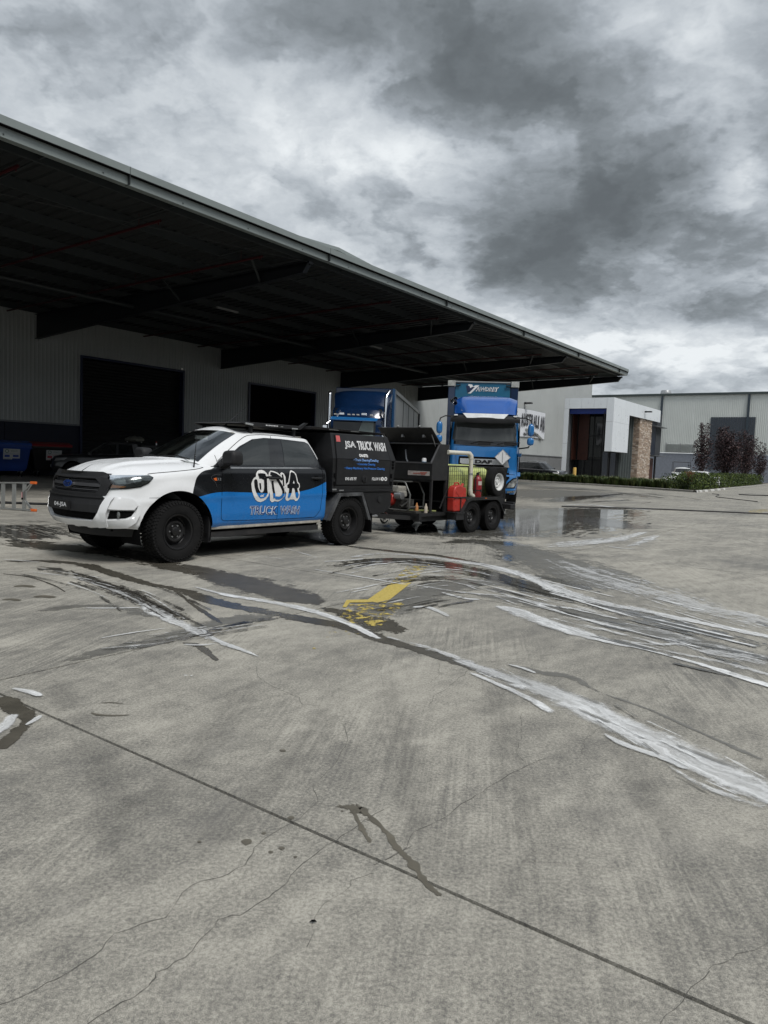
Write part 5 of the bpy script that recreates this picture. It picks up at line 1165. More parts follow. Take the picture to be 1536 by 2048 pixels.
# mirrors
for sg in (1, -1):
    mb = MB(); pr = [(-.99, 1.275), (-.995, 1.40), (-.95, 1.455), (-.80, 1.475), (-.70, 1.45), (-.66, 1.38), (-.66, 1.285), (-.70, 1.26), (-.94, 1.25)]
    pr = [(-.74+(x+.85)*.62, z-.02) for x, z in pr]
    mb.prism([(y, z) for y, z in [(sg*.93, 1.255), (sg*1.17, 1.25), (sg*1.19, 1.30), (sg*1.18, 1.42), (sg*1.13, 1.455), (sg*.98, 1.45), (sg*.925, 1.40)]], -.82, -.64, 'X'); mk('mirror', mb, M_plastic, ute, bevel=.035, smooth=45)
    mb = MB(); mb.beam((-.73, sg*.84, 1.24), (-.73, sg*.97, 1.29), .12, .07); mb.prism([(-.66, 1.18), (-.86, 1.20), (-.80, 1.34), (-.70, 1.34)], sg*.845, sg*.875); mk('mirror_arm', mb, M_plastic, ute, bevel=.012)
    for hx in (-1.60, -2.46):
        mb = MB(); fn = S.side(0, sg); a = fn(hx+.08, 1.085); b = fn(hx-.08, 1.085); up = Vector((0, sg*.045, 0)); mb.tube([a+Vector((.02, 0, 0)), a+up*.9, b+up*.9, b-Vector((.02, 0, 0))], .014, 8); mb.beam(a+up*.75, b+up*.75, .02, .035); mk('door_handle', mb, M_plastic, ute, smooth=50)
        mb = MB(); pol_decal(mb, ell(hx, 1.08, .06, .04, 16), S.side(.002, sg)); mk('handle_cup', mb, M_hole, ute, fix=False)
# fender vent with badge
mb = MB(); pol_decal(mb, [(-.665, 1.115), (-.56, 1.12), (-.50, 1.085), (-.535, 1.035), (-.60, .98), (-.60, 1.01), (-.665, 1.01)], S.side(.006)); mk('fender_vent', mb, M_blackgloss, ute, fix=False)
mb = MB(); gap_line([(-.665, 1.118), (-.56, 1.122), (-.495, 1.085), (-.56, 1.02), (-.585, .965)], .010, S.side(.009), mb); mk('vent_trim', mb, mat('dark_trim', (.10, .10, .11), .3, .6), ute, fix=False)
mb = MB(); pol_decal(mb, [(-.53, 1.072), (-.58, 1.085), (-.59, 1.045), (-.555, 1.045)], S.side(.010)); mk('side_marker', mb, M_orange, ute, fix=False)
mb = MB(); text_mb(mb, '3.2', .595, 1.047, .062, .034, lambda x, z: S.side(.010)(-x, z), .02); mk('engine_badge', mb, M_galv, ute, fix=False)
# aerials, wiper
mb = MB(); mb.tube([(-.30, .80, 1.185), (-.31, .80, 1.28), (-.33, .79, 1.42), (-.355, .78, 1.62)], [.012, .010, .006, .002], 6); mb.box((-.30, .805, 1.185), (.03, .05, .03)); mk('aerial', mb, M_plastic, ute)
mb = MB(); mb.tube([(-1.35, .1, 1.80), (-1.36, .1, 1.84), (-1.80, .0, 2.12)], [.03, .010, .003], 6); mk('roof_aerial', mb, M_plastic, ute)
mb = MB(); mb.tube([(-.36, .62, 1.315), (-.37, .35, 1.35), (-.32, -.05, 1.345)], .008, 5); mb.tube([(-.30, .0, 1.33), (-.35, -.3, 1.355), (-.38, -.6, 1.33)], .008, 5); mk('wiper', mb, M_plastic, ute)
# interior
inn = MB(); inn.b2((-.52, -.70, 1.02), (-.88, .70, 1.25)); mk('dashboard', inn, M_interior, ute, bevel=.03)
inn = MB(); inn.b2((-.5, -.76, .62), (-2.62, .76, .66)); inn.b2((-2.55, -.74, .6), (-2.64, .74, 1.25)); mk('cabin_floor', inn, M_interior, ute)
for y in (-.38, .38):
    for x in (-1.45, -2.3):
        mb = MB(); mb.box((x, y, .88), (.5, .5, .16)); mb.beam((x-.18, y, .9), (x-.32, y, 1.42), .46, .12, up=(1, 0, 0)); mb.box((x-.34, y, 1.53), (.1, .26, .18)); mk('seat', mb, M_interior, ute, bevel=.04)
mb = MB(); mb.lathe([(.18+.015*math.cos(a), .015*math.sin(a)) for a in [i*math.pi/3 for i in range(7)]], 'X', (-.98, -.38, 1.14), 24); mk('steering_wheel', mb, M_interior, ute)
mb = MB(); mb.box((-1.13, .0, 1.62), (.03, .22, .07)); mk('inner_mirror', mb, M_interior, ute); mb = MB(); mb.b2((-.98, -.12, 1.655), (-1.02, .12, 1.60)); mk('windscreen_sticker', mb, M_whiteplain, ute)
for sg in (1, -1):
    mb = MB(); mb.beam((-.52, sg*.71, 1.20), (-1.26, sg*.53, 1.66), .05, .06); mk('pillar_trim', mb, M_beige, ute)
    mb = MB(); mb.b2((-.6, sg*.74, .66), (-2.6, sg*.78, 1.2)); mk('door_trim', mb, M_interior, ute)
mb = MB(); mb.b2((-1.15, -.5, 1.70), (-2.5, .5, 1.715)); mk('headlining', mb, M_beige, ute)
# wheels
mk_wheel(ute, 0, .80, .392, .392, .265, .218, mat('black_wheel', (.018, .018, .019), .4, .3), steer=R(3)); mk_wheel(ute, 0, -.80, .392, .392, .265, .218, MATS['black_wheel'], sgn=-1, steer=R(3)); mk_wheel(ute, -3.22, .80, .392, .392, .265, .218, MATS['black_wheel']); mk_wheel(ute, -3.22, -.80, .392, .392, .265, .218, MATS['black_wheel'], sgn=-1)
# --- canopy body
YC = lambda z: .925 if z <= 1.40 else .925-(z-1.40)*.36
cs = [(.925, .90), (.925, 1.40), (.78, 1.80), (-.78, 1.80), (-.925, 1.40), (-.925, .90)]
xf = lambda z: -2.80-(.07*max(0, z-1.4)/.4); xr = lambda z: -4.375+(.08*max(0, z-1.4)/.4)+(.06*max(0, 1.2-z)/.3)
mb = MB(); a = [(xf(z), y, z) for y, z in cs]; b = [(xr(z), y, z) for y, z in cs]; mb.grid([a, b], closed=True); mb.add(a, [tuple(range(6))]); mb.add(b, [tuple(range(6))[::-1]]); mk('canopy_body', mb, M_black, ute, bevel=.012)
CS = Surf([mb])
def csd(off, sg=1): return CS.side(off, sg, .925)
for sg in (1, -1):
    mb = MB(); f_ = csd(0, sg); f3 = lambda x, z, o: f_(x, z)+Vector((0, sg*o, 0))
    solid_decal(mb, [(-2.885, .985), (-4.20, .985), (-4.21, 1.40), (-4.165, 1.765), (-2.955, 1.765), (-2.885, 1.40)], f3, .012, .2); cdoor = mk('canopy_door', mb, M_black, ute)
    mb = MB(); gap_line([(-2.89, 1.397), (-4.205, 1.397)], .006, lambda x, z: f3(x, z, .014), mb)
    for l in ([(-2.875, .975), (-4.21, .975)], [(-2.872, .975), (-2.872, 1.40)], [(-2.872, 1.40), (-2.945, 1.775)], [(-4.222, .975), (-4.222, 1.40)], [(-4.222, 1.40), (-4.177, 1.775)]): gap_line(l, .012, lambda x, z: f3(x, z, .002), mb)
    mk('canopy_seal', mb, M_hole, ute, fix=False)
    mb = MB(); mb.lathe([(0, .03), (.055, .028), (.06, 0)], 'Y', (-3.55, .925, 1.075), 20); mb.box((-3.55, .96, 1.07), (.02, .03, .07)); mb = mb if sg > 0 else mirror(mb); mk('canopy_latch', mb, M_plastic, ute, smooth=40)
    mb = MB()
    for x, z in ((-2.85, 1.13), (-2.85, 1.0), (-4.26, 1.13), (-4.26, 1.0)): mb.box((x, sg*.93, z), (.035, .02, .07))
    mk('canopy_hinge', mb, M_hole, ute)
    mb = MB()
    for k in range(3): f9 = lambda x, z: f3(x, z, .003); pol_decal(mb, [(-4.30, 1.36-.05*k), (-4.335, 1.385-.05*k), (-4.335, 1.365-.05*k), (-4.30, 1.335-.05*k), (-4.265, 1.365-.05*k), (-4.265, 1.385-.05*k)], f9, 0)
    mk('canopy_vent', mb, M_hole, ute, fix=False)
f4 = lambda x, z: csd(.0)(x, z)+Vector((0, .017, 0))
mb = MB(); pol_decal(mb, [(-2.965, 1.762), (-3.055, 1.762), (-3.045, 1.665), (-2.95, 1.665)], f4, 0); mk('red_sticker', mb, mat('pink_red_sticker', (.50, .10, .10), .5), ute, fix=False)
def ctext(s, x, z, w_, h, M_, bold=.0, shear=0., nm='lettering', slope=0., ff_=None):
    mb = MB(); text_mb(mb, s, 0, 0, w_, h, lambda a, b: (ff_ or f4)(x-a, z+b+a*slope), bold, shear); return mk(nm, mb, M_, ute, fix=False)
M_wp = mat('white_print', (.80, .81, .82), .5, var=.02); M_bp = mat('blue_print', (.035, .17, .55), .5, var=.03); M_bpl = mat('light_blue_print', (.22, .38, .72), .5, var=.03)
f5 = lambda x, z: csd(.0)(x, z)+Vector((0, .0185, 0))
ctext('JSA', -3.12, 1.555, .27, .13, M_wp, .03, .1); ctext('JSA', -3.13, 1.565, .25, .11, M_black, -.028, .1, ff_=f5); ctext('TRUCK', -3.44, 1.552, .37, .145, M_wp, .03, .1); ctext('TRUCK', -3.46, 1.563, .35, .12, M_black, -.028, .1, ff_=f5); ctext('WASH', -3.85, 1.548, .31, .145, M_wp, .03, .1); ctext('WASH', -3.85, 1.56, .29, .12, M_black, -.028, .1, ff_=f5)
ctext('ON-SITE:', -3.42, 1.435, .22, .05, M_wp, .045); ctext('\u2022 Truck Cleaning/Detailing', -3.27, 1.355, .62, .052, M_bpl, .03); ctext('\u2022 Concrete Cleaning', -3.35, 1.292, .46, .048, M_bp, .03); ctext('\u2022 Heavy Machinery Hot Pressure Cleaning', -3.06, 1.222, 1.0, .050, M_bp, .03)
ctext('0745 678 797', -3.08, 1.055, .27, .05, M_wp, .02); ctext('FOLLOW US', -3.74, 1.055, .22, .05, M_wp, .02)
mb = MB(); pol_decal(mb, ell(-4.01, 1.08, .038, .034, 16), f4, 0); pol_decal(mb, ell(-4.10, 1.08, .038, .034, 16), f4, 0); mk('round_icon', mb, M_wp, ute, fix=False); mb = MB(); pol_decal(mb, [(-4.0, 1.095), (-4.02, 1.095), (-4.015, 1.06), (-4.005, 1.06)], f5, 0); pol_decal(mb, ell(-4.10, 1.08, .018, .016, 10), f5, 0); mk('icon_mark', mb, M_black, ute, fix=False)
# tray edge, mudguards, toolboxes
for sg in (1, -1):
    mb = MB(); mb.b2((-2.80, sg*.70, .865), (-4.32, sg*.935, .905)); mk('tray_edge', mb, M_black, ute, bevel=.006)
    gp = [(-2.66, .44), (-2.93, .855), (-3.50, .86), (-3.73, .40)]; gi = [(-2.74, .42), (-2.97, .80), (-3.47, .805), (-3.66, .40)]
    mb = MB(); mb.grid([[(x, sg*.70, z) for x, z in gp], [(x, sg*.965, z) for x, z in gp], [(x, sg*.965, z-.035) for x, z in gp]]); 
    mb.grid([[(x, sg*.966, z) for x, z in gp], [(x, sg*.966, z) for x, z in gi]]); mb.grid([[(x, sg*.70, z) for x, z in gi], [(x, sg*.966, z) for x, z in gi]])
    mk('mudguard', mb, mat('scuffed_mudguard', (.07, .073, .078), .5, .2, var=.6, scale=5, dirt=.1), ute)
    mb = MB(); mb.prism([(-3.56, .86), (-4.30, .86), (-4.30, .60), (-4.12, .50), (-3.78, .46)], sg*.55, sg*.915); mk('under_box', mb, M_black, ute, bevel=.01); mb = MB(); mb.lathe([(0, .02), (.05, .018), (.052, 0)], 'Y', (-3.98, .912, .73), 16); mk('box_latch', mb if sg > 0 else mirror(mb), M_plastic, ute)
    mb = MB(); mb.box((-3.78, sg*.80, .34), (.03, .26, .32)); mk('mudflap', mb, M_hole, ute)
    mb = MB(); mb.box((-2.85, sg*.93, .90), (.09, .01, .04)); mb.box((-3.0, sg*.94, .895), (.1, .012, .02)); mk('bare_metal_patch', mb, M_galv, ute)
mb = MB(); mb.b2((-4.3, -.85, .55), (-4.36, .85, .68)); mk('rear_bar', mb, M_steelblack, ute, bevel=.01); mb = MB(); mb.beam((-4.3, 0, .45), (-4.62, 0, .42), .06, .08); mk('towbar', mb, M_steelblack, ute)
for sg in (1, -1):
    mb = MB(); mb.b2((-4.365, sg*.62, .70), (-4.375, sg*.88, .80)); mk('tail_light', mb, M_red, ute)
# solar panel / roof rack
mb = MB(); mb.add([(-2.50, -.70, 1.84), (-4.28, -.68, 1.83), (-4.28, .70, 1.83), (-2.50, .72, 1.84), (-2.50, -.72, 1.88), (-4.30, -.70, 1.86), (-4.30, .72, 1.86), (-2.50, .74, 1.88)], [(3, 2, 1, 0), (4, 5, 6, 7), (0, 1, 5, 4), (1, 2, 6, 5), (2, 3, 7, 6), (3, 0, 4, 7)]); mk('roof_tray', mb, M_steelblack, ute, bevel=.006)
mb = MB(); mb.b2((-1.38, -.55, 1.855), (-2.46, .55, 1.875)); mb.add([(-1.22, -.55, 1.85), (-1.38, -.55, 1.875), (-1.38, .55, 1.875), (-1.22, .55, 1.85)], [(0, 1, 2, 3)]); mk('roof_platform', mb, M_steelblack, ute, bevel=.004)
mb = MB(); mb.prism([(-1.28, 1.86), (-1.4, 1.82), (-2.4, 1.82), (-2.56, 1.93), (-2.50, 1.93), (-2.38, 1.865)], .55, .60); mb.prism([(-1.28, 1.86), (-1.4, 1.82), (-2.4, 1.82), (-2.56, 1.93), (-2.50, 1.93), (-2.38, 1.865)], -.60, -.55); mk('platform_rail', mb, M_plastic, ute)
for x in (-1.45, -2.3):
    for sg in (1, -1): mb = MB(); mb.beam((x, sg*.54, 1.70), (x, sg*.55, 1.82), .035, .05); mk('rack_foot', mb, M_plastic, ute)
mb = MB(); mb.tube([(-1.30, .61, 1.85), (-1.44, .61, 1.838)], .014, 6); mb.tube([(-2.2, .61, 1.825), (-2.32, .61, 1.825)], .012, 6); mb.box((-2.0, .606, 1.84), (.05, .01, .012)); mb.box((-3.0, .735, 1.85), (.22, .008, .008)); mb.box((-3.5, .735, 1.85), (.2, .008, .008)); mk('rack_bolt', mb, M_alu, ute)
mb = MB()
for q in range(9): mb.box((-1.70-.027*q, .604, 1.845), (.016 if q % 3 else .02, .003, .012 if q % 2 else .016))
mk('rack_badge', mb, M_wp, ute)
# --- big letters on the doors
_ux = np.array([math.cos(UYAW), math.sin(UYAW), 0]); _uy = np.array([-math.sin(UYAW), math.cos(UYAW), 0]); _uo = np.array(UO)
def upx(u, v, Y=.925):
    r = pxray(u, v); off = _uo@_uy+Y; k = (off-_C@_uy)/(r@_uy); P = _C+k*r-_uo; return float(P@_ux), float(P[2])
def zq(a, b): return upx(490+a/12.8, 930+b/12.8)
Wh = [[(165, 480), (205, 380), (240, 330), (290, 305), (300, 220), (340, 165), (400, 135), (470, 132), (530, 160), (575, 215), (600, 260), (606, 300), (606, 560), (615, 700), (585, 800), (530, 880), (470, 925), (400, 948), (330, 935), (270, 890), (215, 800), (178, 660)],
 [(608, 270), (635, 190), (685, 150), (760, 162), (850, 198), (925, 260), (918, 215), (960, 190), (1012, 222), (1048, 310), (1048, 560), (1012, 580), (1025, 680), (1000, 800), (930, 890), (850, 935), (770, 925), (735, 915), (690, 955), (640, 900), (628, 760), (608, 640)],
 [(1110, 440), (1150, 260), (1180, 160), (1215, 140), (1275, 172), (1325, 235), (1345, 330), (1360, 430), (1400, 480), (1405, 560), (1375, 620), (1395, 700), (1385, 840), (1340, 910), (1295, 925), (1255, 880), (1240, 760), (1228, 700), (1195, 800), (1150, 880), (1100, 920), (1050, 905), (1030, 850), (1050, 720), (1015, 640), (1035, 560), (1065, 480)]]
In = [[(235, 400), (270, 362), (310, 372), (325, 420), (332, 560), (362, 650), (400, 700), (442, 700), (476, 650), (490, 560), (490, 385), (430, 352), (372, 348), (362, 318), (500, 318), (568, 322), (568, 640), (575, 720), (530, 800), (470, 845), (390, 850), (325, 790), (275, 690), (243, 560)],
 [(345, 222), (420, 212), (530, 225), (550, 290), (500, 322), (372, 312), (352, 280)], [(365, 465), (410, 465), (415, 600), (402, 655), (376, 600)],
 [(1180, 210), (1215, 182), (1280, 215), (1310, 285), (1325, 380), (1340, 460), (1380, 500), (1380, 570), (1335, 600), (1350, 690), (1365, 760), (1350, 840), (1320, 850), (1290, 800), (1270, 650), (1250, 592), (1210, 592), (1190, 700), (1150, 810), (1110, 850), (1085, 820), (1110, 700), (1130, 600), (1082, 580), (1082, 510), (1130, 480), (1155, 345)]]
dfn = S.side(.006); dfn2 = S.side(.009); dfn3 = S.side(.011)
mb = MB()
for p in Wh: pol_decal(mb, [zq(*q) for q in p], dfn, .1)
mk('door_logo', mb, mat('logo_white', (.74, .74, .73), .4, var=.05), ute, fix=False); mb = MB()
for p in In: pol_decal(mb, [zq(*q) for q in p], dfn2, .1)
for st_, wd_ in (([(705, 410), (715, 560), (735, 720), (745, 850)], .040), ([(665, 215), (720, 245), (800, 310), (870, 420), (950, 580), (980, 690), (950, 790), (870, 845), (770, 835)], .046), ([(968, 245), (985, 380), (990, 545)], .028), ([(520, 322), (680, 312), (830, 325)], .030), ([(700, 215), (800, 250), (900, 320), (960, 380)], .040)): gap_line([zq(*q) for q in st_], wd_, dfn2, mb)
mk('door_logo_fill', mb, M_wrap, ute, fix=False)
mb = MB(); pol_decal(mb, [zq(*q) for q in [(1245, 400), (1272, 470), (1225, 470)]], dfn3, 0); pol_decal(mb, [zq(*q) for q in [(398, 765), (440, 770), (488, 742), (450, 784), (410, 782)]], dfn3, 0); mk('logo_highlight', mb, M_wp, ute, fix=False)
x0, z0 = zq(115, 1280); x1, z1 = zq(1400, 1260); zt0 = zq(115, 1050)[1]; zt1 = zq(1400, 1040)[1]
def tline(s, a, b, bold, M_, fn, pad=0.):
    mb = MB(); L = x0-x1; hh_ = zt0-z0
    text_mb(mb, s, 0, 0, (b-a)*L-2*pad, 1., lambda p, q: fn(x0-a*L-pad-p-q*.006, z0+pad*.6+(z1-z0)*(a+p/L)+q*(hh_-pad*1.2)+.004*math.sin(p*9)), bold, .08); mk('door_lettering', mb, M_, ute, fix=False)
tline('TRUCK', .0, .54, .06, mat('logo_pale_blue', (.55, .63, .74), .4, var=.05), dfn); tline('TRUCK', .0, .54, .002, mat('logo_navy', (.010, .045, .20), .4), dfn2, .008); tline('WASH', .59, 1., .06, MATS['logo_pale_blue'], dfn); tline('WASH', .59, 1., .002, MATS['logo_navy'], dfn2, .008)
# ------------------------------------------------------------------ the pressure wash trailer
TO = UO+Matrix.Rotation(UYAW, 3, 'Z') @ Vector((-7.37, 0, 0)); X0 = 7.37
tl = thing('trailer', 'black tandem wash trailer with open box, hitched behind the ute', 'trailer', TO, UYAW)
def onT(name, label, cat, x, y, z, rz=0, group=None): return thing(name, label, cat, TO+Matrix.Rotation(UYAW, 3, 'Z') @ Vector((x+X0, y, z)), UYAW+rz, group)
def bT(a, b): return ((a[0]+X0, a[1], a[2]), (b[0]+X0, b[1], b[2]))
def TB(name, boxes, m_, bevel=0, parent=None):
    mb = MB()
    for a, b in boxes: mb.b2(*bT(a, b))
    return mk(name, mb, m_, parent or tl, bevel=bevel)
M_tr = mat('trailer_black', (.014, .0145, .016), .55, .1, var=.4, scale=4, dirt=.08)
TB('deck', [((-5.43, -.70, .36), (-8.62, .70, .42))], M_tr); TB('chassis_rail', [((-5.43, .55, .26), (-8.6, .64, .36)), ((-5.43, -.64, .26), (-8.6, -.55, .36)), ((-6.4, -.55, .27), (-6.48, .55, .35)), ((-5.43, -.7, .30), (-5.5, .7, .37))], M_tr)
mb = MB()
for s in (1, -1): mb.beam((-5.5+X0, s*.5, .32), (-4.80+X0, s*.06, .36), .06, .08)
mb.beam((-5.0+X0, 0, .36), (-4.62+X0, 0, .37), .08, .08); mk('drawbar', mb, M_tr, tl)
mb = MB(); mb.box((-4.66+X0, 0, .40), (.2, .09, .08)); mb.tube([(-4.62+X0, 0, .46), (-4.80+X0, 0, .50)], .015, 6); mk('coupling', mb, M_galv, tl, bevel=.01)
jk = bpy.data.objects.new('jockey_wheel', None); COL.objects.link(jk); jk.parent = tl; jk.location = (-5.02+X0, .12, .33)
mk('jockey_tube', MB().tube([(.42, .0, .03), (-.02, .0, .02)], .028, 10), M_galv, jk, smooth=50); mk('jockey_handle', MB().tube([(.42, 0, .03), (.47, 0, .03), (.47, .08, .05)], .01, 6), M_red, jk)
mb = MB(); mb.lathe([(0, .035), (.05, .035), (.07, .015), (.105, .022), (.11, 0), (.105, -.022), (.07, -.015), (.05, -.035), (0, -.035)], 'X', (-.10, 0, -.03), 28); mk('jockey_disc', mb, M_chrome, jk, smooth=50)
# box with sloping open front
ub = [(-5.77, 1.05), (-5.77, 1.37), (-6.03, 1.74), (-6.30, 1.74), (-6.30, 1.05)]; y0, y1 = -.62, .70
mb = MB()
for y in (y0, y1-.004): mb.prism([(x+X0, z) for x, z in ub], y, y+.012)
mb.b2(*bT((-5.76, y0, 1.05), (-5.775, y1, 1.37))); mb.b2(*bT((-6.03, y0, 1.735), (-6.30, y1, 1.747))); mb.b2(*bT((-6.295, y0, 1.05), (-6.305, y1, 1.74))); mb.b2(*bT((-5.77, y0, 1.045), (-6.30, y1, 1.055))); mk('box_shell', mb, M_tr, tl)
mb = MB(); P_ = lambda x, z, y: (x+X0, y, z)
for y in (y0+.02, y1-.02): mb.beam(P_(-5.765, 1.372, y), P_(-6.03, 1.745, y), .03, .025)
mb.beam(P_(-5.765, 1.375, y0), P_(-5.765, 1.375, y1), .025, .03); mb.beam(P_(-6.03, 1.748, y0), P_(-6.03, 1.748, y1), .03, .02); mk('opening_lip', mb, mat('worn_edge_steel', (.12, .12, .125), .4, .4), tl)
mb = MB(); mb.beam(P_(-6.02, 1.765, (y0+y1)/2-.0), P_(-5.70, 2.045, (y0+y1)/2), y1-y0, .015); ld_ = mk('box_lid', mb, M_tr, tl)
mb = MB(); 
for y in (-.1, .42): mb.box(P_(-5.86, 1.89, y), (.06, .05, .05)); mb.beam(P_(-5.72, 2.05, y-.04), P_(-5.66, 2.075, y+.03), .03, .01)
mk('lid_catch', mb, M_galv, ld_)
mb = MB(); mb.tube([P_(-6.0, 1.70, .60), P_(-5.83, 1.92, .62)], .01, 6); mb.tube([P_(-6.0, 1.70, -.55), P_(-5.83, 1.92, -.57)], .01, 6); mk('gas_strut', mb, M_galv, ld_)
TB('name_plate', [((-5.755, .14, 1.13), (-5.762, .66, 1.215))], mat('scratched_plate', (.42, .38, .36), .5, var=.3, scale=18)); mb = MB(); text_mb(mb, 'FORSTER', 0, 0, .34, .04, lambda a, b: Vector((-5.752+X0, .24+a, 1.150+b+a*.03)), .02, .3)
mb = MB(); mb.beam((-5.752+X0, .27, 1.165), (-5.752+X0, .58, 1.18), .002, .014); mb.beam((-5.752+X0, .44, 1.185), (-5.752+X0, .60, 1.192), .002, .012); mb.beam((-5.752+X0, .46, 1.150), (-5.752+X0, .56, 1.156), .002, .012); mk('plate_print', mb, mat('faded_red_print', (.45, .10, .07), .6), tl)
mb = MB(); mb.tube([P_(-6.1, 1.62, -.2), P_(-6.0, 1.45, -.1), P_(-6.05, 1.2, 0)], .02, 8); mk('inner_hose', mb, M_galv, tl, smooth=60); mb = MB(); mb.lathe([(0, .1), (.035, .1), (.04, .08), (.04, 0), (0, 0)], 'Z', P_(-5.95, 1.37, .42), 14); cn = mk('spray_can', mb, M_whiteplain, None, smooth=40)
bpy.data.objects.remove(cn); cn = onT('spray_can', 'small white and blue can inside the open trailer box', 'can', -5.92, .40, 1.33); mk('can_body', MB().lathe([(0, .0), (.045, 0), (.045, .12), (.03, .14), (0, .14)], 'Z', n=16), M_whiteplain, cn, smooth=40); mk('can_band', MB().lathe([(.046, .03), (.046, .07)], 'Z', n=16), mat('pale_blue_band', (.12, .3, .5), .4), cn); TB('box_tray', [((-5.80, y0+.02, 1.30), (-6.28, y1-.02, 1.325))], M_hole)
# posts and frame below the box
mb = MB()
for x, y in ((-5.80, .68), (-5.80, -.60), (-6.27, .68), (-6.27, -.60)): mb.beam((x+X0, y, .42), (x+X0, y, 1.05), .045, .045)
for z in (1.03,): mb.beam((-5.80+X0, .68, z), (-5.80+X0, -.6, z), .04, .04)
mk('frame_post', mb, M_tr, tl); TB('tank_guard', [((-6.29, .66, .42), (-6.31, .69, 1.05)), ((-6.33, -.68, .42), (-6.36, .68, 1.30))], M_hole)
mb = MB()
for k in range(5): mb.beam((-6.1+X0, .69, .50), (-6.3+X0, .72, .9), .012, .03) if k == 0 else None
mk('hanging_strap', mb, M_tr, tl)
# cage
mb = MB(); xa, xb, yc, za, zb_ = -6.32, -8.55, .70, .60, 1.33
for sg in (1, -1):
    y = yc*sg
    mb.beam((xa+X0, y, zb_), (xb+X0, y, zb_), .03, .03); mb.beam((xa+X0, y, .62), (xb+X0, y, .62), .03, .03)
    for x in (xa, -7.07, -7.8, xb): mb.beam((x+X0, y, .42), (x+X0, y, zb_), .03, .03)
for x in (xa, xb): mb.beam((x+X0, -yc, zb_), (x+X0, yc, zb_), .03, .03); mb.beam((x+X0, -yc, .62), (x+X0, yc, .62), .03, .03)
mk('cage_frame', mb, M_tr, tl); mb = MB()
for sg in (1, -1):
    x = xa-.075
    while x > xb: mb.tube([(x+X0, yc*sg, .62), (x+X0, yc*sg, zb_)], .0035, 4, cap=False); x -= .075
    z = .70
    while z < zb_: mb.tube([(xa+X0, yc*sg, z), (xb+X0, yc*sg, z)], .0035, 4, cap=False); z += .075
tag(mk('cage_mesh', mb, M_tr, tl), kind='stuff'); TB('side_board', [((-6.32, .69, .42), (-8.55, .71, .66)), ((-6.32, -.71, .42), (-8.55, -.69, .66)), ((-8.53, -.7, .42), (-8.56, .7, 1.28)), ((-7.85, .695, .62), (-8.54, .70, 1.3))], M_tr)
# water tank
tk = onT('water_tank', 'lime yellow plastic water tank inside the trailer cage', 'tank', -7.35, 0, .42)
M_tank = mat('lime_plastic', (.50, .56, .20), .35, var=.12, scale=2); mb = MB(); rws = []
for i in range(29):
    x = -.88+1.76*i/28; e = min(1, (min(i, 28-i)+.5)/2.2)**.5; rib = .018*math.cos(i*math.pi/3.5); rws.append([(x, (.56*e+rib)*math.copysign(abs(math.cos(a))**.45, math.cos(a)), .47+(.46*e+rib)*math.copysign(abs(math.sin(a))**.5, math.sin(a))) for a in [2*math.pi*k/32 for k in range(32)]])
mb.grid(rws, closed=True); mk('tank_body', mb, M_tank, tk, smooth=50); mk('tank_lid', MB().lathe([(0, .10), (.17, .10), (.19, .06), (.19, 0)], 'Z', (.70, -.25, .92), 20), M_tank, tk, smooth=40); mb = MB(); mb.box((.78, .30, .95), (.16, .18, .14)); mk('tank_neck', mb, M_tank, tk, bevel=.03)
# pvc pipe
pv = onT('drain_pipe', 'white plastic pipe bending down the side of the trailer cage', 'pipe', -7.0, 0, 0)
mb = MB(); pts = [(.75, .72, 1.60), (.05, .72, 1.60), (-.01, .73, 1.585), (-.045, .74, 1.55), (-.06, .745, 1.50), (-.06, .76, .84), (-.065, .765, .78), (-.09, .77, .745), (-.14, .775, .735), (-.30, .78, .73)]
mb.tube(pts, .042, 14); mk('pipe_run', mb, mat('white_pvc', (.62, .60, .52), .4, var=.08), pv, smooth=50); mb = MB(); mb.tube([(.02, .72, 1.60), (-.02, .725, 1.59), (-.055, .74, 1.555), (-.06, .745, 1.49)], .050, 14); mb.tube([(-.06, .76, .86), (-.065, .765, .775), (-.10, .77, .738), (-.16, .776, .735)], .05, 14); mk('elbow', mb, MATS['white_pvc'], pv, smooth=50)
mb = MB(); mb.tube([(-.06, .75, 1.20), (-.06, .752, 1.16)], .047, 12); mb.tube([(-.30, .78, .73), (-.36, .78, .73)], .05, 10); mk('pipe_clamp', mb, M_galv, pv)
# jerry can
jc = onT('jerry_can', 'red plastic jerry can strapped to the side of the trailer', 'jerry can', -6.52, .80, .44)
mb = MB(); mb.prism([(-.21, 0), (.21, 0), (.22, .06), (.22, .42), (.17, .50), (.02, .53), (-.08, .50), (-.19, .47), (-.22, .42), (-.22, .06)], -.085, .085); mk('can_body', mb, M_red, jc, bevel=.025, smooth=40)
mb = MB(); mb.tube([(.12, 0, .50), (.10, 0, .56), (-.02, 0, .565), (-.08, 0, .50)], .016, 8); mb.tube([(-.14, 0, .48), (-.19, 0, .54)], .03, 10); mk('can_handle', mb, M_red, jc); mb = MB(); mb.beam((-.16, .088, .12), (.16, .088, .40), .006, .02); mb.beam((-.16, .088, .40), (.16, .088, .12), .006, .02); mk('pressed_rib', mb, M_red, jc)
mb = MB(); mb.tube([(-.24, -.09, .28), (-.24, .10, .28), (.24, .10, .28), (.24, -.09, .28)], .012, 6); mb.tube([(0, .10, .28), (0, .10, 0), (0, -.08, -.01)], .012, 6); mb.box((0, 0, -.01), (.48, .2, .02)); mk('can_holder', mb, M_tr, jc)
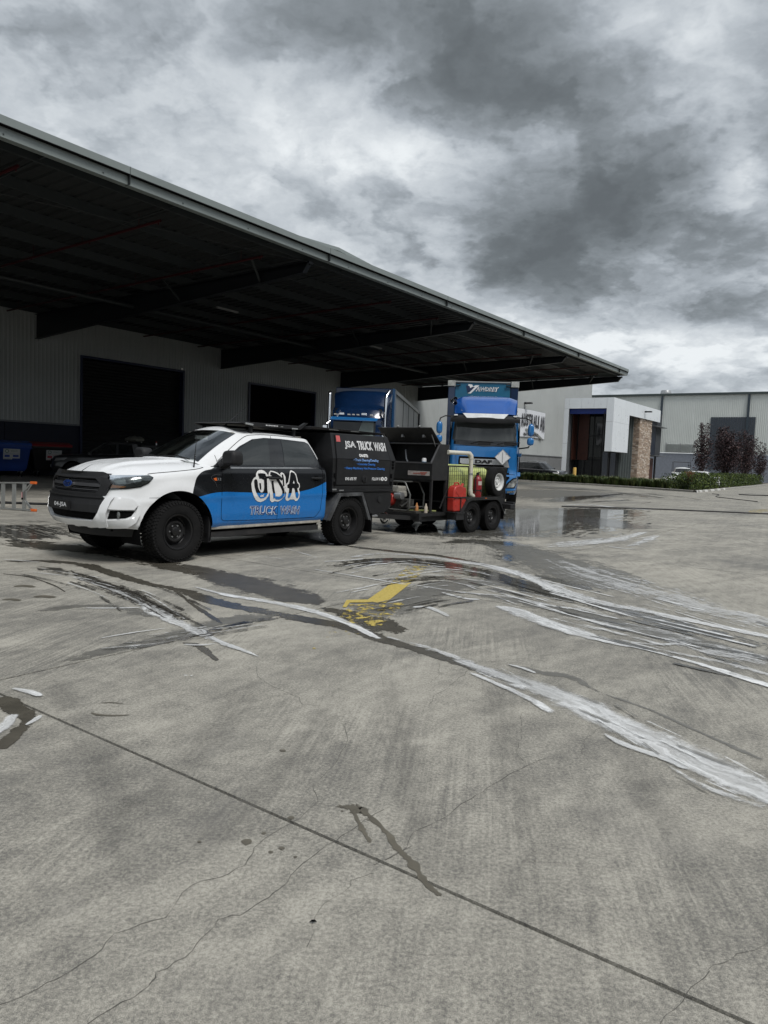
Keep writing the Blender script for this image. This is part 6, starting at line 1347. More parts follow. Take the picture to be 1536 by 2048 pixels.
# extinguisher
ex = onT('fire_extinguisher', 'dark red fire extinguisher beside the spare wheel on the trailer', 'extinguisher', -7.24, .81, .70)
mk('cylinder', MB().lathe([(0, 0), (.085, .0), (.09, .02), (.09, .36), (.07, .42), (.03, .45), (.03, .47), (0, .47)], 'Z', n=22), M_darkred, ex, smooth=40); mb = MB(); mb.box((0, 0, .48), (.05, .05, .05)); mb.beam((.03, 0, .50), (-.10, 0, .53), .03, .012); mb.beam((.03, 0, .49), (-.08, 0, .49), .03, .012); mb.tube([(.02, 0, .48), (.10, .02, .46), (.115, .03, .38), (.105, .03, .1)], .012, 8); mk('valve_head', mb, M_plastic, ex); mb = MB(); mb.lathe([(.092, .14), (.092, .16)], 'Z', n=22); mb.box((.0, .09, .15), (.05, .02, .04)); mk('strap', mb, M_plastic, ex); mb = MB(); mb.grid([[(.0915*math.cos(a), .0915*math.sin(a), z) for a in [math.pi*(.25+.12*k) for k in range(4)]] for z in (.26, .34)]); mk('paper_label', mb, mat('faded_label', (.5, .42, .38), .6), ex)
# spare wheel
sw = onT('spare_wheel', 'spare wheel with white steel rim mounted on the trailer cage', 'wheel', -7.95, .82, 1.03)
w0 = mk_wheel(sw, 0, 0, 0, .315, .20, .175, mat('white_rim', (.70, .71, .70), .4, dirt=.15), style='w', tread=False)
# guards and wheels
for sg in (1, -1):
    mb = MB(); gp = [(-6.50, .42), (-6.72, .66), (-6.86, .715), (-7.86, .71), (-7.98, .65), (-8.22, .30)]
    mb.grid([[(x+X0, sg*.69, z) for x, z in gp], [(x+X0, sg*.94, z) for x, z in gp], [(x+X0, sg*.94, z-.03) for x, z in gp]]); mb.grid([[(x+X0, sg*.935, z) for x, z in gp], [(x*.985-.11+X0, sg*.935, max(z-.055, .30)) for x, z in gp]]); mk('mudguard', mb, M_tr, tl)
    TB('step_plate', [((-6.35, sg*.70, .40), (-6.62, sg*.94, .43)), ((-6.35, sg*.70, .28), (-6.62, sg*.92, .41))], M_tr)
    for x in (-6.96, -7.78): mk_wheel(tl, x+X0, sg*.80, .315, .315, .205, .185, MATS['black_wheel'], sgn=sg)
    mb = MB(); mb.box((-8.16+X0, sg*.81, .36), (.015, .24, .26)); mk('mudflap', mb, M_hole, tl)
mb = MB(); mb.tube([(-6.96+X0, -.75, .315), (-6.96+X0, .75, .315)], .03, 6); mb.tube([(-7.78+X0, -.75, .315), (-7.78+X0, .75, .315)], .03, 6); mb.b2((-6.7+X0, -.5, .1+.16), (-8.0+X0, .5, .36)); mk('axle', mb, M_tr, tl)
TB('rear_bumper', [((-8.62, -.9, .42), (-8.70, .9, .58)), ((-8.45, .7, .44), (-8.66, .93, .54))], M_tr, .008); TB('side_reflector', [((-7.42, .936, .685), (-7.36, .944, .70))], M_orange)
# pressure washer on the front deck
pw = onT('pressure_washer', 'petrol pressure washer with red and white engine in a tube frame on the trailer', 'pressure washer', -5.62, .02, .42)
mb = MB()
for y in (-.28, .38):
    mb.tube([(.02, y, .04), (.06, y, .02), (.14, y, .02)], .016, 8) if 0 else None
fr = [(.12, -.30, .52), (.12, -.32, .06), (.12, -.28, .03), (.12, .32, .03), (.12, .38, .08), (.12, .39, .34), (.12, .27, .56), (.12, .22, .58), (.12, -.26, .58), (.12, -.30, .52)]
mb.tube(fr, .017, 8); mb.tube([(p[0]-.45, p[1], p[2]) for p in fr], .017, 8); mb.tube([(.12, .38, .1), (-.33, .38, .1)], .014, 6); mb.tube([(.12, -.26, .58), (-.33, -.26, .58)], .014, 6); mb.tube([(.12, .22, .58), (-.33, .22, .58)], .014, 6); mk('tube_frame', mb, mat('grey_tube', (.16, .165, .16), .4, .5, dirt=.3), pw, smooth=50)
mb = MB(); mb.box((-.05, -.10, .42), (.30, .34, .13)); mb.box((-.05, .02, .33), (.26, .16, .12)); mk('engine_cover', mb, mat('dirty_white', (.42, .41, .37), .5, var=.3, dirt=.5), pw, bevel=.03); mb = MB(); mb.lathe([(0, .12), (.10, .12), (.13, .08), (.14, 0)], 'X', (.0, -.14, .22), 22); mk('recoil_cover', mb, M_red, pw, smooth=40)
mb = MB(); mb.box((-.1, -.05, .14), (.3, .36, .2)); mb.box((-.05, .2, .16), (.22, .16, .16)); mb.tube([(.05, .1, .12), (.12, .2, .1), (.05, .3, .2)], .02, 8); mk('pump', mb, mat('dirty_metal', (.10, .10, .095), .5, .6, var=.5, scale=14), pw, bevel=.01); mk('muffler', MB().lathe([(0, .09), (.07, .08), (.07, -.08), (0, -.09)], 'Y', (.06, .08, .30), 14), M_galv, pw)
for x, y, c, lab in ((-5.74, .40, 'orange_rag', 'small orange bottle on the trailer deck by the post'), (-5.74, .62, 'pale_rag', 'pale bottle with orange cap on the trailer deck')):
    bt = onT('bottle', lab, 'bottle', x, y, .42); mk('bottle_body', MB().lathe([(0, 0), (.035, 0), (.035, .11), (.015, .15), (.015, .18), (0, .18)], 'Z', n=12), mat(c, (.50, .22, .08) if c[0] == 'o' else (.5, .44, .36), .5), bt, smooth=40)
TB('deck_plank', [((-5.46, .05, .42), (-5.62, .60, .455))], mat('wet_timber', (.05, .048, .042), .6, var=.4, scale=9)); mb = MB(); mb.tube([P_(-5.7, .46, -.1), P_(-5.6, .44, .1), P_(-5.72, .44, .3), P_(-5.9, .45, .45), P_(-6.1, .44, .6)], .018, 6); mk('deck_hose', mb, mat('yellow_green_hose', (.20, .22, .05), .5), tl, smooth=60)
# ------------------------------------------------------------------ forward control truck and its curtain trailer
D_O, D_Y = Vector((3.15, 23.6, 0)), R(-97.5)
df = thing('truck', 'blue cab-over truck facing the camera with white diamond placard', 'truck', D_O, D_Y, None)
CY = .04
crows = []; # cab shell: rows by height, plan outline with rounded corners
def cabrow(z, xf, hw, r=.22, xr=-2.0):
    row = []
    pts = [(xf-.06, 0), (xf-.065, .35), (xf-.09, .7), (xf-.13, hw-r*.8), (xf-.19, hw-r*.35), (xf-.30, hw-.03), (xf-.5, hw), (xf-1., hw), (xr, hw), (xr, 0)]
    pts = catmull(pts, 5)
    return [(p[0], p[1]+CY, z) for p in pts]
prof = [(.42, -.02, 1.10), (.55, .02, 1.14), (.80, .03, 1.15), (1.05, .0, 1.16), (1.12, -.05, 1.15), (1.3, -.05, 1.15), (1.7, -.06, 1.15), (1.96, -.08, 1.15), (2.04, -.09, 1.15), (2.4, -.16, 1.13), (2.8, -.24, 1.10), (2.95, -.30, 1.09), (3.08, -.42, 1.05), (3.13, -.7, .9)]
rws = [cabrow(z, x, w_) for z, x, w_ in prof]; hfc = MB().grid(rws); hfm = MB(); hfm.v = [(x, 2*CY-y, z) for x, y, z in hfc.v]; hfm.f = [f_[::-1] for f_ in hfc.f]; hfm.m = list(hfc.m)
cb = MB().merge(hfc); cb.merge(hfm); cb.add(rws[-1]+[(x, 2*CY-y, z) for x, y, z in rws[-1][::-1]], [tuple(range(2*len(rws[-1])))]); mk('cab_body', cb, M_bluetruck, df, smooth=38, weld=True)
CF = Surf([hfc, hfm])
def cf(y, z, o=.004):
    for dz in (0, .02, -.02, .05, -.05, .1, -.1):
        p, n = CF.cast((3, y, z+dz), (-1, 0, 0))
        if p is not None and p.x > -.9: return Vector((p.x+o, y, z))
    return Vector((-.3+o, y, z))
def cpoly(nm, poly, m_, d=.01, step=.12, bev=0, mir=False, parent=None):
    mb = MB(); solid_decal(mb, [(p[0]+CY, p[1]) for p in poly], cf, d, step)
    if mir: solid_decal(mb, [(-p[0]+CY, p[1]) for p in poly], cf, d, step)
    return mk(nm, mb, m_, parent or df, bevel=bev, smooth=40)
cpoly('windscreen_frame', [(-1.08, 2.86), (1.08, 2.86), (1.13, 2.08), (1.10, 2.02), (0, 1.955), (-1.10, 2.02), (-1.13, 2.08)], M_blackgloss, .008)
cpoly('windscreen', [(-1.00, 2.76), (1.00, 2.76), (1.06, 2.17), (0, 2.12), (-1.06, 2.17)], mat('truck_windscreen', (.05, .055, .055), .05, var=.1, spec=.7), .016)
for y in (-.45, .42): mb = MB(); mb.tube([cf(y+CY, 2.05, .03), cf(y+.28+CY, 2.13, .04), cf(y+.75+CY, 2.12, .03)], .014, 6); mb.box(cf(y+.45+CY, 2.065, .03), (.02, .42, .07)); mk('wiper', mb, M_plastic, df)
mb = MB(); rws2 = []
for x, z in ((-.16, 2.98), (.10, 2.93), (.14, 2.86), (.10, 2.76), (-.14, 2.84)): rws2.append([(x-.14*abs(q)**2.5, q*1.13+CY, z+(.0 if abs(q) < .9 else -.02)-.05*(1-abs(q)**2)*(z < 2.8)) for q in [-1+i/10 for i in range(21)]])
mb.grid(rws2, closed=False); mk('sun_visor', mb, M_plastic, df, smooth=50)
mb = MB(); vz = [(-.74, 3.02), (.74, 3.02), (.60, 2.865), (-.60, 2.865)]; mb.add([(.145-.10*abs(y)**2.5+.01+(-.02 if z > 3 else .0), y+CY, z) for y, z in vz]+[(.02, y+CY, z) for y, z in vz], [(0, 1, 2, 3), (4, 7, 6, 5), (0, 4, 5, 1), (1, 5, 6, 2), (2, 6, 7, 3), (3, 7, 4, 0)]); mk('light_box', mb, mat('white_light_box', (.80, .82, .84), .3), df, bevel=.01)
for sg in (1, -1): mk('marker_lamp', MB().box((.02, sg*.96+CY, 2.955), (.08, .12, .045)), M_whiteplain, df, bevel=.01)
# roof fairing
rws3 = []
for z, x, hw, hin in ((3.04, -.10, 1.02, .58), (3.25, -.28, 1.04, .66), (3.48, -.52, 1.055, .78), (3.62, -.80, 1.06, .80), (3.70, -1.2, .95, .6), (3.72, -1.7, .9, .5)):
    rws3.append([(x-.02-.05*(q**2)-(.85*(abs(q)*hw-hin) if abs(q)*hw > hin else 0), (hw+.0)*q+CY, z-(.05*(abs(q)-.78)/.22 if abs(q) > .78 and z > 3.3 else 0)) for q in [-1+i/24 for i in range(49)]])
mb = MB().grid(rws3); mk('roof_fairing', mb, mat('blue_fairing', (.012, .09, .36), .2, coat=.7, var=.05), df, smooth=50)
mb = MB()
for sg in (1, -1): mb.add([(-.50, sg*1.02+CY, 3.04), (-.6, sg*1.035+CY, 3.25), (-.8, sg*1.05+CY, 3.46), (-1.07, sg*1.06+CY, 3.57), (-2.0, sg*1.06+CY, 3.62), (-2.0, sg*1.06+CY, 3.04)], [(0, 1, 2, 3, 4, 5)])
mk('fairing_side', mb, MATS['blue_fairing'], df)
for y, z in ((-1.02, 3.52), (-1.02, 3.38), (-1.12, 3.46)): mb = MB(); mb.lathe([(.065, .0), (.075, .02), (.05, -.06), (.02, -.2), (.02, -.5)], 'X', (-.45, y+CY, z), 14); mk('air_horn', mb, M_chrome, df, smooth=50)
# grille, logo bar, placard
cpoly('grille', [(-.80, 1.62), (.80, 1.62), (.88, .95), (.60, .62), (-.60, .62), (-.88, .95)], M_hole, .006)
for z in (1.23, 1.12, 1.01, .90, .79): cpoly('grille_bar', [(-.78, z), (.78, z), (.76, z+.05), (-.76, z+.05)], M_plastic, .04)
cpoly('logo_bar', [(-.76, 1.55), (.62, 1.55), (.80, 1.50), (.86, 1.30), (.70, 1.30), (.66, 1.37), (-.70, 1.37), (-.76, 1.40)], mat('silver_bar', (.55, .56, .57), .25, .6), .05, bev=.012)
mb = MB(); text_mb(mb, 'DAF', 0, 0, .56, .12, lambda a, b: cf(-.27+a+CY, 1.40+b, .062), .06); mk('logo_letters', mb, M_black, df, fix=False)
pc = thing('placard', 'white diamond hazard placard holder on the front of the blue truck', 'placard', D_O, D_Y); mb = MB(); dm = [(.66+.0, 1.88), (.92, 1.63), (.66, 1.385), (.40, 1.63)]
mb.add([(.03, y, z) for y, z in dm]+[(.05, y, z) for y, z in dm], [(0, 1, 2, 3), (7, 6, 5, 4), (0, 4, 5, 1), (1, 5, 6, 2), (2, 6, 7, 3), (3, 7, 4, 0)]); mk('plate', mb, M_whiteplain, pc, bevel=.004); mb = MB(); mb.beam((.06, .66, 1.80), (.06, .66, 1.46), .01, .012)
for y, z in ((.53, 1.755), (.79, 1.755), (.53, 1.51), (.79, 1.51)): mb.box((.055, y, z), (.02, .035, .035), mtx=Matrix.Rotation(.785, 3, 'X'))
for i in range(4): a, b = dm[i], dm[(i+1) % 4]; mb.beam((.055, a[0]*.97+.02, a[1]), (.055, b[0]*.97+.02, b[1]), .008, .012)
mk('clip', mb, M_galv, pc)
# corner panels, lamps, bumper
cpoly('hood_seam', [(-1.10, 1.985), (1.10, 1.985), (1.10, 1.97), (-1.10, 1.97)], M_hole, .004, mir=False)
cpoly('corner_fin', [(.86, 1.92), (.89, 1.92), (.90, 1.66), (.84, 1.12), (.80, 1.12)], M_bluetruck, .035, mir=True, bev=.01)
mb = MB()
for sg in (1, -1): mb.prism([(-.42, 1.72), (-.30, 1.66), (-.34, 1.18), (-.55, 1.10), (-.62, 1.60)], sg*1.185+CY, sg*1.195+CY)
mk('corner_slot', mb, M_hole, df); mb = MB()
for sg in (1, -1): mb.prism([(-.20, 1.78), (-.9, 1.74), (-.9, 1.64), (-.30, 1.66)], sg*1.12+CY, sg*1.24+CY); mb.prism([(-.35, 1.16), (-.9, 1.10), (-.9, 1.02), (-.25, 1.02)], sg*1.12+CY, sg*1.23+CY)
mk('air_deflector', mb, M_bluetruck, df, bevel=.02)
cpoly('headlight_recess', [(.72, .60), (.80, .78), (.98, .95), (1.13, .98), (1.14, .80), (1.06, .62)], M_blackgloss, .012, .06, mir=True)
cpoly('headlight', [(.79, .64), (.87, .78), (1.0, .91), (1.11, .93), (1.12, .82), (1.03, .66)], mat('truck_lamp', (.42, .44, .44), .12, .6, var=.6, scale=9), .022, .06, mir=True); cpoly('fog_lamp', [(.82, .46), (.84, .54), (1.06, .56), (1.06, .49)], MATS['truck_lamp'], .02, .08, mir=True)
cpoly('bumper_seam', [(-1.12, 1.075), (1.12, 1.075), (1.12, 1.06), (-1.12, 1.06)], M_hole, .006); cpoly('bumper_blade', [(-1.10, .62), (-.62, .60), (.62, .60), (1.10, .62), (1.12, .56), (.62, .50), (-.62, .50), (-1.12, .56)], M_bluetruck, .06, bev=.015)
mb = MB(); mb.b2((-.1, -.9+CY, .26), (-.5, .9+CY, .45)); mb.b2((-.6, -1.0+CY, .45), (-2.2, 1.0+CY, 1.0)); mb.b2((-2.0, -.4+CY, .6), (-6, .4+CY, .9)); mk('chassis', mb, M_hole, df)
for sg in (1, -1):
    mk_wheel(df, -1.40, sg*1.02+CY, .52, .52, .32, .29, M_alu, sgn=sg, tread=False); mb = MB(); mb.prism([(-.1+math.cos(a)*.62-1.3, .52+math.sin(a)*.62) for a in [math.pi*k/10 for k in range(11)]], sg*.85+CY, sg*1.17+CY); mk('wheel_arch', mb, M_plastic, df)
    mb = MB(); mb.prism([(-.45, 2.80), (-1.4, 2.85), (-1.4, 2.0), (-.28, 1.98)], sg*1.148+CY, sg*1.155+CY); mk('side_window', mb, M_winglass, df)
def mirror_set(sg):
    y = sg*1.48+CY; mb = MB(); mb.tube([(-.25, sg*1.10+CY, 2.93), (.02, sg*1.30+CY, 2.92), (.06, y-sg*.02, 2.84), (.06, y, 2.74)], .02, 8); mb.tube([(.06, y, 2.30), (.06, y-sg*.02, 2.24)], .02, 6); mb.tube([(.06, y-sg*.03, 2.02), (.05, y-sg*.06, 1.97), (-.2, sg*1.15+CY, 1.93)], .024, 8); mk('mirror_arm', mb, M_plastic, df, smooth=50)
    for (z, h, w_) in ((2.53, .42, .20), (2.16, .26, .22)):
        mb = MB(); rr = []
        for k in range(11):
            q = -1+.2*k; e = (1-abs(q)**3.5)**.5 if abs(q) < 1 else .02; rr.append([(.08+.075*e*math.cos(a), y+w_/2*max(e, .05)*math.sin(a)*(1-.0*q), z+h/2*q) for a in [2*math.pi*j/16 for j in range(16)]])
        mb.grid(rr, closed=True); mk('mirror', mb, M_bluetruck, df, smooth=60)
mirror_set(1); mirror_set(-1)
ct = thing('curtain_trailer', 'tall blue curtain sided trailer behind the blue cab-over truck', 'trailer', D_O, D_Y)
mb = MB(); mb.b2((-2.75, -1.25+CY*0-.08, 1.15), (-12.5, 1.25-.08, 4.33)); mk('trailer_body', mb, M_bluedark, ct, bevel=.03); FY = -.08
M_tfr = mat('trailer_front_blue', (.012, .12, .22), .3, var=.1, scale=1); mk('front_wall', MB().b2((-2.70, -1.0+FY, 1.2), (-2.76, .97+FY, 4.34)), M_tfr, ct); mk('top_rail', MB().b2((-2.66, -1.0+FY, 4.32), (-2.8, .97+FY, 4.36)), M_alu, ct)
for s, a in ((-1, 'l'), (1, 'r')):
    mk('corner_post', MB().b2((-2.66, s*1.0+FY, 1.2), (-2.8, s*1.26+FY, 4.16)), M_bluedark, ct, bevel=.02); mk('corner_block', MB().b2((-2.62, s*1.0+FY, 4.17), (-2.85, s*1.28+FY, 4.37)), mat('worn_grey_block', (.36, .37, .35), .6, var=.3, scale=9), ct, bevel=.01)
    mk('hose_clip', MB().tube([(-2.66, s*.98+FY, 4.28), (-2.63, s*.84+FY, 4.26), (-2.63, s*.82+FY, 4.20), (-2.66, s*.98+FY, 4.17)], .02, 6), M_black, ct)
V2 = [(-.42, 4.22), (-.30, 4.20), (-.26, 4.12), (-.20, 4.17), (-.10, 4.17), (-.30, 3.96), (-.36, 3.96)]
fx = lambda o: (lambda a, b: Vector((-2.695+o, a, b)))
def vaw(m_, bold, o, dx=0):
    mb = MB(); text_mb(mb, 'AWDREY', -.36+dx, 4.0, .86, .17, fx(o), bold*.7, .30); pol_decal(mb, [(p[0]-.16-.12+dx, p[1]-.01) for p in V2], fx(o), 0) if bold < .03 else pol_decal(mb, [(-.62+dx, 4.26), (-.48, 4.24), (-.44, 4.17), (-.36, 4.22), (-.22, 4.22), (-.52, 3.92), (-.62, 3.92)], fx(o-.001), 0); return mk('trailer_lettering', mb, m_, ct, fix=False)
vaw(M_wp, .07, .004); vaw(mat('navy_print', (.008, .02, .07), .5), -.025, .008)
for k in range(3): mk_wheel(ct, -9.0-1.3*k, 1.0+FY, .5, .5, .4, .28, M_alu, tread=False); mk_wheel(ct, -9.0-1.3*k, -1.0+FY, .5, .5, .4, .28, M_alu, sgn=-1, tread=False)
# ------------------------------------------------------------------ bonneted truck
K_O, K_Y = Vector((-1.27, 28.16, 0)), R(-97.1)
kw = thing('bonneted_truck', 'dark blue bonneted truck with chrome exhaust stacks under the canopy', 'truck', K_O, K_Y)
mb = MB(); mb.grid([[(x, y*1.0, z) for x, z in ((-.05, 1.3), (-.05, 2.30), (-.30, 2.93), (-.55, 3.02), (-1.2, 3.42), (-1.3, 3.45))] for y in (-1.0, -.9, 0, .9, 1.0)]); mb.b2((-.35, -1.0, 1.2), (-2.2, 1.0, 2.9)); mk('cab', mb, M_bluedark, kw)
rr = []
for x, z, hw in ((-.42, 3.0, .98), (-.50, 3.10, 1.0), (-.60, 3.35, 1.03), (-.75, 3.47, 1.03), (-1.1, 3.50, 1.05), (-1.25, 3.62, 1.08), (-1.45, 4.0, 1.15), (-1.7, 4.18, 1.18), (-2.0, 4.22, 1.2)): rr.append([(x-.10*abs(q)**3, q*hw, z-.10*abs(q)**4) for q in [-1+i/10 for i in range(21)]])
mb = MB().grid(rr); mk('sleeper_fairing', mb, M_bluedark, kw, smooth=45); mb = MB()
for s in (1, -1): mb.add([(-.52, s*.98, 2.9), (-.60, s*.98, 3.0), (-.85, s*1.03, 3.37), (-1.35, s*1.08, 3.52), (-1.8, s*1.18, 4.08), (-2.1, s*1.2, 4.12), (-2.1, s*1.2, 2.0), (-.6, s*1.0, 2.0)], [tuple(range(8))])
mk('fairing_side', mb, M_bluedark, kw); mb = MB()
for a, b in ((-.95, -.06), (.06, .95)): mb.add([(-.59, a, 3.12), (-.59, b, 3.12), (-.72, b, 3.38), (-.72, a, 3.38)], [(0, 1, 2, 3)])
mk('skylight', mb, M_winglass, kw); mb = MB(); mb.add([(-.02, -.86, 2.86), (-.02, .82, 2.86), (.02, .82, 2.3), (.02, -.86, 2.3)], [(0, 1, 2, 3)]); mk('windscreen', mb, M_winglass, kw)
mb = MB(); mb.add([(-.01, .30, 2.86), (-.01, .74, 2.86), (.03, .74, 2.3), (.03, .10, 2.3)], [(0, 1, 2, 3)]); mk('screen_reflection_panel', mb, mat('painted_screen_reflection', (.20, .25, .23), .1, spec=.6), kw)  # pale panel paints a reflection onto the dark windscreen
mk('visor', MB().add([(.02, -.95, 2.99), (.02, .92, 2.97), (.28, .90, 2.86), (.28, -.93, 2.88), (.02, -.95, 3.01), (.02, .92, 2.99), (.28, .90, 2.88), (.28, -.93, 2.90)], [(0, 1, 2, 3), (7, 6, 5, 4), (0, 4, 5, 1), (1, 5, 6, 2), (2, 6, 7, 3), (3, 7, 4, 0)]), M_bluetruck, kw)
for i, y in enumerate((-.84, -.58, -.30, -.12, .06, .30, .60)): big = i in (1, 5); mk('roof_marker', MB().box((-.30, y, 3.12+(.03 if big else 0)), (.10, .20 if big else .11, .09 if big else .05)), M_chrome if big else mat('clear_marker', (.5, .5, .48), .2), kw, bevel=.01)
for s in (-1, 1):
    y = s*1.13; mb = MB(); mb.tube([(-.45, y, 1.2), (-.45, y, 3.78), (-.55 if s > 0 else -.6, y+.0*s, 3.90), (-.66, y+s*.12 if s > 0 else y, 4.12)] if s > 0 else [(-.45, y, 1.2), (-.45, y, 3.90), (-.50, y, 3.97), (-.62, y, 4.0)], .065, 16); mk('exhaust_stack', mb, M_chrome, kw, smooth=60); mb = MB(); mb.lathe([(.0, 1.1), (.12, 1.0), (.13, 0), (0, 0)], 'Z', (-.45, y-s*.28, 1.75), 16); mk('air_cleaner', mb, M_chrome, kw, smooth=40)
    mb = MB(); mb.tube([(-.1, s*1.0, 2.85), (.02, s*1.12, 2.72), (.02, s*1.14, 2.3), (-.1, s*1.02, 2.1)], .018, 6); mb.box((.02, s*1.18, 2.45), (.06, .16, .42)); mk('mirror_bracket', mb, M_chrome, kw)
mb = MB(); mb.grid([[(x, q*hw, z-.12*abs(q)**3) for q in [-1+i/6 for i in range(13)]] for x, z, hw in ((0, 2.30, .85), (1.0, 2.1, .75), (1.85, 1.95, .62), (1.95, 1.2, .62), (1.95, .8, .62))]); mb.b2((0, -.6, .8), (1.9, .6, 1.8)); mk('bonnet', mb, M_bluedark, kw, smooth=40); mk('radiator_grille', MB().b2((1.94, -.5, .85), (2.0, .5, 1.88)), M_chrome, kw, bevel=.02); mk('bumper', MB().b2((2.0, -1.15, .40), (2.2, 1.15, .75)), M_chrome, kw, bevel=.04)
for s in (1, -1):
    mk_wheel(kw, 1.0, s*1.0, .52, .52, .32, .29, M_alu, sgn=s, tread=False); mb = MB(); mb.grid([[(1.0+.66*math.cos(a), s*y, .55+.62*math.sin(a)) for a in [math.pi*k/12 for k in range(13)]] for y in (.75, 1.2)]); mk('guard', mb, M_bluedark, kw, smooth=50); mk('headlamp', MB().box((1.7, s*.95, 1.15), (.16, .3, .22)), M_chrome, kw, bevel=.03); mk_wheel(kw, -2.9, s*1.0, .5, .5, .5, .28, M_alu, sgn=s, tread=False)
kt = thing('box_trailer', 'long blue and grey curtain sided trailer behind the chrome stacked truck', 'trailer', K_O, K_Y)
mk('front_bulkhead', MB().b2((-2.25, -1.25, 1.15), (-2.45, 1.22, 4.36)), M_bluedark, kt, bevel=.03); mb = MB(); mb.b2((-2.45, -1.22, 1.2), (-15.6, 1.20, 4.22)); mk('curtain', mb, mat('grey_curtain', (.22, .235, .24), .45, var=.12, scale=.8), kt)
mk('roof_rail', MB().b2((-2.45, 1.16, 4.20), (-15.7, 1.27, 4.36)), mat('dull_rail', (.25, .26, .26), .4, .5), kt); mk('roof_rail', MB().b2((-2.45, -1.27, 4.20), (-15.7, -1.16, 4.36)), MATS['dull_rail'], kt); mk('front_post', MB().b2((-2.2, 1.16, 1.15), (-2.75, 1.27, 4.36)), mat('mid_blue_post', (.012, .06, .15), .3), kt, bevel=.02)
for x in (-6.5, -9.2, -12.3): mk('curtain_seam', MB().b2((x, 1.20, 1.2), (x-.04, 1.215, 4.2)), M_hole, kt)
mk('rear_post', MB().b2((-15.5, 1.1, 1.1), (-15.7, 1.28, 4.30)), M_black, kt); mb = MB(); mb.b2((-2.4, -1.2, 1.0), (-15.6, 1.2, 1.18)); mk('chassis', mb, M_hole, kt)
for k in range(3): mk_wheel(kt, -12.0-1.3*k, 1.0, .5, .5, .4, .28, M_alu, tread=False); mk_wheel(kt, -12.0-1.3*k, -1.0, .5, .5, .4, .28, M_alu, sgn=-1, tread=False)
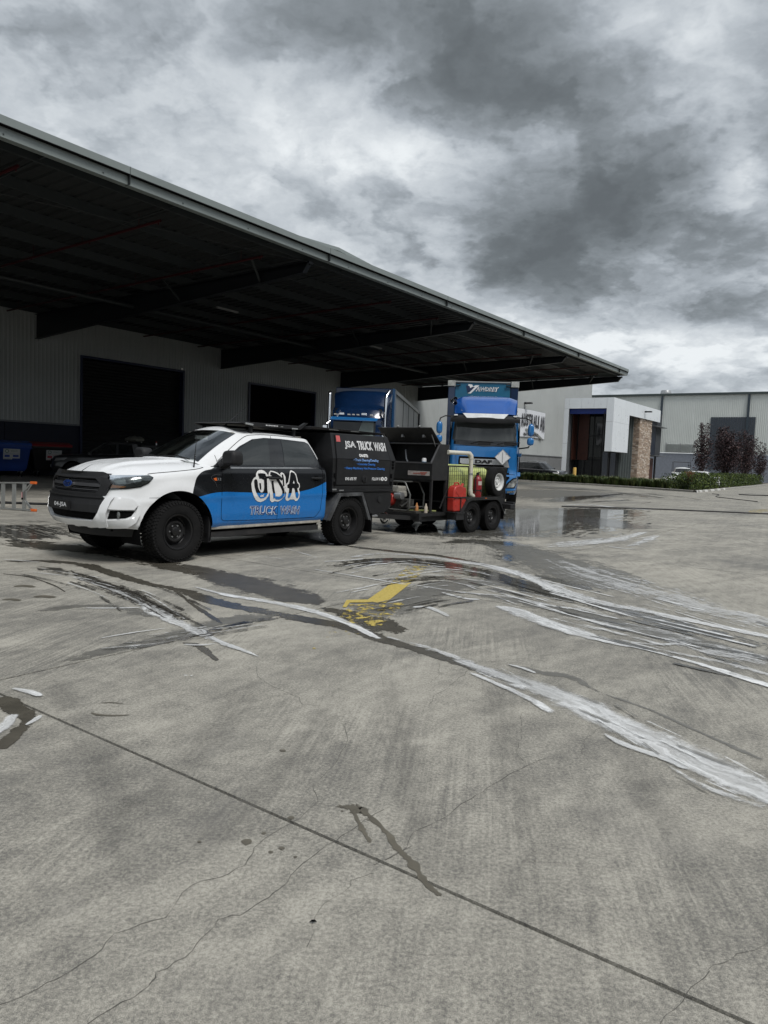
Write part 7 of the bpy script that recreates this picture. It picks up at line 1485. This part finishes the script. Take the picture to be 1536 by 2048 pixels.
# ------------------------------------------------------------------ parked cars, one generic shell
def car(name, label, loc, rz, P, paint):
    c = thing(name, label, 'car', loc, rz); L = P['L']; wb = P['wb']; hw = P['w']/2; xfr = P['fo']; xrr = -(wb+P['ro']); h0 = P.get('sill', .28); Rw = P.get('rw', .34)
    ct_ = [(xrr, 0), (xrr+.02, .5), (xrr+.08, .82), (xrr+.25, .97), (xrr+.6, 1), (-wb*.6, 1), (-wb*.2, 1), (xfr-.75, .99), (xfr-.4, .93), (xfr-.15, .78), (xfr-.05, .5), (xfr, 0)]
    zt_ = P['belt']; zb__ = [(xrr, h0+.08), (xrr+.6, h0), (xfr-.5, h0), (xfr, h0+.05)]; arcs = [(0, Rw, Rw+.08, Rw+.07, .01), (-wb, Rw, Rw+.08, Rw+.07, .01)]
    lv_ = [i/16 for i in range(17)]; rw_, _ = loft_body(ct_, lv_, zb__, zt_, [(0, hw*.93), (.3, hw), (.6, hw), (.9, hw*.96), (1, hw*.90)], [(0, -.05), (.4, .03), (1, -.06)], arches=arcs); V_, F_ = shell_from_rows(rw_, arcs)
    lo = mb_from(V_, F_); lom = mb_from(V_, F_, True); bd = MB().merge(lo); bd.merge(lom)
    tp = rw_[-1]; deck = [[(p[0], p[1]*(1-s), p[2]+.05*(1-(1-s)**2)) for s in (0, .25, .5, .75, 1)] for p in tp]; dk = MB().grid(deck); bd.merge(dk); bd.merge(mirror(dk)); mk('body', bd, paint, c, smooth=35, weld=True)
    b_ = catmull(P['gb'], 6); t_ = catmull(P['gt'], 6); gr_ = [[tuple(a*(1-v)+b*v) for a, b in zip(b_, t_)] for v in (0, .15, .5, .85, 1)]; gm = MB().grid(gr_); rf_ = MB().grid([[(p[0]*(1-s)+P['rx']*s*0+p[0]*s*0+(max(min(p[0], P['rx']+.5), P['rx']-.5))*s, p[1]*(1-s), p[2]+.05*(1-(1-s)**2)) for s in (0, .3, .6, 1)] for p in t_]); 
    gg = MB().merge(gm); gg.merge(mirror(gm)); gg.merge(rf_); gg.merge(mirror(rf_)); mk('cabin', gg, paint, c, smooth=40, weld=True)
    S_ = Surf([lo, lom, gm, mirror(gm), rf_, mirror(rf_)])
    for w_ in P['win']:
        for s in (1, -1): mb = MB(); pol_decal(mb, w_, S_.side(.008, s, hw*.8), .12); mk('window', mb, M_winglass, c, fix=False)
        if P.get('chrome'):
            mb = MB(); 
            for i in range(len(w_)): gap_line([w_[i], w_[(i+1) % len(w_)]], .03, S_.side(.012, 1, hw*.8), mb)
            mk('window_trim', mb, M_chrome, c, fix=False)
    n = len(b_); k1 = P['ws'][0]*6; k2 = P['ws'][1]*6; mb = MB()
    ws = [[Vector(gr_[i][j])+Vector((.012, 0, .008)) for j in range(k1, k2)] for i in (1, 2, 3)]; mb.grid(ws); mb.grid([[Vector((p.x, -p.y, p.z)) for p in r] for r in ws]); mk('windscreen', mb, M_winglass, c, fix=False)
    for s in (1, -1):
        mb = MB(); fn = S_.corner(.006, s)
        a0 = (hw*.93-(xfr-.35))*.7071; pol_decal(mb, [(a0-.22, P['hl']-.06), (a0+.2, P['hl']+.0), (a0+.28, P['hl']+.10), (a0-.15, P['hl']+.08)], fn, .08); mk('headlight', mb, P.get('lamp', M_whiteplain), c, fix=False); mk_wheel(c, 0, s*(hw-.12), Rw, Rw, .22, Rw*.66, P.get('rim', M_alu), sgn=s, tread=False); mk_wheel(c, -wb, s*(hw-.12), Rw, Rw, .22, Rw*.66, P.get('rim', M_alu), sgn=s, tread=False)
        mb = MB(); mb.box((P['mx'], s*(hw+.08), P['mz']), (.12, .2, .14)); mk('mirror', mb, paint, c, bevel=.04)
        mb = MB(); mb.lathe([(0, .0), (Rw+.07, 0)], 'Y', (0, s*(hw-.3), Rw), 20); mb.lathe([(0, .0), (Rw+.07, 0)], 'Y', (-wb, s*(hw-.3), Rw), 20); mk('arch_liner', mb, M_hole, c)
    mk('number_plate', MB().box((xfr+.02, 0, P['hl']-.28), (.02, .36, .11)), M_whiteplain, c); mk('grille', MB().box((xfr-.02, 0, P['hl']-.05), (.05, .7, .18)), P.get('grm', M_chrome), c, bevel=.02)
    mk('underbody', MB().b2((xfr-.5, -hw*.7, .2), (xrr+.5, hw*.7, .5)), M_hole, c); return c
def gh(xb, wb_, zb_, xt, wt, zt_):   # stations front centre .. rear centre
    B_, T_ = [], []
    fb, rb = xb; ft, rt = xt
    for k, (q, y) in enumerate([(0, 0), (.0, .5), (.05, .86), (.10, .98), (.3, 1), (.6, 1), (.88, .99), (.96, .92), (1, .5), (1, 0)]):
        B_.append((fb+(rb-fb)*q-(.12*y*y if k < 3 else 0), y*wb_, zb_[0]+(zb_[1]-zb_[0])*q)); T_.append((ft+(rt-ft)*q-(.08*y*y if k < 3 else 0), y*wt, zt_[0]+(zt_[1]-zt_[0])*(q)-(.02 if y > .5 else 0)))
    return B_, T_
gb, gt = gh((-.35, -3.75), .88, (1.08, 1.15), (-1.15, -3.45), .66, (1.68, 1.66))
suvP = dict(L=5.0, wb=3.0, w=1.98, fo=.9, ro=1.1, rw=.38, sill=.30, belt=[(.9, .86), (.5, .98), (-.3, 1.06), (-3, 1.12), (-4.1, 1.10)], gb=gb, gt=gt, rx=-2.2, ws=(0, 3), hl=.76, mx=-.75, mz=1.16, chrome=True,
  win=[[(-.85, 1.13), (-1.30, 1.52), (-1.75, 1.60), (-1.75, 1.13)], [(-1.85, 1.14), (-1.85, 1.60), (-2.75, 1.60), (-2.80, 1.15)], [(-2.90, 1.16), (-2.86, 1.58), (-3.2, 1.52), (-3.5, 1.25), (-3.45, 1.18)]])
k_ = G(1150, 962); car('suv', 'black estate suv with silver roof rails parked behind the kerb grass', B(59.3, 24.15, 0), BROT+R(-96), suvP, mat('black_car_paint', (.012, .013, .016), .2, coat=.8))
sv = [o for o in bpy.data.objects if o.name == 'suv'][0]
for s in (1, -1): mk('roof_rail', MB().tube([(-1.35, s*.66, 1.70), (-1.6, s*.68, 1.78), (-3.1, s*.68, 1.76), (-3.4, s*.64, 1.68)], .022, 6), M_chrome, sv, smooth=60)
gb, gt = gh((-.25, -3.2), .80, (.98, 1.02), (-1.2, -2.7), .60, (1.43, 1.40))
sedP = dict(L=4.5, wb=2.65, w=1.78, fo=.85, ro=1.0, rw=.31, belt=[(.85, .72), (.4, .86), (-.3, .96), (-2.6, 1.0), (-3.6, .98)], gb=gb, gt=gt, rx=-1.8, ws=(0, 3), hl=.66, mx=-.6, mz=1.0, win=[[(-.75, 1.0), (-1.25, 1.30), (-1.65, 1.36), (-1.65, 1.0)], [(-1.75, 1.0), (-1.75, 1.36), (-2.4, 1.33), (-2.7, 1.06)]])
car('hatchback', 'white hatchback parked behind the green hedge near the stone pillar', B(64.0, 15.6, 0), BROT+R(105), sedP, M_white)
gb, gt = gh((-.30, -2.3), .82, (1.15, 1.18), (-.95, -2.15), .66, (1.72, 1.72))
utP = dict(L=5.1, wb=3.0, w=1.78, fo=.85, ro=1.1, rw=.35, belt=[(.85, .98), (.4, 1.06), (-.3, 1.14), (-2.3, 1.18), (-2.5, 1.0), (-4.1, 1.0)], gb=gb, gt=gt, rx=-1.5, ws=(0, 3), hl=.86, mx=-.6, mz=1.2, win=[[(-.75, 1.2), (-1.1, 1.60), (-1.9, 1.62), (-1.9, 1.2)]])
u2 = car('work_ute', 'white single cab work ute with ladder rack beyond the white hatchback', B(75., 17.3, 0), BROT+R(180+18), utP, mat('white_work_paint', (.68, .70, .70), .4))
mk('ladder_rack', MB().tube([(-2.5, .8, 1.0), (-2.5, .8, 2.3), (-2.5, -.8, 2.3), (-2.5, -.8, 1.0)], .03, 6).tube([(-4.0, .8, 1.0), (-4.0, .8, 2.3), (-4.0, -.8, 2.3), (-4.0, -.8, 1.0)], .03, 6).tube([(-2.5, .8, 2.0), (-4.0, .8, 2.0)], .02, 6), M_steelblack, u2)
# dark ute under the canopy
gb, gt = gh((-.45, -2.75), .84, (1.12, 1.16), (-1.30, -2.55), .66, (1.72, 1.70))
dkP = dict(L=5.3, wb=3.2, w=1.85, fo=.95, ro=1.15, rw=.38, belt=[(.95, .95), (.5, 1.05), (-.3, 1.10), (-3, 1.14), (-4.3, 1.12)], gb=gb, gt=gt, rx=-2.0, ws=(0, 3), hl=.85, mx=-.7, mz=1.15, lamp=mat('dim_lamp', (.2, .2, .2), .2), grm=M_black, rim=M_steelblack, win=[[(-.85, 1.17), (-1.35, 1.58), (-1.75, 1.62), (-1.75, 1.17)], [(-1.85, 1.18), (-1.85, 1.62), (-2.4, 1.60), (-2.5, 1.2)]])
pd = G(150, 958); dk_ = car('dark_ute', 'dark grey ute parked in the shade before the tall roller door', Vector((pd.x, pd.y, 0)), R(198), dkP, mat('charcoal_paint', (.014, .015, .017), .35, coat=.4))
mb = MB(); mb.prism([(-2.85, 1.12), (-2.80, 1.66), (-4.1, 1.62), (-4.3, 1.14)], -.72, .72); mk('tub_canopy', mb, mat('charcoal_canopy', (.02, .021, .023), .3, coat=.4), dk_, bevel=.06); mb = MB(); mb.prism([(-2.98, 1.22), (-2.98, 1.56), (-3.95, 1.53), (-4.1, 1.25)], .724, .73); mk('canopy_window', mb, M_winglass, dk_)
mk('cab_pillar', MB().prism([(-2.50, 1.16), (-2.42, 1.64), (-2.62, 1.66), (-2.80, 1.16)], .70, .80), mat('pillar_grey', (.07, .075, .08), .3, coat=.4), dk_)
Rd = Matrix.Rotation(R(198), 3, 'Z'); ld_o = thing('roof_load', 'crumpled grey bundle strapped on the roof of the dark ute', 'bundle', Vector((pd.x, pd.y, 0))+Rd @ Vector((-2.5, 0, 1.76)), R(198)); mb = MB(); rr = []
rnd = random.Random(9)
for i in range(9):
    q = -1+.25*i; rr.append([(q*.42, .34*math.cos(a)*(1-.5*q*q)*rnd.uniform(.8, 1.15), .10+max(-.10, .16*math.sin(a)*(1-.6*q*q)*rnd.uniform(.7, 1.3))) for a in [2*math.pi*k/14 for k in range(14)]])
mb.grid(rr, closed=True); mk('bundle_cloth', mb, mat('dull_canvas', (.12, .12, .10), .9, var=.4, scale=8), ld_o, smooth=60); mk('roof_bar', MB().tube([(-.3, -.6, .0), (-.3, .6, .0)], .02, 6).tube([(.3, -.6, .0), (.3, .6, .0)], .02, 6), M_galv, ld_o)
fg = thing('marker_flag', 'small red and white marker on the canopy of the dark ute', 'marker', Vector((pd.x, pd.y, 0))+Rd @ Vector((-3.45, .5, 1.64)), R(198)); mk('red_half', MB().box((0, 0, .14), (.05, .05, .06)), M_red, fg); mk('white_half', MB().box((0, 0, .06), (.05, .05, .10)), M_whiteplain, fg)
# ------------------------------------------------------------------ bins
def bin_(loc, rz, lab, cb_, cl, cc):
    b = thing('wheelie_bin', lab, 'bin', loc, rz, 'four wheeled bins by the warehouse wall'); b.scale = (1.27, 1.27, 1.27); mb = MB(); rws = []
    for z, hx, hy in ((.20, .50, .34), (.30, .56, .38), (.98, .66, .50), (1.05, .68, .52), (1.12, .68, .52)): rws.append([(sx*hx, sy*hy, z) for sx, sy in ((-1, -1), (1, -1), (1, 1), (-1, 1))])
    mb.grid(rws, closed=True); mb.add(rws[0], [(0, 1, 2, 3)]); mk('bin_body', mb, cb_, b, bevel=.02); mb = MB(); mb.grid([[(-.70, y, z) for y, z in ((-.54, 1.12), (-.5, 1.19), (0, 1.27), (.5, 1.19), (.54, 1.12))], [(.70, y, z) for y, z in ((-.54, 1.12), (-.5, 1.19), (0, 1.27), (.5, 1.19), (.54, 1.12))]]); mb.b2((-.7, -.55, 1.10), (.7, .55, 1.14)); mk('bin_lid', mb, cl, b, bevel=.01)
    mb = MB(); mb.tube([(-.35, .56, 1.18), (.35, .56, 1.18)], .02, 6); mb.box((-.72, 0, 1.02), (.1, .5, .06)); mb.box((.72, 0, 1.02), (.1, .5, .06)); mk('bin_handle', mb, cb_, b)
    for x in (-.42, .42):
        for y in (-.26, .26): cs_ = mk('castor', MB().lathe([(0, .02), (.085, .02), (.09, 0), (.085, -.02), (0, -.02)], 'X', (x, y, .09), 16), M_rubber, b); mk('castor_fork', MB().box((x, y, .16), (.05, .09, .09)), M_galv, b)
    st = MB().b2((-.26, -.472, .60), (.26, -.466, .97)); s_ = mk('sticker', st, mat('bin_sticker', (.48, .49, .48), .5, var=.05), b); s_.rotation_euler = (R(10.5), 0, 0); s_.location = (0, -.165, .11); cb2 = mk('sticker_print', MB().b2((.02, -.477, .60), (.26, -.473, .64)).b2((-.24, -.477, .615), (-.02, -.473, .625)).b2((-.22, -.477, .68), (-.06, -.473, .76)).b2((.04, -.477, .69), (.22, -.473, .76)).b2((-.24, -.477, .79), (.24, -.473, .798)), cc, s_)
    mb = MB(); mb.lathe([(.045, -.476), (.065, -.476)], 'Y', (-.15, 0, .89), 16); text_mb(mb, 'CLC', -.02, .875, .2, .05, lambda a, bb: (a, -.476, bb), .0); mk('sticker_logo', mb, mat('green_print', (.06, .14, .10), .6), s_); return b
def wallpt(u, v, yy): 
    r = pxray(u, v); nn = np.array(NV); off = -yy; k = (off-_C@nn)/(r@nn); P = _C+k*r; return Vector((P[0], P[1], 0))
bin_(wallpt(14, 930, 32.6), BROT+R(-16), 'blue four wheeled bin with blue lid and white sticker', mat('blue_bin_plastic', (.012, .05, .25), .45), mat('blue_lid', (.02, .07, .30), .4), mat('blue_sticker_print', (.03, .06, .3), .5))
bin_(wallpt(97, 930, 32.6), BROT+R(-16), 'black four wheeled bin with red lid and white sticker', mat('black_bin_plastic', (.012, .012, .014), .45), mat('red_lid', (.22, .01, .015), .4), mat('red_sticker_print', (.4, .05, .06), .5))
# ------------------------------------------------------------------ folding step ladder lying on its side
lp = G(64, 1023); _d = G(64, 1023)-G(-60, 1014); lr = math.atan2(_d.y, _d.x); la = thing('step_ladder', 'aluminium step ladder with orange feet lying on its side left of the ute', 'ladder', lp, lr+0.)
H1 = .62; mb = MB(); mb.beam((0, 0, .03), (-2.2, 0, .03), .03, .07, up=(0, 1, 0)); mk('stile', mb, M_alu, la); mb = MB(); mb.beam((0, .02, H1), (-2.2, .05, H1-.10), .03, .07, up=(0, 1, 0)); mk('stile', mb, M_alu, la)
for x in (-.22, -.50, -.80, -1.12, -1.45, -1.8): mk('step', MB().beam((x, .01, .05), (x, .02, H1-.02-.045*abs(x)), .085, .03, up=(0, 1, 0)), M_alu, la)
mb = MB(); mb.beam((-.20, 0, .22), (-.03, 0, .05), .03, .02); mb.beam((-.15, .0, .22), (.0, .0, .06), .02, .015); mb.beam((-.20, .0, .44), (-.03, .0, H1-.02), .03, .02); mb.beam((-.15, .0, .40), (.0, .0, H1-.03), .02, .015); mk('brace', mb, M_alu, la); mk('label_plate', MB().box((-.22, -.045, .33), (.05, .004, .17)), M_hole, la); mk('label_print', MB().box((-.225, -.049, .35), (.03, .003, .12)), mat('label_white_red', (.5, .3, .3), .5), la)
for z in (.03, H1): mk('foot', MB().box((.04, 0, z), (.14, .06, .055)), M_orange, la, bevel=.008)

# ------------------------------------------------------------------ loose pieces of one part become parts of their own
SPLIT = {'side_glass', 'mirror_arm', 'lid_catch', 'corner_fin', 'fly_brace', 'interior_lamp', 'canopy_hinge', 'rack_bolt', 'bare_metal_patch', 'grille_bar', 'apron_cleat', 'wiper', 'clip', 'gas_strut', 'frame_post', 'chassis_rail', 'notice', 'glass_fin', 'post', 'headlight', 'headlight_recess', 'fog_lamp', 'air_deflector', 'corner_slot', 'bumper_corner', 'skylight', 'platform_rail', 'roof_bar', 'sunshade', 'sticker_print', 'fairing_side', 'reflector', 'pressed_rib', 'opening_lip', 'axle', 'arch_liner', 'elbow', 'pipe_clamp', 'rope', 'wall', 'side_wall', 'step_plate', 'side_board', 'round_icon'}
for o in list(bpy.data.objects):
    if o.type != 'MESH' or o.name.split('.')[0] not in SPLIT: continue
    me = o.data; n = len(me.vertices); par = list(range(n))
    def find(a):
        while par[a] != a: par[a] = par[par[a]]; a = par[a]
        return a
    for p in me.polygons:
        v = list(p.vertices); r = find(v[0])
        for q in v[1:]: par[find(q)] = r
    comp = {}
    for p in me.polygons: comp.setdefault(find(p.vertices[0]), []).append(p)
    if not 2 <= len(comp) <= 40: continue
    first = True; dat = []
    for r, ps in comp.items():
        ids = {}; vs = []; fs = []
        for p in ps:
            f_ = []
            for a in p.vertices:
                if a not in ids: ids[a] = len(vs); vs.append(tuple(me.vertices[a].co))
                f_.append(ids[a])
            fs.append(f_)
        dat.append((vs, fs, [p.use_smooth for p in ps], [p.material_index for p in ps]))
    for k, (vs, fs, sm, mi_) in enumerate(dat):
        m2 = bpy.data.meshes.new(o.name); m2.from_pydata(vs, [], fs)
        for q in me.materials: m2.materials.append(q)
        m2.polygons.foreach_set('use_smooth', sm); m2.polygons.foreach_set('material_index', mi_)
        if any(sm): m2.set_sharp_from_angle(angle=R(40))
        if k == 0: tgt = o; o.data = m2
        else: tgt = o.copy(); tgt.data = m2; COL.objects.link(tgt)
